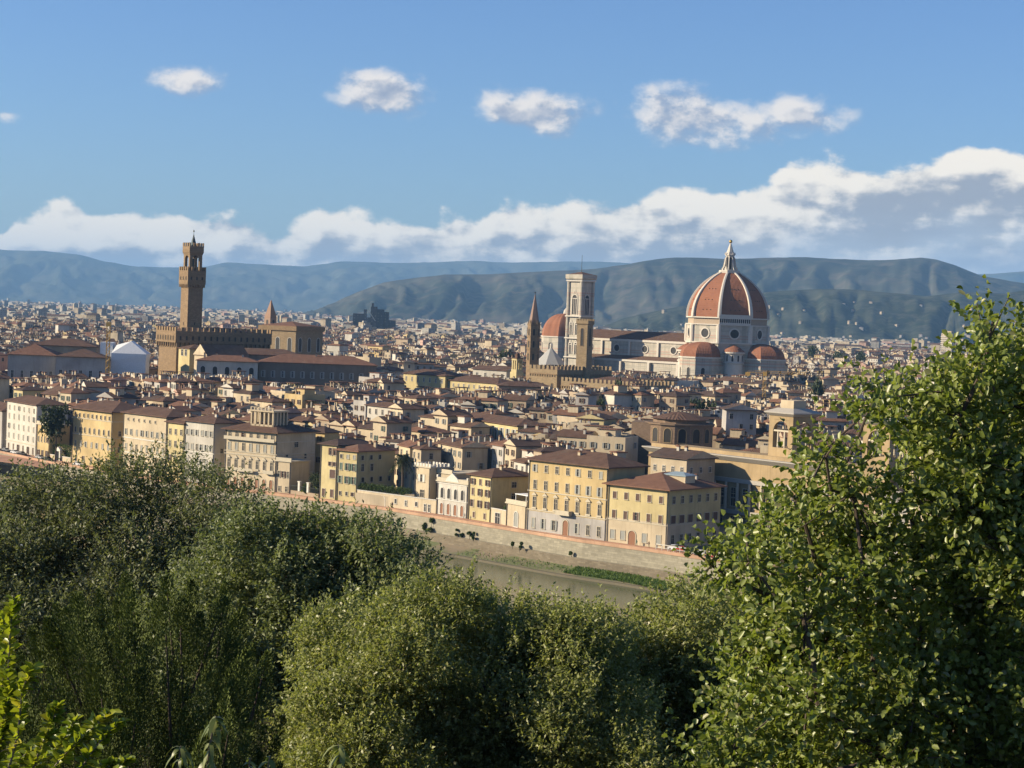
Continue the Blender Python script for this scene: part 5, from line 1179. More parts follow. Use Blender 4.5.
crane('yellow lattice crane mast standing left of the white sheeted building', 106.5, 395, 326, 905)
crane('orange lattice crane with a horizontal arm below the cathedral dome', 763, 420, 375.5, 990, (22, 9), rad(-8))
c = at(370, 320, 3600); DK = wall_mat('dark_grey_cladding', (.075,.065,.065), windows=True, pitch=(6,5))
lc = thing('law_courts', 'jagged dark modern block rising alone above the far city roofs', 'courthouse', (c.x, c.y, 0), rad(0))
mb = MB(); k = 3600/F; zq = lambda r: zr(370, r, 3600)
for (x0,x1,r) in ((-18,-7,314),(-7,-4.6,309.5),(-4.6,0,317.5),(0,6,306.5),(0.8,2.4,303),(6,13,309),(13,18,311.5),(18,25,319.5)): mb.box(x0*k, x1*k, 10+abs(x0)*.5, 30-abs(x0)*.3, 0, zq(r))
obj('wall', mb, DK, lc)
mb = MB(); mb.face([(-2*k,-1,zq(311)),(-1*k,-1,zq(311)),(6*k,-1,zq(321)),(5*k,-1,zq(321))]); obj('slanted_fin', mb, GTRIM, lc)
reserve((c.x,c.y), 0, -40, 60, -5, 80)
c = at(948, 345, 3000); wt_ = thing('tower_block', 'tall white apartment tower rising at the foot of the hills', 'tower block', (c.x, c.y, 0), rad(-38)); zt = zr(948, 331, 3000)
mb = MB(); mb.box(-12,6,0,12,0,zt-4); mb.box(-10,4,1,10,zt-4,zt); obj('wall', mb, WALLW['cream'], wt_)
for k in range(int((zt-8)/3.2)):
    mb = MB(); mb.box(-12.5,6.4,-1.0,0,3+k*3.2,4+k*3.2); obj('balcony', mb, WTRIM, wt_)
reserve((c.x,c.y), 0, -20, 20, -20, 20)
# ------------------------------------------------------------------ the town: ordinary houses
rng = random.Random(2024)
def in_foot(x, y, m=4.0):
    for (ox, oy, c, s, x0, x1, y0, y1) in FOOT:
        dx, dy = x-ox, y-oy; u = dx*c+dy*s; v = -dx*s+dy*c
        if x0-m < u < x1+m and y0-m < v < y1+m: return True
    return False
# picture ranges where nearer roofs must stay below a row so that the landmark behind stays in view: px0, px1, row, up to depth
GUARD = [(0,110,381,915),(105,150,375,930),(150,262,376,918),(255,380,387,928),(378,403,374,930),(400,500,391.5,992),(498,556,394,925),(500,520,379,1035),(470,510,378,1050),
         (524,542,366,1000),(540,600,368,978),(555,680,389,915),(590,692,376,1230),(684,782,378,1260),(452,522,438,628),(604,702,412,850),(645,712,446,625),(648,800,452,590),(768,812,462,560),(155,262,354,965),(258,326,350,1110),(541,570,366,1370),
         (350,395,323,3500),(936,960,347,2950)]
ROWMIN = [(0,334),(200,338),(400,343),(600,352),(800,356),(1024,366)]
def clear_line(x, y): # distance behind the house line
    return -(Vector((x, y, 0))-front[4]).dot(nrm)
houses = []
for region, alpha in (('a', rad(-46)),('b', rad(-40)),('c', rad(-30)),('d', rad(-52))): pass
def alpha_at(x, y):
    return rad(-44+16*noise.noise(Vector((x*0.0028, y*0.0028, 3.1))))
def height_at(x, y):
    return 19.5+5.0*noise.noise(Vector((x*0.006, y*0.006, 7.7)))
A0 = rad(-44); ca0, sa0 = math.cos(A0), math.sin(A0)
# districts of 150 m with their own street direction
D_ = 95.0
for iu in range(-30, 36):
    for iv in range(-3, 36):
        du, dv = iu*D_, iv*D_
        cx = front[4].x+ca0*du-sa0*dv; cy = front[4].y+sa0*du+ca0*dv
        if cy < 380 or cy > 3100: continue
        if abs(cx) > cy*0.34+60: continue
        al = rng.choice((A0-rad(22), A0-rad(8), A0, A0+rad(6), A0+rad(20), A0+rad(45), A0-rad(3))); c, s = math.cos(al), math.sin(al)
        v = -D_*.72+rng.uniform(-3, 3); 
        while v < D_*.72:
            dep = rng.uniform(7, 11); u = -D_*.72+rng.uniform(-6, 4); rowh = rng.uniform(-2.2, 2.2)
            while u < D_*.72:
                w = rng.choice((5,6,7,7.5,8.5,9.5,11,12,14,18))*rng.uniform(.85,1.2)
                if rng.random() < 0.10: u += rng.uniform(4, 7)
                x = cx+c*(u+w/2)-s*(v+dep/2); y = cy+s*(u+w/2)+c*(v+dep/2)
                # stay inside this district's own square so that turned districts do not run into each other
                ddx, ddy = x-cx, y-cy
                if abs(ddx*ca0+ddy*sa0) > D_/2 or abs(-ddx*sa0+ddy*ca0) > D_/2: u += w+0.05; continue
                d2 = dep*rng.uniform(.85, 1.2)
                cl = clear_line(x, y)
                if cl > 21+d2*.5 and abs(x) < y*0.30+40 and not in_foot(x, y, max(w,d2)*0.42) and rng.random() > 0.04 and y > 400:
                    h = height_at(x, y)+rowh+rng.uniform(-4.2, 3.6)+(rng.random() < .06)*rng.uniform(3, 7)
                    if cl < 75: h -= 3*(1-cl/75)
                    if rng.random() < 0.05: w2 = min(w, 7); h += 3
                    houses.append([x, y, al, w, d2, h])
                u += w+0.05
            v += dep+rng.choice((1.0, 1.5, 3, 4.5, 2, 7))
for hs_ in houses:
    x, y, al, w, d, h = hs_
    px, _ = proj(x, y, h+2)
    for (a, b, r, Ym) in GUARD:
        if a-8 < px < b+8 and y < Ym:
            zmax = zrow(x, y, r)-2.4
            if 0 < Ym-y < 75 and r > 370: h = max(h, min(zmax, 27.0))
            h = min(h, max(zmax, 7.0))
    # keep the whole roofscape below the plain
    r_ = interp(ROWMIN, px)
    if y < 1500: h = min(h, zrow(x, y, r_)-2.0)
    hs_[5] = h
def house_style(r, y):
    wk = r.choices(['cream','white','grey','ochre','yellow','tan','buff','pink'], [26,19,12,5,4,16,22,4])[0]
    rk = r.choices(['brown','red','dark'], [46,32,22])[0]
    kind = r.choices(['hip','gable','flat'], [38,50,12])[0]
    return wk, rk, kind
WK = list(CREAMS); RK = list(ROOFC)
STUFF_M = [WALLW[k] for k in WK]+[ROOFM[k] for k in RK]+[GLASS]
def xf(x, y, al):
    c, s = math.cos(al), math.sin(al)
    return lambda a, b, z: (x+a*c-b*s, y+a*s+b*c, z)
def roof_into(dst, x, y, al, w, d, h, kind, o, pitch, rm, wmi, chn, r):
    X = xf(x, y, al)
    t = MB()
    if kind == 'flat':
        t.box(-w/2, w/2, -d/2, -d/2+.3, h, h+.9, wmi); t.box(-w/2, w/2, d/2-.3, d/2, h, h+.9, wmi); t.box(-w/2, -w/2+.3, -d/2+.3, d/2-.3, h, h+.9, wmi); t.box(w/2-.3, w/2, -d/2+.3, d/2-.3, h, h+.9, wmi)
        t.box(-w/2+.3, w/2-.3, -d/2+.3, d/2-.3, h, h+.12, rm); top = h+.2
        if r.random() < .6: a = r.uniform(.2,.45); t.box(-w*a, w*.1, -d*.1, d*.35, h, h+2.6, wmi); t.box(-w*a-.3, w*.1+.3, -d*.1-.3, d*.35+.3, h+2.6, h+2.8, rm)
    else:
        top = roof_mb(t, w, d, h, kind, o, pitch, rm, -w/2, -d/2, gm=wmi)
    for k in range(chn):
        a, b = r.uniform(-.42, .42)*w, r.uniform(-.35, .35)*d
        q = r.random()
        if q < .72: cw = r.uniform(.35,.7); t.box(a-cw, a+cw, b-.4, b+.4, h-.2, top+r.uniform(.2,1.3), r.choice((0,1,1,2,5,6)))
        elif q < .9: t.box(a-1.3, a+1.3, b-1.2, b+1.2, h-.2, top+r.uniform(.4,1.7), r.choice((0,1,6))); 
        else: cw = 2.0; zt = top+2.2; [t.box(a+i*cw-.2, a+i*cw+.2, b+j*cw-.2, b+j*cw+.2, h, zt, wmi) for i in (-1,1) for j in (-1,1)]; t.box(a-cw-.6,a+cw+.6,b-cw-.6,b+cw+.6,zt,zt+.3,rm)
    base = len(dst.v); dst.v.extend([X(*p) for p in t.v]); dst.f.extend([tuple(i+base for i in f) for f in t.f]); dst.m.extend(t.m); dst.uv.extend(t.uv)
def walls_into(dst, x, y, al, w, d, h, wmi, z0=-.5):
    X = xf(x, y, al); cs = [(-w/2,-d/2),(w/2,-d/2),(w/2,d/2),(-w/2,d/2)]
    for i in range(4):
        a, b = cs[i], cs[(i+1)%4]; l = math.dist(a, b)
        dst.face([X(a[0],a[1],z0),X(b[0],b[1],z0),X(b[0],b[1],h),X(a[0],a[1],h)], wmi, [(0,-h),(l,-h),(l,0),(0,0)])
# choose the 290 houses that show largest: paint them front to back into a coarse id picture
cover = np.zeros((768, 1024), bool)
def treeline(px):
    pts = [(0,476),(60,462),(140,455),(200,468),(262,492),(330,505),(420,545),(440,560),(560,560),(640,590),(700,560),(740,520),(775,490),(800,440),(830,430),(865,380),(890,345),(930,330),(975,308),(1024,320)]
    return interp(pts, px)
for px in range(1024): cover[int(treeline(px)):, px] = True
for i in range(9): pass
for (pa, pb, r0) in ((5,52,400),(71,121,408),(122,183,414),(183,222,421),(223,300,429),(241,286,406),(319,395,447),(405,468,470),(468,526,475),(526,606,460),(606,720,485),(649,770,447),(768,808,414)):
    for px in range(pa, pb): cover[r0:int(base_row(px)), px] = True
def bbox(hs_):
    x, y, al, w, d, h = hs_; c, s = math.cos(al), math.sin(al); P = []
    for a in (-w/2, w/2):
        for b in (-d/2, d/2):
            P.append(proj(x+a*c-b*s, y+a*s+b*c, h)); P.append(proj(x+a*c-b*s, y+a*s+b*c, 0))
    pk = proj(x, y, h+min(w, d)*.16)
    xs_ = [p[0] for p in P]; return min(xs_), max(xs_), min(min(p[1] for p in P), pk[1]), max(p[1] for p in P)
houses.sort(key=lambda q: math.hypot(q[0], q[1]))
score = []
for i, q in enumerate(houses):
    a, b, t, e = bbox(q); a, b, t, e = int(max(0, a)), int(min(1024, b+1)), int(max(0, t)), int(min(768, e))
    if b <= a or e <= t: score.append(0); continue
    sub = cover[t:e, a:b]; score.append(int((~sub).sum())); sub[:] = True
order = sorted(range(len(houses)), key=lambda i: -score[i])
chosen = set(i for i in order[:285] if score[i] > 0)
print('houses', len(houses), 'smallest own', score[order[284]])
# landmarks that labels refer to
LM = [('the clock tower',192,330),('the hall church',292,340),('the long dark palace',318,378),('the long yellow pair',450,382),('the slim spire',534,352),('the white campanile',580,345),('the cathedral dome',727,345),('the orange crane',763,395),('the library tower',785,430),('the rotunda',679,428),('the pilastered building',488,428),('the rooftop loggia',262,416),('the palm tree',402,470),('the yellow corner palace',662,500),('the largest ochre palace',566,480),('the museum wings',55,365),('the tall white palace',25,420),('the broad ochre palace',92,415),('the narrow yellow house',174,425),('the white sheeted building',125,358),('the arched villa',452,490),('the orange roofed long house',655,405)]
KN = {'hip':'hipped','gable':'gabled','flat':'flat'}
WN = dict(cream='cream', white='white', grey='grey', ochre='ochre', yellow='yellow', tan='tan brown', buff='buff', pink='pink')
info = []
for i in sorted(chosen):
    r = random.Random(i*13+5); x, y, al, w, d, h = houses[i]; st_ = house_style(r, y); a, b, t, e = bbox(houses[i])
    px, py = (a+b)/2, t+4
    lm = min(LM, key=lambda l: (l[1]-px)**2+((l[2]-py)*1.6)**2)
    dx, dy = px-lm[1], py-lm[2]
    rel = ('right of' if dx > 0 else 'left of') if abs(dx) > abs(dy)*1.3 else ('below' if dy > 0 else 'above')
    info.append((i, st_, lm, rel, math.hypot(dx, dy*1.6)))
grp_ = {}
for it in info: grp_.setdefault((it[1], it[2][0], it[3]), []).append(it)
ORD = ['nearest','second nearest','third nearest','fourth nearest','fifth nearest','sixth nearest','seventh nearest','eighth nearest','ninth nearest','tenth nearest']
labels = {}
RN = dict(brown='brown', red='red', dark='dark')
for key, its in grp_.items():
    its.sort(key=lambda q: q[4])
    (wk, rk, kd), ln, rel = key
    for n_, it in enumerate(its):
        base = f"{WN[wk]} house with {KN[kd]} {RN[rk]} roof {rel} {ln}"
        labels[it[0]] = base if len(its) == 1 else base.replace('the ','',0)+f", {ORD[min(n_,9)]}"
for k_, v_ in labels.items():
    if len(v_.replace('-',' ').split()) > 16: labels[k_] = v_.replace(' roof ', ' top ').replace('house with ', 'house, ').replace(' brown top','').replace('orange roofed ', '')
for k_, v_ in labels.items():
    if len(v_.replace('-',' ').split()) > 15: print('LONG', v_)
WMESH = {}
def town_window(ww, wh, sh):
    return window_mesh(ww, wh, 'plain' if sh is None else 'open', GTRIM if sh is None else TRIM, sh or SH_GREEN)
for i in sorted(chosen):
    r = random.Random(i*13+5); x, y, al, w, d, h = houses[i]; wk, rk, kind = house_style(r, y)
    t = thing('house', labels[i], 'house', (x, y, 0), al, 'houses of the old town')
    mb = MB(); walls_into(mb, 0, 0, 0, w, d, h, 0); obj('wall', mb, WALLM[wk], t)
    o = r.uniform(.4, .9); pitch = r.uniform(.28, .42); top = h
    if kind == 'flat':
        mb = MB(); mb.box(-w/2, w/2, -d/2, -d/2+.3, h, h+.9); mb.box(-w/2, w/2, d/2-.3, d/2, h, h+.9); mb.box(-w/2, -w/2+.3, -d/2+.3, d/2-.3, h, h+.9); mb.box(w/2-.3, w/2, -d/2+.3, d/2-.3, h, h+.9)
        mb.box(-w/2+.3, w/2-.3, -d/2+.3, d/2-.3, h, h+.12, 1); rf = obj('roof', mb, [WALLM[wk], ROOFM[rk]], t)
        if r.random() < .7: mb = MB(); mb.box(-w*.35, w*.1, -d*.1, d*.35, h+.12, h+2.8); mb.box(-w*.35-.4, w*.1+.4, -d*.1-.4, d*.35+.4, h+2.8, h+3.0, 1); obj('roof_room', mb, [WALLM[wk], ROOFM['red']], rf)
    else:
        mb = MB(); top = roof_mb(mb, w, d, h, kind, o, pitch, 0, -w/2, -d/2, gm=1); rf = obj('roof', mb, [ROOFM[rk], WALLM[wk]], t)
    for k in range(r.choice((2,3,3,4,5)) if y < 1100 else 2):
        a, b = r.uniform(-.4, .4)*w, r.uniform(-.35, .35)*d
        link('chimney', CHIM[r.choice(('cream','white','grey','tan'))], rf, (a, b, h+.3+(top-h)*max(0, (1-abs(b)/(d/2)))*.8), r.choice((0, math.pi/2)))
    if r.random() < .30 and kind != 'flat' and w > 8:     # roof terrace or dormer room
        mb = MB(); a = r.uniform(-.2,.2)*w; mb.box(a-2, a+2, -d*.3, d*.1, h+.2, top+1.4); mb.box(a-2.3, a+2.3, -d*.3-.4, d*.1+.3, top+1.4, top+1.65, 1); obj('roof_room', mb, [WALLM[r.choice(('cream','white','buff'))], ROOFM['red']], rf)
    if y < 1150:
        sh = r.choice((None, SH_GREEN, SH_BROWN, None, SH_GREY)); me = town_window(1.05, 1.75, sh)
        n = max(1, int(w/3.4)); m_n = max(1, int(d/4.2)); rows = [h-2.9, h-6.4] + ([h-9.9] if y < 720 else [])
        vis = score[i]
        for zz_ in rows:
            for k in range(n):
                if r.random() < .88: add_window(t, -w/2+w*(k+.5)/n, -d/2, zz_, 0, me)
            for k in range(m_n):
                if r.random() < .55 and math.cos(al+math.pi/2) > -1: add_window(t, w/2, -d/2+d*(k+.5)/m_n, zz_, math.pi/2, me)
# all the others, beyond the 285 that show largest, as one mass
town = MB()
for i, q in enumerate(houses):
    if i in chosen: continue
    if score[i] == 0 and q[1] < 900 and abs(proj(q[0], q[1], q[5])[0]-512) > 640: continue
    r = random.Random(i*13+5); x, y, al, w, d, h = q; wk, rk, kind = house_style(r, y); wi = WK.index(wk); ri = len(WK)+RK.index(rk)
    walls_into(town, x, y, al, w, d, h, wi)
    roof_into(town, x, y, al, w, d, h, kind, r.uniform(.3, .7), r.uniform(.28, .42), ri, wi, r.choice((2,3,4,5,6)) if y < 1800 else r.choice((1,2,2,3)), r)
tag(obj('town_roofs', town, STUFF_M), 'dense mass of small far town houses with tiled roofs', 'houses', kind='stuff')
# outer city on the plain: mixed blocks, thinning out, bigger and paler
far = MB(); rng = random.Random(99)
FW = {k: wall_mat('outer_plaster_'+k, tuple(x*.72 for x in CREAMS[k]), windows=True) for k in ('cream','white','buff','grey','pink')}
FM = [FW['cream'], FW['white'], FW['buff'], FW['grey'], ROOFM['brown'], ROOFM['red'], ROOFM['dark'], FW['white'], FW['grey'], FW['pink']]
for k in range(15500):
    # uniform in picture rather than on the ground so that the far strip stays full
    y = 2950*math.exp(rng.random()**1.15*math.log(13500/2950)); x = y*rng.uniform(-.29, .29)
    if y > 6500 and x > y*0.05 and rng.random() < .9: continue
    if in_foot(x, y, 12): continue
    al = rad(rng.choice((-44,-40,-60,-20,-75,-48)))+rng.uniform(-.08,.08)
    big = rng.random() < (.16 if y < 5000 else .4)
    w, d = (rng.uniform(22,60), rng.uniform(12,22)) if big else (rng.uniform(11,26), rng.uniform(9,14))
    h = rng.uniform(9, 18) if not big else rng.uniform(13, 25)
    if rng.random() < .012: w, d, h = 16, 14, rng.uniform(26, 38)
    if y > 6000: h *= 1.1
    wi = rng.choices([0,1,2,3,9],[30,30,18,12,5])[0]
    if rng.random() < .45 or big and rng.random() < .7:
        X = xf(x, y, al); t = MB(); walls_into(far, x, y, al, w, d, h, wi)
        far.face([X(-w/2,-d/2,h), X(w/2,-d/2,h), X(w/2,d/2,h), X(-w/2,d/2,h)], rng.choice((7,8,4,8)))
        if rng.random() < .5: far.box(-w*.2, w*.1, -d*.2, d*.2, h, h+2.8, 7, X)
    else:
        walls_into(far, x, y, al, w, d, h, wi)
        t = MB(); roof_mb(t, w, d, h, rng.choice(('hip','gable')), .5, .33, rng.choice((4,4,5,6)), -w/2, -d/2, gm=wi); X = xf(x, y, al)
        base = len(far.v); far.v.extend([X(*p) for p in t.v]); far.f.extend([tuple(i+base for i in f) for f in t.f]); far.m.extend(t.m); far.uv.extend(t.uv)
tag(obj('outer_city', far, FM), 'pale outer city blocks spread over the plain to the hills', 'houses', kind='stuff')
# villas scattered over the foothills
vil = MB(); hz = HILLF['hills9.1']
cl_ = [(790,370,40,14),(860,352,26,8),(600,322,25,4),(775,311,22,3),(850,320,18,5),(905,326,30,4),(965,315,14,6),(840,306,12,3),(965,312,10,5),(880,330,60,5),(1010,318,25,6),(740,318,60,6),(690,322,50,5)]
for k in range(45):
    if rng.random() < .85: c0 = rng.choice(cl_); px = rng.gauss(c0[0], c0[2]*.3)
    else: px = rng.uniform(590, 1040); c0 = (px, 0, 0, 0)
    r_ = rng.uniform(6300, 7200); dd = (px-512)/F; z = hz(px, r_)
    if z < 2: continue
    w, d, h = rng.uniform(7,15), rng.uniform(7,10), rng.uniform(5,8)
    walls_into(vil, dd*r_, r_, rad(rng.uniform(-70,-20)), w, d, z+h, rng.choice((0,2,2,3)), z-6)
    roof_into(vil, dd*r_, r_, rad(-45), w, d, z+h, 'hip', .4, .3, 4, 0, 0, rng)
tag(obj('hillside_villas', vil, FM), 'tiny pale villas scattered over the green foothills', 'villas', kind='stuff')
# ------------------------------------------------------------------ leaves, trees, bushes
nr_ = np.random.RandomState(11)
def unit(v): return v/np.maximum(1e-9, np.linalg.norm(v, axis=-1, keepdims=True))
def leaf_geo(c, d, up, L_, W_, fold=0.25, shape='rhomb'):
    """c base points, d leaf direction, up approximate leaf normal; returns verts, faces(list of vert index quads)"""
    w = unit(np.cross(d, up)); n = unit(np.cross(w, d)); L_ = L_[:, None]; W_ = W_[:, None]
    if shape == 'rhomb':
        a = c; b = c+d*L_*.45+w*W_*.5+n*W_*fold; t = c+d*L_-n*L_*.08; e = c+d*L_*.45-w*W_*.5+n*W_*fold
        v = np.stack([a, b, t, e], 1); f = np.array([[0,1,2,3]])
    elif shape == 'long':
        dn = np.array([0,0,-1.]); secs = []
        for s_, w_ in ((0,.12),(.22,.8),(.5,1.0),(.78,.65),(1.0,.04)):
            m = c+d*L_*s_*(1-.25*s_)+dn*L_*.75*s_*s_; secs += [m+w*W_*.5*w_+n*W_*.12*w_, m-w*W_*.5*w_+n*W_*.12*w_]
        v = np.stack(secs, 1); f = np.array([[2*i, 2*i+1, 2*i+3, 2*i+2] for i in range(4)])
    else:
        a = c; b1 = c+d*L_*.28+w*W_*.42+n*W_*fold; b2 = c+d*L_*.68+w*W_*.5+n*W_*fold; t = c+d*L_-n*L_*.12; e2 = c+d*L_*.68-w*W_*.5+n*W_*fold; e1 = c+d*L_*.28-w*W_*.42+n*W_*fold
        v = np.stack([a, b1, b2, t, e2, e1], 1); f = np.array([[0,1,2,3],[0,3,4,5]])
    k = v.shape[1]; N_ = len(c)
    F_ = (f[None]+(np.arange(N_)*k)[:, None, None]).reshape(-1, 4)
    return v.reshape(-1, 3), F_
def np_mesh(name, V, Fq, mat):
    me = bpy.data.meshes.new(name); me.vertices.add(len(V)); me.vertices.foreach_set('co', V.astype(np.float32).ravel())
    me.loops.add(Fq.size); me.loops.foreach_set('vertex_index', Fq.astype(np.int32).ravel())
    me.polygons.add(len(Fq)); me.polygons.foreach_set('loop_start', np.arange(0, Fq.size, 4, dtype=np.int32)); me.polygons.foreach_set('loop_total', np.full(len(Fq), 4, np.int32))
    me.materials.append(mat); me.update(calc_edges=True); me.validate(); return me
def rnd_dir(n):
    v = nr_.normal(size=(n, 3)); return unit(v)
def crown(clumps, n_leaf, L0, W0, twig=0.35, per=9, up=0.35, shape='rhomb', fold=.25, shell=.55, droop=0.0, spread=.75, squash=.8, sun_bias=.15):
    """clumps: array rows x,y,z,r. Leaves sit along short twigs that start inside each clump and point outward"""
    C_ = np.array([c[:3] for c in clumps], float); R_ = np.array([c[3] for c in clumps], float)
    wgt = R_**2; nt_ = int(n_leaf/per); ci = nr_.choice(len(C_), nt_, p=wgt/wgt.sum())
    d = rnd_dir(nt_); d[:, 2] = d[:, 2]*.9+.1; d[:, 0] -= sun_bias*.3; d = unit(d)
    rr = R_[ci]*(shell+(1-shell)*nr_.rand(nt_)**.7)
    lump = 1+.22*np.sin(d[:,0]*5+ci*1.7)*np.cos(d[:,2]*6+ci*2.3)+.12*np.sin(d[:,1]*11+ci)
    st_ = C_[ci]+d*(rr*lump)[:, None]*np.array([1,1,squash])
    td = unit(d*.8+rnd_dir(nt_)*.45+np.array([0,0,up]))
    tl = twig*(.6+.8*nr_.rand(nt_))
    s_ = np.tile((np.arange(per)+.5)/per, (nt_, 1))+nr_.uniform(-.05, .05, (nt_, per))
    P = st_[:, None, :]+td[:, None, :]*(tl[:, None]*s_)[..., None]
    ld = unit(td[:, None, :]*(1-spread)+rnd_dir(nt_*per).reshape(nt_, per, 3)*spread+np.array([0,0,-droop])+d[:, None, :]*.25)
    ln = unit(rnd_dir(nt_*per).reshape(nt_, per, 3)*.8+np.array([-.25,-.15,.75]))
    L_ = L0*(.65+.7*nr_.rand(nt_*per)); W_ = W0*(.7+.6*nr_.rand(nt_*per))
    return leaf_geo(P.reshape(-1,3), ld.reshape(-1,3), ln.reshape(-1,3), L_, W_, fold, shape), (st_, td, tl)
BARK = plain_mat('bark', (0.085, 0.065, 0.05), .95); BARK2 = plain_mat('pale_bark', (0.16, 0.13, 0.10), .9)
def make_tree(name, label, cat, base, clumps, mat, n_leaf, L0, W0, trunk_r=.25, limb_r=.08, group=None, bark=BARK, twigs=0, **kw):
    bx, by, bz = base; t = thing(name, label, cat, (bx, by, bz), 0, group)
    loc = np.array([bx, by, bz]); cl = [(c[0]-bx, c[1]-by, c[2]-bz, c[3]) for c in clumps]
    (V, Fq), (st_, td, tl) = crown(cl, n_leaf, L0, W0, **kw)
    link('crown', np_mesh('crown', V, Fq, mat), t)
    cen = np.mean([c[:3] for c in cl], 0); mb = MB(); fork = cen*.45; fork[2] = max(.3, cen[2]*.4)
    mb.tube([(0,0,-.6), tuple(fork*.5+np.array([.08,.05,0])), tuple(fork)], [trunk_r*1.25, trunk_r, trunk_r*.8], 9); tr = obj('trunk', mb, bark, t, smooth=True)
    mb = MB()
    for c in []:
        e = np.array(c[:3]); m = fork*.5+e*.5+np.array([0,0,-.08*np.linalg.norm(e-fork)])+nr_.normal(size=3)*.1
        dd_ = (e-m)/max(.01, np.linalg.norm(e-m)); mb.tube([tuple(fork), tuple(m), tuple(e-dd_*c[3]*.3), tuple(e+dd_*c[3]*.5)], [limb_r*1.4, limb_r*.8, limb_r*.35, limb_r*.08], 6)
        for _ in range(4):
            q = e+rnd_dir(1)[0]*c[3]*.8; mb.tube([tuple(m*.3+e*.7), tuple((e+q)/2+nr_.normal(size=3)*.05), tuple(q)], [limb_r*.5, limb_r*.3, limb_r*.12], 5)
    # limbs: every clump hangs on the nearest clump that lies closer to the fork
    E = [np.array(c[:3]) for c in cl]; od = sorted(range(len(E)), key=lambda i: np.linalg.norm(E[i]-fork)); par = {}; done = []
    for i in od:
        best, bd_ = -1, np.linalg.norm(E[i]-fork)*1.15
        for j in done:
            q_ = np.linalg.norm(E[i]-E[j])+.25*np.linalg.norm(E[j]-fork)
            if q_ < bd_: best, bd_ = j, q_
        par[i] = best; done.append(i)
    cnt = {i: 1 for i in od}
    for i in reversed(od):
        if par[i] >= 0: cnt[par[i]] += cnt[i]
    for i in od:
        a = fork if par[i] < 0 else E[par[i]]; b = E[i]; r0 = limb_r*.19*math.sqrt(cnt[i]); ln_ = np.linalg.norm(b-a)
        m = (a+b)/2+nr_.normal(size=3)*.10*ln_+np.array([0,0,-.05*ln_]); mb.tube([tuple(a), tuple(m), tuple(b)], [r0*1.15, r0, r0*.8], 6)
    for k in range(twigs):
        i = nr_.randint(len(st_)); a = st_[i]-td[i]*.5; b = st_[i]+td[i]*tl[i]; mb.tube([tuple(a), tuple((a+b)/2), tuple(b)], [limb_r*.22, limb_r*.15, limb_r*.06], 4)
    obj('limbs', mb, bark, t, smooth=True)
    return t
def cl(px, row, Y, rp):
    p = at(px, row, Y); return (p.x, p.y, p.z, rp*Y/F)
def fill(outline, Y, rp, bottom, step, jy=1.0, seed=1, xr=None):
    """clumps filling the crown under an outline of (px,row) points down to row `bottom`"""
    r = random.Random(seed); out = []
    x0, x1 = outline[0][0], outline[-1][0]; px = x0
    while px <= x1:
        top = interp(outline, px)
        row = top+rp*1.2; 
        while row < bottom:
            k = (row-top)/max(60.0, bottom-top)
            rad_ = rp*r.uniform(.6, 1.35)
            out.append(cl(px+r.uniform(-.35,.35)*step, row+r.uniform(-.25,.25)*step, Y-jy*1.7*k+r.uniform(-jy, jy), rad_))
            row += step*r.uniform(.75, 1.1)
        px += step*r.uniform(.7, 1.0)
    return out
OLIVE = leaf_mat('olive_leaves', (0.13,0.165,0.068), (0.28,0.31,0.145), .35, .5)
OLIVE2 = leaf_mat('grey_green_leaves', (0.115,0.14,0.066), (0.26,0.275,0.145), .35, .5)
HOLM = leaf_mat('holm_oak_leaves', (0.19,0.225,0.072), (0.42,0.43,0.165), .42, .42, (0.44,0.41,0.21))
OAK = leaf_mat('oak_leaves', (0.145,0.195,0.038), (0.34,0.38,0.10), .42, .38, (0.42,0.40,0.2), .5)
DARKC = leaf_mat('dark_conifer', (0.045,0.068,0.017), (0.18,0.22,0.055), .1, .7, None, .15)
LIME = leaf_mat('bright_leaves', (0.15,0.22,0.025), (0.44,0.45,0.045), .5, .35, (0.55,0.48,0.06), .5)
SPRIG = leaf_mat('sprig_leaves', (0.13,0.17,0.045), (0.30,0.32,0.12), .35, .4)
def gz(x, y): return hill_z(x, y)
def ybase(px, Y): x = (px-512)/F*Y; return (x, Y, gz(x, Y)-.2)
# broad olive-grey crowns at left
o1 = [(-60,480),(-10,474),(30,470),(75,466),(110,462),(140,456),(170,458),(200,466),(232,480),(262,496),(282,520)]
make_tree('broadleaf_tree', 'broad olive grey tree crown spreading along the left edge below the ochre palace', 'tree', ybase(95, 66), fill(o1, 66, 34, 660, 36, 2.2, 3), OLIVE2, 120000, .145, .062, .4, .10, twig=.6, per=10, up=.6, shell=.35)
o2 = [(196,545),(225,515),(262,506),(300,502),(340,508),(375,518),(405,528),(428,545),(442,575)]
make_tree('broadleaf_tree', 'olive grey tree with rounded crown reaching up to the pale river wall', 'tree', ybase(320, 52), fill(o2, 52, 32, 720, 34, 1.8, 5), OLIVE, 110000, .125, .055, .35, .09, twig=.5, per=10, up=.6, shell=.35)
# the big holm oak in the middle
o3 = [(292,694),(302,656),(325,626),(360,600),(400,583),(445,576),(500,582),(545,597),(590,609),(620,616),(640,620)]
make_tree('holm_oak', 'large dense green holm oak filling the bottom middle, in front of the river', 'tree', ybase(460, 38), fill(o3, 38, 34, 800, 35, 1.5, 8), HOLM, 210000, .080, .042, .4, .08, twig=.42, per=11, up=.9, shell=.5)
o4 = [(600,622),(630,606),(665,596),(700,578),(735,585),(765,600),(800,640)]
make_tree('holm_oak', 'smaller green holm oak right of the large one, under the big leafy tree branch', 'tree', ybase(700, 41), fill(o4, 41, 30, 800, 33, 1.4, 12), HOLM, 90000, .100, .05, .35, .08, twig=.42, per=11, up=.6, shell=.5)
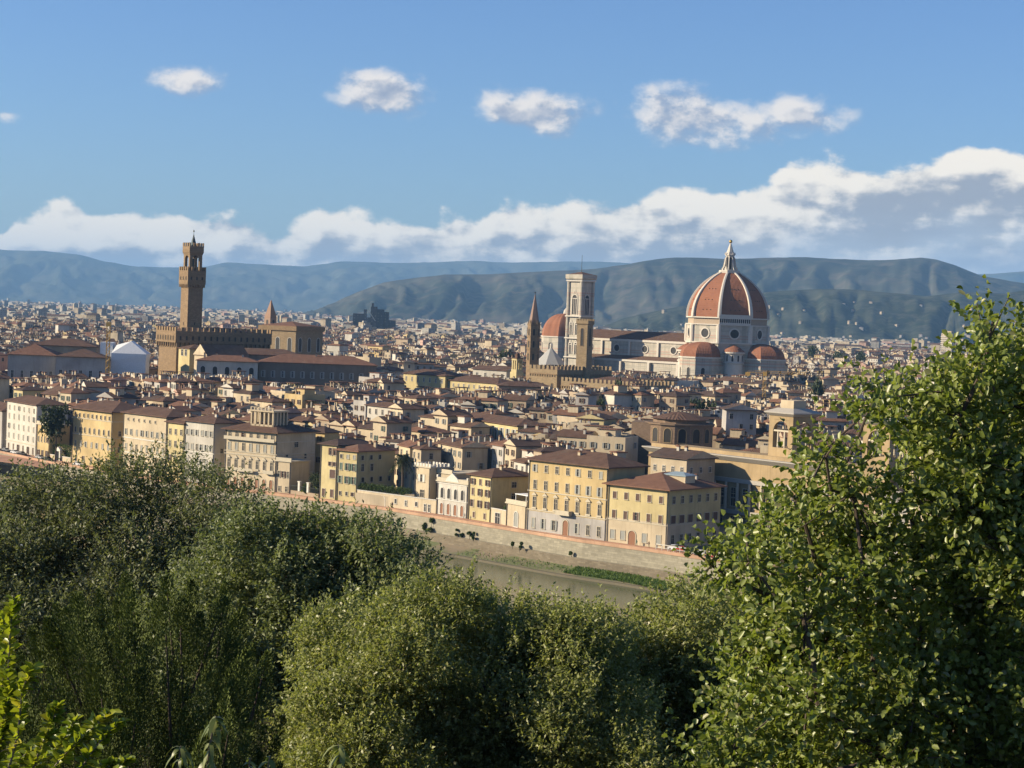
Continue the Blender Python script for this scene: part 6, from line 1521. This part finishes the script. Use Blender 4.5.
# dark conifer with upright plumes
def conifer():
    base = ybase(165, 30); t = thing('cypress', 'dark feathery conifer with upright plumes, bottom left in front of the grey crowns', 'conifer', base)
    outl = [(15,640),(40,612),(85,585),(130,572),(175,566),(215,574),(250,600),(275,640),(290,720)]
    r = random.Random(5); Vs = []; Fs = []; base_i = 0; mb = MB(); P = []; D_l = []; U_l = []; Ll = []
    for k in range(225):
        px = r.uniform(-30, 285); top = interp(outl, px); row = top+(850-top)*r.random()**1.05; Y = 30+r.uniform(-1.6, 1.6)-1.2*(row-top)/200
        L_ = r.uniform(1.0, 1.9)*(1.0 if row > top+25 else .6)
        tip = np.array(at(px, row, Y)); lean = (px-150)/160*.5+r.uniform(-.15,.15)
        ax = unit(np.array([[lean, r.uniform(-.25,.05), 1.0]]))[0]; st0 = tip-ax*L_
        n = 900; s_ = nr_.rand(n); rad_ = (.30*(1-s_)**.75+.02)*(1 if L_ > .8 else .8)
        a = nr_.rand(n)*2*math.pi; e1 = unit(np.cross(ax, [0.2,1,0.1])[None])[0]; e2 = np.cross(ax, e1)
        rd = np.cos(a)[:,None]*e1+np.sin(a)[:,None]*e2
        p = st0+ax*(L_*s_)[:,None]+rd*(rad_*nr_.rand(n)**.4)[:,None]
        P.append(p); D_l.append(unit(rd*.6+ax*1.0+rnd_dir(n)*.25)); U_l.append(unit(rd+rnd_dir(n)*.5)); 
        if k % 4 == 0: mb.tube([tuple(st0-np.array(base)-ax*.5), tuple(st0-np.array(base)+ax*L_*.7)], [.03,.01], 4)
    P = np.concatenate(P)-np.array(base); n = len(P)
    V, Fq = leaf_geo(P, np.concatenate(D_l), np.concatenate(U_l), .050*(.6+.8*nr_.rand(n)), .022*(.7+.6*nr_.rand(n)), .2)
    link('crown', np_mesh('crown', V, Fq, DARKC), t)
    m2 = MB(); m2.tube([(0,0,-.5),(.1,0,1.5),(0,.1,3.2),(0,.1,5.0)], [.25,.2,.14,.05], 8); obj('trunk', m2, BARK, t, smooth=True); obj('limbs', mb, BARK, t)
conifer()
# the leafy oak at right, nearest of the big trees
oc = []
def oclump(l, Y0, jy):
    r = random.Random(77)
    for (px, row, rp) in l: oc.append(cl(px+4, row+5, Y0+r.uniform(-jy, jy), rp*(.88 if row > 560 else .76)))
oclump([(982,320,11),(984,338,13),(985,350,18),(1010,345,16),(974,374,13),(978,378,26),(1015,372,26),(1045,350,30),(908,392,14),(880,372,9),(872,388,10),(884,408,18),(858,412,9),(925,415,20),(955,412,28),(1000,415,32),(1045,410,34),
 (935,455,30),(978,460,32),(1025,460,36),(822,452,13),(806,470,15),(836,470,16),(850,492,22),(920,495,28),(965,500,34),(1015,505,36),(790,492,14),(800,515,20),(830,522,24),(765,515,9),(752,530,12),(775,535,18),(870,530,28),(915,540,30),(960,548,34),(1010,550,36),
 (730,548,10),(745,556,13),(785,560,18),(820,565,22),(860,572,24),(905,585,28),(950,595,32),(1000,600,34),(1045,600,36),(775,600,18),(800,615,22),(835,612,24),(760,635,20),(790,650,26),(830,655,28),(870,630,26),(915,640,30),(965,645,34),(1010,650,34),
 (745,665,18),(740,700,22),(775,695,28),(815,700,30),(860,690,30),(905,695,32),(955,700,34),(1005,705,36),(728,740,20),(760,745,28),(800,750,30),(845,745,30),(890,750,32),(940,755,34),(990,755,36),(1040,700,36),(1045,760,36),(720,775,24),(770,790,30),(830,795,32),(900,800,34),(970,800,36)], 23.5, 1.4)
oc += [cl(512+p_, r_, 25.5, 44) for p_, r_ in ((470,420),(505,500),(480,580),(420,660),(500,680),(380,740),(460,760),(560,500),(560,620),(560,740))]
ot = make_tree('oak_tree', 'big bright green oak with lobed leaves covering the right side, nearest tree', 'tree', (7.4, 24.5, gz(7.4, 24.5)-.2), oc, OAK, 100000, .088, .062, .26, .07, twig=.50, per=9, up=.12, shape='hex', shell=.25, twigs=420, spread=.7, squash=.6)
# one long bare-ish branch reaching left over the river wall
mb = MB(); bp_ = [at(812,612,23.3),(at(790,604,23.2)),(at(765,594,23.1)),(at(735,580,23.0)),(at(712,566,22.9)),(at(700,556,22.9)),(at(690,548,22.9))]
mb.tube([tuple(p-ot.location) for p in bp_], [.045,.038,.03,.024,.016,.011,.006], 6)
side = [((765,594),(758,572)),((765,594),(748,566)),((735,580),(722,583)),((735,580),(728,560)),((712,566),(702,574)),((712,566),(716,548)),((780,600),(775,585))]
pts = []
for a, b in side:
    A_, B_ = at(a[0],a[1],23.05), at(b[0],b[1],22.9); mb.tube([tuple(A_-ot.location), tuple(B_-ot.location)], [.016,.006], 4); pts.append((B_, (B_-A_).normalized()))
for p in bp_[2:]: pts.append((p, Vector((-.6,0,.5))))
obj('branch', mb, BARK, ot, smooth=True)
P = []; D2 = []
for p, d in pts:
    for _ in range(26): P.append(np.array(p-ot.location)+nr_.normal(size=3)*.075); D2.append(np.array(d)*.5+nr_.normal(size=3)*.7)
P = np.array(P); D2 = unit(np.array(D2)); n = len(P)
V, Fq = leaf_geo(P, D2, unit(nr_.normal(size=(n,3))*.6+np.array([-.2,-.2,.8])), .08*(.7+.6*nr_.rand(n)), .05*(.7+.6*nr_.rand(n)), .25, 'hex')
link('branch_leaves', np_mesh('branch_leaves', V, Fq, OAK), ot)

# bright shrub close by at the bottom left
def shrub(name, label, cat, Y, stems, leafL, leafW, mat, per=16, seed=3, yj=.25, base=None, droop=.1, spread=.6, ends=None):
    r = random.Random(seed); b0 = base or stems[0][0]; p0 = at(b0[0], b0[1], Y); bz = gz(p0.x, Y); t = thing(name, label, cat, (p0.x, Y, bz))
    o = Vector((p0.x, Y, bz)); P = []; D_ = []
    for st_ in stems:
        yy = Y+r.uniform(-yj, yj); pts = [at(a, b, yy) for a, b in st_]
        mb = MB(); mb.tube([tuple(p-o) for p in pts], [.006*(1-.7*k/(len(pts)-1)) for k in range(len(pts))], 5); obj('stem', mb, BARK2, t, smooth=True)
        for k in range(per*(len(pts)-1)):
            f = (k+.5)/per; i = min(int(f), len(pts)-2); g = f-i; q = pts[i].lerp(pts[i+1], g); ax = (pts[i+1]-pts[i]).normalized()
            ang = k*2.4; sd = Vector((math.cos(ang), math.sin(ang)*.8, .1)); P.append(np.array(q-o)); D_.append(np.array(ax*(1-spread)+sd*spread+Vector((0,0,-droop))))
    P = np.array(P); D_ = unit(np.array(D_)+nr_.normal(size=(len(P),3))*.18); n = len(P)
    V, Fq = leaf_geo(P, D_, unit(nr_.normal(size=(n,3))*.35+np.array([-.4,-.3,.8])), leafL*(.6+.7*nr_.rand(n)), leafW*(.7+.5*nr_.rand(n)), .22, 'long' if mat is SPRIG else 'hex')
    link('leaves', np_mesh('leaves', V, Fq, mat), t)
    # roots of the stems reach the ground
    mb = MB(); q = at(stems[0][0][0], stems[0][0][1], Y)-o; mb.tube([(0,0,-.2),(q.x*.5, .02, q.z*.5), tuple(q)], [.02,.016,.012], 6); obj('stem_base', mb, BARK2, t)
    return t
shrub('leafy_shrub', 'bright yellow green shrub with upright shoots, in the bottom left corner', 'shrub', 7.5,
 [[(-10,800),(2,740),(8,680),(10,630),(14,600)],[(0,800),(18,735),(22,690),(32,668)],[(-20,780),(-6,700),(4,650),(2,615)],[(20,800),(40,750),(52,722),(58,706)],[(30,800),(60,760),(85,735),(112,712)],[(40,810),(80,770),(100,742),(120,722)],[(10,800),(30,770),(60,745),(75,720)],[(60,810),(90,780),(110,765),(128,760)],[(-10,800),(10,770),(30,750),(48,738)],[(0,790),(-4,750),(6,712),(10,690)],[(80,810),(100,785),(120,770)],[(-10,760),(0,700),(6,660)]], .046, .028, LIME, 36, 4, .45)
shrub('drooping_sprig', 'tall sprig with drooping long leaves, at the bottom between shrub and holm oak', 'shrub', 6.2, [[(205,830),(206,780),(210,745),(214,724),(216,716)]], .060, .018, SPRIG, 11, 9, .05, droop=.35, spread=.75)
shrub('drooping_sprig', 'short sprig with curved leaves left of the tall drooping sprig', 'shrub', 6.2, [[(176,830),(178,780),(180,750),(181,746)]], .055, .017, SPRIG, 9, 10, .05, droop=.45, spread=.75)
shrub('drooping_sprig', 'small twin tipped sprig right of the tall drooping sprig at the bottom edge', 'shrub', 6.2, [[(246,830),(248,780),(250,758)],[(262,830),(266,780),(270,756)]], .052, .017, SPRIG, 10, 11, .05, droop=.4, spread=.75)
shrub('drooping_sprig', 'pale sprig with long leaves in front of the large holm oak', 'shrub', 6.2, [[(338,830),(342,790),(340,752),(338,744)]], .058, .017, SPRIG, 9, 12, .05, droop=.4, spread=.75)

# ------------------------------------------------------------------ greenery in the town and on the bank
def small_bush(name, label, cat, c, r, n, L0, W0, mat, squash=1.0, trunk=0.0, group=None):
    t = thing(name, label, cat, tuple(c), 0, group)
    k = max(3, int(r[0]*r[1]*.6)+3); cls = []
    for i in range(k):
        a = nr_.rand()*6.28; q = nr_.rand()**.5*.6; cls.append((math.cos(a)*q*r[0], math.sin(a)*q*r[1], trunk+r[2]*(.12+1.3*nr_.rand()), min(r)*.55))
    (V, Fq), _ = crown(cls, n, L0, W0, twig=min(r)*.35, per=6, up=.5, shell=.3)
    link('crown', np_mesh('crown', V, Fq, mat), t)
    mb = MB(); mb.tube([(0,0,-.3),(.05,0,trunk*.5+.3),(0,0,trunk+r[2]*.8)], [.18*min(1,r[0]/2+.2),.14*min(1,r[0]/2+.2),.05], 6); obj('trunk', mb, BARK, t)
    return t
TG = leaf_mat('town_tree_leaves', (0.035,0.055,0.018), (0.08,0.10,0.035), .15, .6)
HEDGE = leaf_mat('hedge_leaves', (0.055,0.095,0.02), (0.11,0.155,0.04), .25, .5)
# clipped hedge behind the garden wall
A_, B_ = G(357), G(405); rzh = math.atan2(B_.y-A_.y, B_.x-A_.x); wh_ = (B_-A_).length
a0 = A_-nrm*1.4; t = thing('hedge', 'long clipped green hedge on the terrace behind the cream garden wall', 'hedge', (a0.x, a0.y, 3.4), rzh)
cls = [(k*1.1+.6, 0, 1.7+.2*math.sin(k*1.9), 1.3) for k in range(int(wh_/1.1))]
(V, Fq), _ = crown(cls, 9000, .28, .17, twig=.3, per=6, up=.4, shell=.3); link('foliage', np_mesh('foliage', V, Fq, HEDGE), t)
mb = MB()
for c in cls[::2]: mb.tube([(c[0],0,-3.4),(c[0],0,1.2)], [.06,.04], 5)
obj('stems', mb, BARK, t)
mb = MB(); mb.box(0, wh_, -2.4, 14, -3.8, -.1)
tt = thing('garden_terrace', 'raised garden terrace behind the long cream wall', 'terrace', (a0.x, a0.y, 3.4), rzh); obj('terrace', mb, WALLM['buff'], tt)
# ivy hedge and dark tree beside the leftmost garden gate
A_, B_ = G(50), G(70.5); rzh = math.atan2(B_.y-A_.y, B_.x-A_.x); wh_ = (B_-A_).length; a0 = A_-nrm*2.2
t = thing('ivy_hedge', 'bright green ivy hedge wall beside the small stone gate at left', 'hedge', (a0.x, a0.y, 0), rzh)
cls = [(k*1.4+.5, 0, z, 1.3) for k in range(int(wh_/1.4)) for z in (1.2, 3.0, 4.7)]
(V, Fq), _ = crown(cls, 9000, .3, .2, twig=.3, per=6, up=.3, shell=.3); link('foliage', np_mesh('foliage', V, Fq, HEDGE), t); mb = MB(); mb.box(0, wh_, 0, .5, -.2, 5.0); obj('wall', mb, WALLM['tan'], t)
reserve((A_.x, A_.y), rzh, -1, wh_+1, -14, 16)
gt, gw_, gr_ = low_wall('low cream wall in front of the ivy hedge', 50, 70.5, 1.7, WALLM['cream'])
p = G(59.5)+nrm*.4; ga = thing('stone_gate', 'small white stone gateway with an arched opening, before the ivy hedge', 'gate', (p.x, p.y, 0), rzh)
mb = MB()
for x in (-1.7, 1.0): mb.box(x, x+.7, -.4, .4, 0, 3.6)
mb.box(-1.8, 1.8, -.45, .45, 3.6, 4.1); mb.face([(-1.8,-.4,4.1),(1.8,-.4,4.1),(0,-.4,5.2)]); mb.face([(1.8,.4,4.1),(-1.8,.4,4.1),(0,.4,5.2)]); mb.face([(-1.8,-.4,4.1),(0,-.4,5.2),(0,.4,5.2),(-1.8,.4,4.1)]); mb.face([(0,-.4,5.2),(1.8,-.4,4.1),(1.8,.4,4.1),(0,.4,5.2)]); obj('portal', mb, WTRIM, ga)
mb = MB(); mb.box(-1.0,1.0,.1,.2,.02,3.2); obj('gate_leaf', mb, METAL, ga)
p = G(60)-nrm*12; small_bush('garden_tree', 'tall very dark green tree between the white and ochre palaces', 'tree', (p.x, p.y, 0), (2.7, 2.7, 6.5), 9000, .5, .3, TG, trunk=3)
p = G(306)-nrm*6; small_bush('garden_tree', 'bushy green tree inside the dark courtyard garden', 'tree', (p.x, p.y, 0), (3.2, 3.2, 3.0), 4000, .4, .25, TG, trunk=1.5)
p = G(298)-nrm*3; small_bush('garden_tree', 'low dark shrub beside the garden fence pillars', 'tree', (p.x, p.y, 0), (2.0, 2.0, 1.6), 2500, .3, .2, HEDGE, trunk=.4)
p = G(501)-nrm*3; small_bush('garden_tree', 'small bright green tree over the short cream wall beside the yellow house', 'tree', (p.x, p.y, 3.2-3), (1.6, 1.6, 2.0), 1500, .3, .2, HEDGE, trunk=2.6)
# palm
c = at(402, 486, 590); ztop = zr(402, 458, 590)
pt = thing('palm_tree', 'tall palm tree with drooping grey green fronds, left of the small cream tower', 'palm', (c.x, c.y, 0))
mb = MB(); mb.tube([(0,0,-.3),(.1,0,ztop*.5),(0,.1,ztop-.5)], [.5,.38,.42], 9); obj('trunk', mb, BARK, pt)
P=[];D2=[];U2=[]
PALM = leaf_mat('palm_leaves', (0.05,0.065,0.03), (0.11,0.12,0.05), .2, .5)
mb = MB()
for k in range(46):
    a = nr_.rand()*6.28; e = nr_.uniform(-.5, 1.2); L_ = nr_.uniform(3.2, 4.8); pr = None
    for j in range(12):
        s_ = j/11; x = math.cos(e)*L_*s_; z = math.sin(e)*L_*s_-1.9*s_*s_*1.4
        q = np.array([math.cos(a)*x, math.sin(a)*x, ztop-.3+z])
        if pr is not None:
            ax = unit((q-pr)[None])[0]; sd = np.cross(ax, [0,0,1.]); sd = sd/max(1e-6, np.linalg.norm(sd))
            for sg in (-1, 1):
                for _ in range(2): P.append(pr+(q-pr)*nr_.rand()); D2.append(sd*sg*.8+ax*.5+np.array([0,0,-.35])); U2.append([0,0,1.])
        pr = q
P=np.array(P);D2=unit(np.array(D2));U2=np.array(U2,float);n=len(P)
V,Fq = leaf_geo(P,D2,unit(U2+nr_.normal(size=(n,3))*.2),np.full(n,.95),np.full(n,.16),.1); link('fronds', np_mesh('fronds',V,Fq,PALM), pt)
# cypress-like bushes growing at the embankment wall, each its own
bw = [(456.5,531,1.5,3.4,'tallest dark bush on the embankment wall, below the arched villa'),(449,527,1.0,1.6,'small dark bush left of the tallest one on the embankment wall'),(423,522,1.6,2.6,'dark bush on the embankment wall nearest the tree crowns'),(416,520,.8,1.4,'smallest bush left on the embankment wall, close to the tree crowns'),(482,530,.6,1.3,'first of the little tufts on the embankment wall below the yellow house'),(487,533,.6,1.6,'second little tuft on the embankment wall below the yellow house'),(495,532,.7,1.3,'rounder little tuft further right on the embankment wall'),(498.5,534,.6,1.5,'last little tuft on the embankment wall under the gatehouse'),(546,546,.7,1.2,'reddish low tuft on the ledge below the largest ochre palace'),(538,544,.6,.9,'tiny green tuft on the ledge left of the reddish one'),(597,562,.6,.8,'tiny dark tuft at the foot of the wall under the yellow corner palace')]
for px, row, r_, h_, lb_ in bw:
    q = G(px)+nrm*(9+1.0); zz_ = -3.95
    small_bush('wall_bush', lb_, 'bush', (q.x, q.y, zz_), (r_, r_*.7, h_), int(900+900*r_), .28, .15, HEDGE, trunk=.1, group='bushes growing on the embankment wall')
# grass on the bank: one mass of blades
n = 26000; u = nr_.rand(n); px = 500+300*nr_.rand(n); dd = nr_.uniform(1.8, 7.4, n); keep = nr_.rand(n) < np.where((px > 606) & (px < 705), 1.0, .03)
P = []; 
for p_, d_, k_ in zip(px, dd, keep):
    if not k_: continue
    a = G(p_)+nrm*(9+d_); P.append((a.x+nr_.normal()*.3, a.y+nr_.normal()*.3, np.interp(d_, [1.5,4,8.5,13], [-6.3,-6.9,-7.5,-8.4])))
P = np.array(P); n = len(P); V, Fq = leaf_geo(P, unit(nr_.normal(size=(n,3))*.5+np.array([0,0,1.])), rnd_dir(n), .75*(.4+.9*nr_.rand(n)), np.full(n,.26), .1)
GRASS = leaf_mat('bank_grass', (0.07,0.13,0.02), (0.15,0.22,0.045), .3, .6)
tag(link('grass', np_mesh('grass', V, Fq, GRASS)), 'tall green grass along the foot of the embankment wall', 'grass', kind='stuff')
# undergrowth on the hillside between the trees
n = 120000; P = []
xx = nr_.uniform(-16, 16, n); yy = nr_.uniform(8, 62, n); xx = xx*(yy/30+.2)
P = np.array([(a, b, hill_z(a, b)+nr_.rand()*.5) for a, b in zip(xx, yy)]); V, Fq = leaf_geo(P, unit(rnd_dir(n)+np.array([0,0,.7])), rnd_dir(n), .22*(.5+nr_.rand(n)), .1*(.6+nr_.rand(n)), .2)
tag(link('undergrowth', np_mesh('undergrowth', V, Fq, DARKC)), 'dark tangled undergrowth on the slope under the trees', 'undergrowth', kind='stuff')
# trees standing among the houses; each its own thing, sharing three crowns
kinds = []
for s_ in range(3):
    cls = [(nr_.normal()*1.5, nr_.normal()*1.5, 4.5+nr_.rand()*3.2, 1.5+nr_.rand()*.6) for _ in range(8)]
    (V, Fq), _ = crown(cls, 1500, .75, .5, twig=.8, per=6, up=.4, shell=.3); kinds.append(np_mesh('crown', V, Fq, TG))
mb = MB(); mb.tube([(0,0,-.3),(.1,0,2.5),(0,.1,5)], [.3,.22,.1], 7); TRK = mb.mesh('trunk', [BARK])
tl_ = [(57,404,700,'left of the broad ochre palace'),(115,398,760,'behind the broad ochre palace'),(118,402,735,'closest behind the broad ochre palace'),(235,400,790,'above the large loggia palace'),(296,392,800,'below the long dark palace'),(350,430,690,'above the yellow house with green shutters'),(420,398,760,'below the long yellow pair'),(620,380,930,'right of the battlemented palace'),(640,372,1000,'below the cathedral nave'),(700,398,860,'above the orange roofed long house'),(714,404,800,'right of the orange roofed long house'),(455,345,1900,'in the far town right of the law courts'),(470,342,2100,'farther right of the law courts in the far town'),(505,350,1500,'left of the slim spire'),(548,385,930,'below the slim spire'),(600,398,800,'left of the orange roofed long house'),(820,380,1100,'right of the orange crane'),(838,348,2300,'behind the dome, right side'),(812,345,2400,'behind the dome, closest to it'),(860,352,2100,'behind the dome, farthest right'),(745,430,700,'above the library cornice')]
for i, (px, row, Y, wh) in enumerate(tl_):
    p = at(px, row, Y); x, y = p.x, p.y; best = 8.5
    t = thing('town_tree', 'dark green town tree '+wh, 'tree', (x, y, max(0.0, p.z-9)), 0, 'trees standing among the houses'); sc = 1.0 if Y < 1200 else 1.7
    t.scale = (sc*1.1, sc*1.1, sc); link('crown', kinds[i % 3], t, (0,0,0), i*1.3); link('trunk', TRK, t)
    if p.z-9 > 0:
        t.location.z = 0; k_ = max(1.0, p.z/9.5); t.scale = (sc*1.2, sc*1.2, k_)
# wooded patches on the plain: one mass
n = 5200; P = []; r = random.Random(4)
for k in range(n//26):
    y = 1900*math.exp(r.random()*math.log(11000/1900)); x = y*r.uniform(-.28,.28); s_ = 6+y*.006
    for j in range(26): P.append((x+r.gauss(0, s_*2.0), y+r.gauss(0, s_*2.0), 4+r.random()*9+y*.0004, 5+y*.0006))
cls = P; (V, Fq), _ = crown(cls, 60000, 4.2, 3.2, twig=3, per=3, up=.4, shell=.2)
tag(link('woods', np_mesh('woods', V, Fq, TG)), 'dark green wooded patches among the far city blocks', 'woods', kind='stuff')

# ------------------------------------------------------------------ cars, railing and people by the river
CARM = {k: plain_mat('car_paint_'+k, c, .3, .2, .03, .6) for k, c in dict(white=(.7,.7,.7), black=(.03,.03,.035), grey=(.25,.26,.28), red=(.4,.05,.03), silver=(.5,.5,.5)).items()}
TYRE = plain_mat('tyre', (.02,.02,.02), .9); LAMP = plain_mat('lamp_glass', (.6,.6,.55), .2)
def car_meshes():
    b = MB(); W_ = .88
    prof = [(-2.1,.35),(-2.15,.75),(-1.9,.95),(-1.2,1.0),(1.0,.95),(1.95,.82),(2.15,.6),(2.1,.35)]
    def ext(pr, w0, w1, mb):
        p0 = [(x,-w0,z) for x,z in pr]; p1 = [(x,w0,z) for x,z in pr]
        mb.face(p0); mb.face(p1[::-1])
        for i in range(len(pr)): j=(i+1)%len(pr); mb.face([p1[i],p1[j],p0[j],p0[i]])
    ext(prof, W_, W_, b)
    c = MB(); lo = [(-1.85,-.82,.96),(1.0,-.82,.95),(1.0,.82,.95),(-1.85,.82,.96)]; hi = [(-1.3,-.66,1.42),(.25,-.66,1.42),(.25,.66,1.42),(-1.3,.66,1.42)]; c.loft([lo, hi])
    r_ = MB(); r_.loft([hi, [(-1.2,-.6,1.48),(.15,-.6,1.48),(.15,.6,1.48),(-1.2,.6,1.48)]])
    w = MB(); n = 12
    rg = lambda y, rr: [(rr*math.cos(2*math.pi*k/n), y, rr*math.sin(2*math.pi*k/n)) for k in range(n)]
    w.loft([rg(-.1,.3), rg(-.1,.33), rg(.1,.33), rg(.1,.3)])
    l = MB(); l.box(-.04,.04,-.16,.16,-.08,.08)
    return b, c.mesh('cabin_glass',[GLASS]), r_, w.mesh('wheel',[TYRE]), l.mesh('headlight',[LAMP])
cb_, cg_, cr_, cw_, clm_ = car_meshes()
CB = {k: (cb_.mesh('body',[m]), cr_.mesh('car_roof',[m])) for k, m in CARM.items()}
def car(label, x, y, z, rz, col):
    t = thing('parked_car', label, 'car', (x, y, z), rz, 'cars parked along the river road'); link('body', CB[col][0], t); link('cabin_glass', cg_, t); link('roof', CB[col][1], t)
    for a in (-1.35, 1.35):
        for b in (-.82, .82): link('wheel', cw_, t, (a, b, .33))
    for b in (-.6, .6): link('headlight', clm_, t, (2.12, b, .66))
rzr = math.atan2(tdir.y, tdir.x)
for px, d_, col, lb_ in ((2,3.4,'black','black car at the left picture edge below the grey house'),(14,3.4,'grey','grey car parked below the tall white palace'),(23,3.4,'white','white car parked below the tall white palace'),(30,3.4,'black','black car parked at the right corner of the tall white palace'),(48,3.4,'silver','silver car parked by the small ochre house'),(56,3.4,'black','black car left of the stone gate'),(86,3.2,'white','white car parked below the broad ochre palace'),(6,15,'white','white car at the left edge near the river wall'),(13,15.2,'black','black car next to the white one near the river wall')):
    q = G(px)+nrm*(d_ if d_ < 10 else 6.6); car(lb_, q.x, q.y, .01, rzr, col)
for px, col, lb_ in ((676,'white','white car behind the railing under the shaded palace flank'),(684,'red','red car behind the railing under the shaded palace flank'),(692,'black','black car behind the railing, third from the palace corner'),(702,'silver','silver car behind the railing, fourth from the palace corner'),(712,'red','red car at the end of the railing near the leaves'),(738,'grey','grey car beyond the railing seen through the leaves')):
    q = ground(px, base_row(666)+(px-666)*.2-1, 0); car(lb_, q.x, q.y, .01, rzr+rad(8), col)
A_ = G(668)+nrm*5; B_ = G(668)+nrm*5+tdir*26; t = thing('railing', 'white metal railing on the square at the palace corner', 'railing', (A_.x, A_.y, 0), rzr); mb = MB()
for k in range(14): mb.box(k*2, k*2+.12, 0, .12, 0, 1.9)
mb.box(0, 26, 0, .12, 1.8, 1.95); mb.box(0,26,0,.1,1.0,1.1); obj('bars', mb, WTRIM, t)
def person(label, x, y, z, rz, top, legs):
    """one continuous skin: legs, hips, torso, arms, neck and head"""
    vs = [(0,0,.95),(0,0,1.15),(0,0,1.38),(0,.02,1.50),(0,0,1.64),(0,0,1.74),(.1,0,.88),(.12,.08,.5),(.12,.16,.08),(.13,.03,.03),(-.1,0,.88),(-.12,-.10,.5),(-.12,-.06,.08),(-.13,-.2,.03),(.2,0,1.4),(.26,-.06,1.12),(.25,.05,.86),(-.2,0,1.4),(-.26,.05,1.12),(-.25,-.08,.87)]
    es = [(0,1),(1,2),(2,3),(3,4),(4,5),(0,6),(6,7),(7,8),(8,9),(0,10),(10,11),(11,12),(12,13),(2,14),(14,15),(15,16),(2,17),(17,18),(18,19)]
    rs = [.15,.14,.15,.055,.095,.07,.1,.07,.05,.05,.1,.07,.05,.05,.06,.045,.035,.06,.045,.035]
    me = bpy.data.meshes.new('person'); me.from_pydata(vs, es, []); me.materials.append(top); o = link('person', me, None, (x,y,z), rz); tag(o, label, 'person', 'people walking on the river road')
    sm = o.modifiers.new('skin','SKIN'); o.modifiers.new('sub','SUBSURF').levels = 1
    for i, v in enumerate(me.skin_vertices[0].data): v.radius = (rs[i]*.9, rs[i]*.75); v.use_root = (i == 0)
for px, d_, lb_, m_ in ((640,1.4,'person in dark clothes walking on the pavement below the arched door',SH_GREEN),(652.5,1.5,'person in brown clothes walking near the yellow palace corner',SH_BROWN),(395,1.3,'person in dark clothes on the pavement by the garden wall',SH_BROWN),(468,1.4,'person in grey on the pavement by the yellow house',SH_GREY)):
    q = G(px)+nrm*d_; person(lb_, q.x, q.y, .13, rzr, m_, m_)

# ------------------------------------------------------------------ the air between here and the mountains
hz_ = MB(); hz_.box(-40000, 40000, -300, 46000, -12, 720)
m, t, b = newmat('haze_air'); t.nodes.remove(b); pv_ = mnode(t, 'ShaderNodeVolumePrincipled')
pv_.inputs['Density'].default_value = HAZE_D; pv_.inputs['Color'].default_value = HAZE_C; pv_.inputs['Anisotropy'].default_value = 0.0
t.links.new(pv_.outputs[0], t.nodes['Material Output'].inputs['Volume'])
tag(obj('haze', hz_, m), 'thin bluish air over the plain', 'haze', kind='stuff')
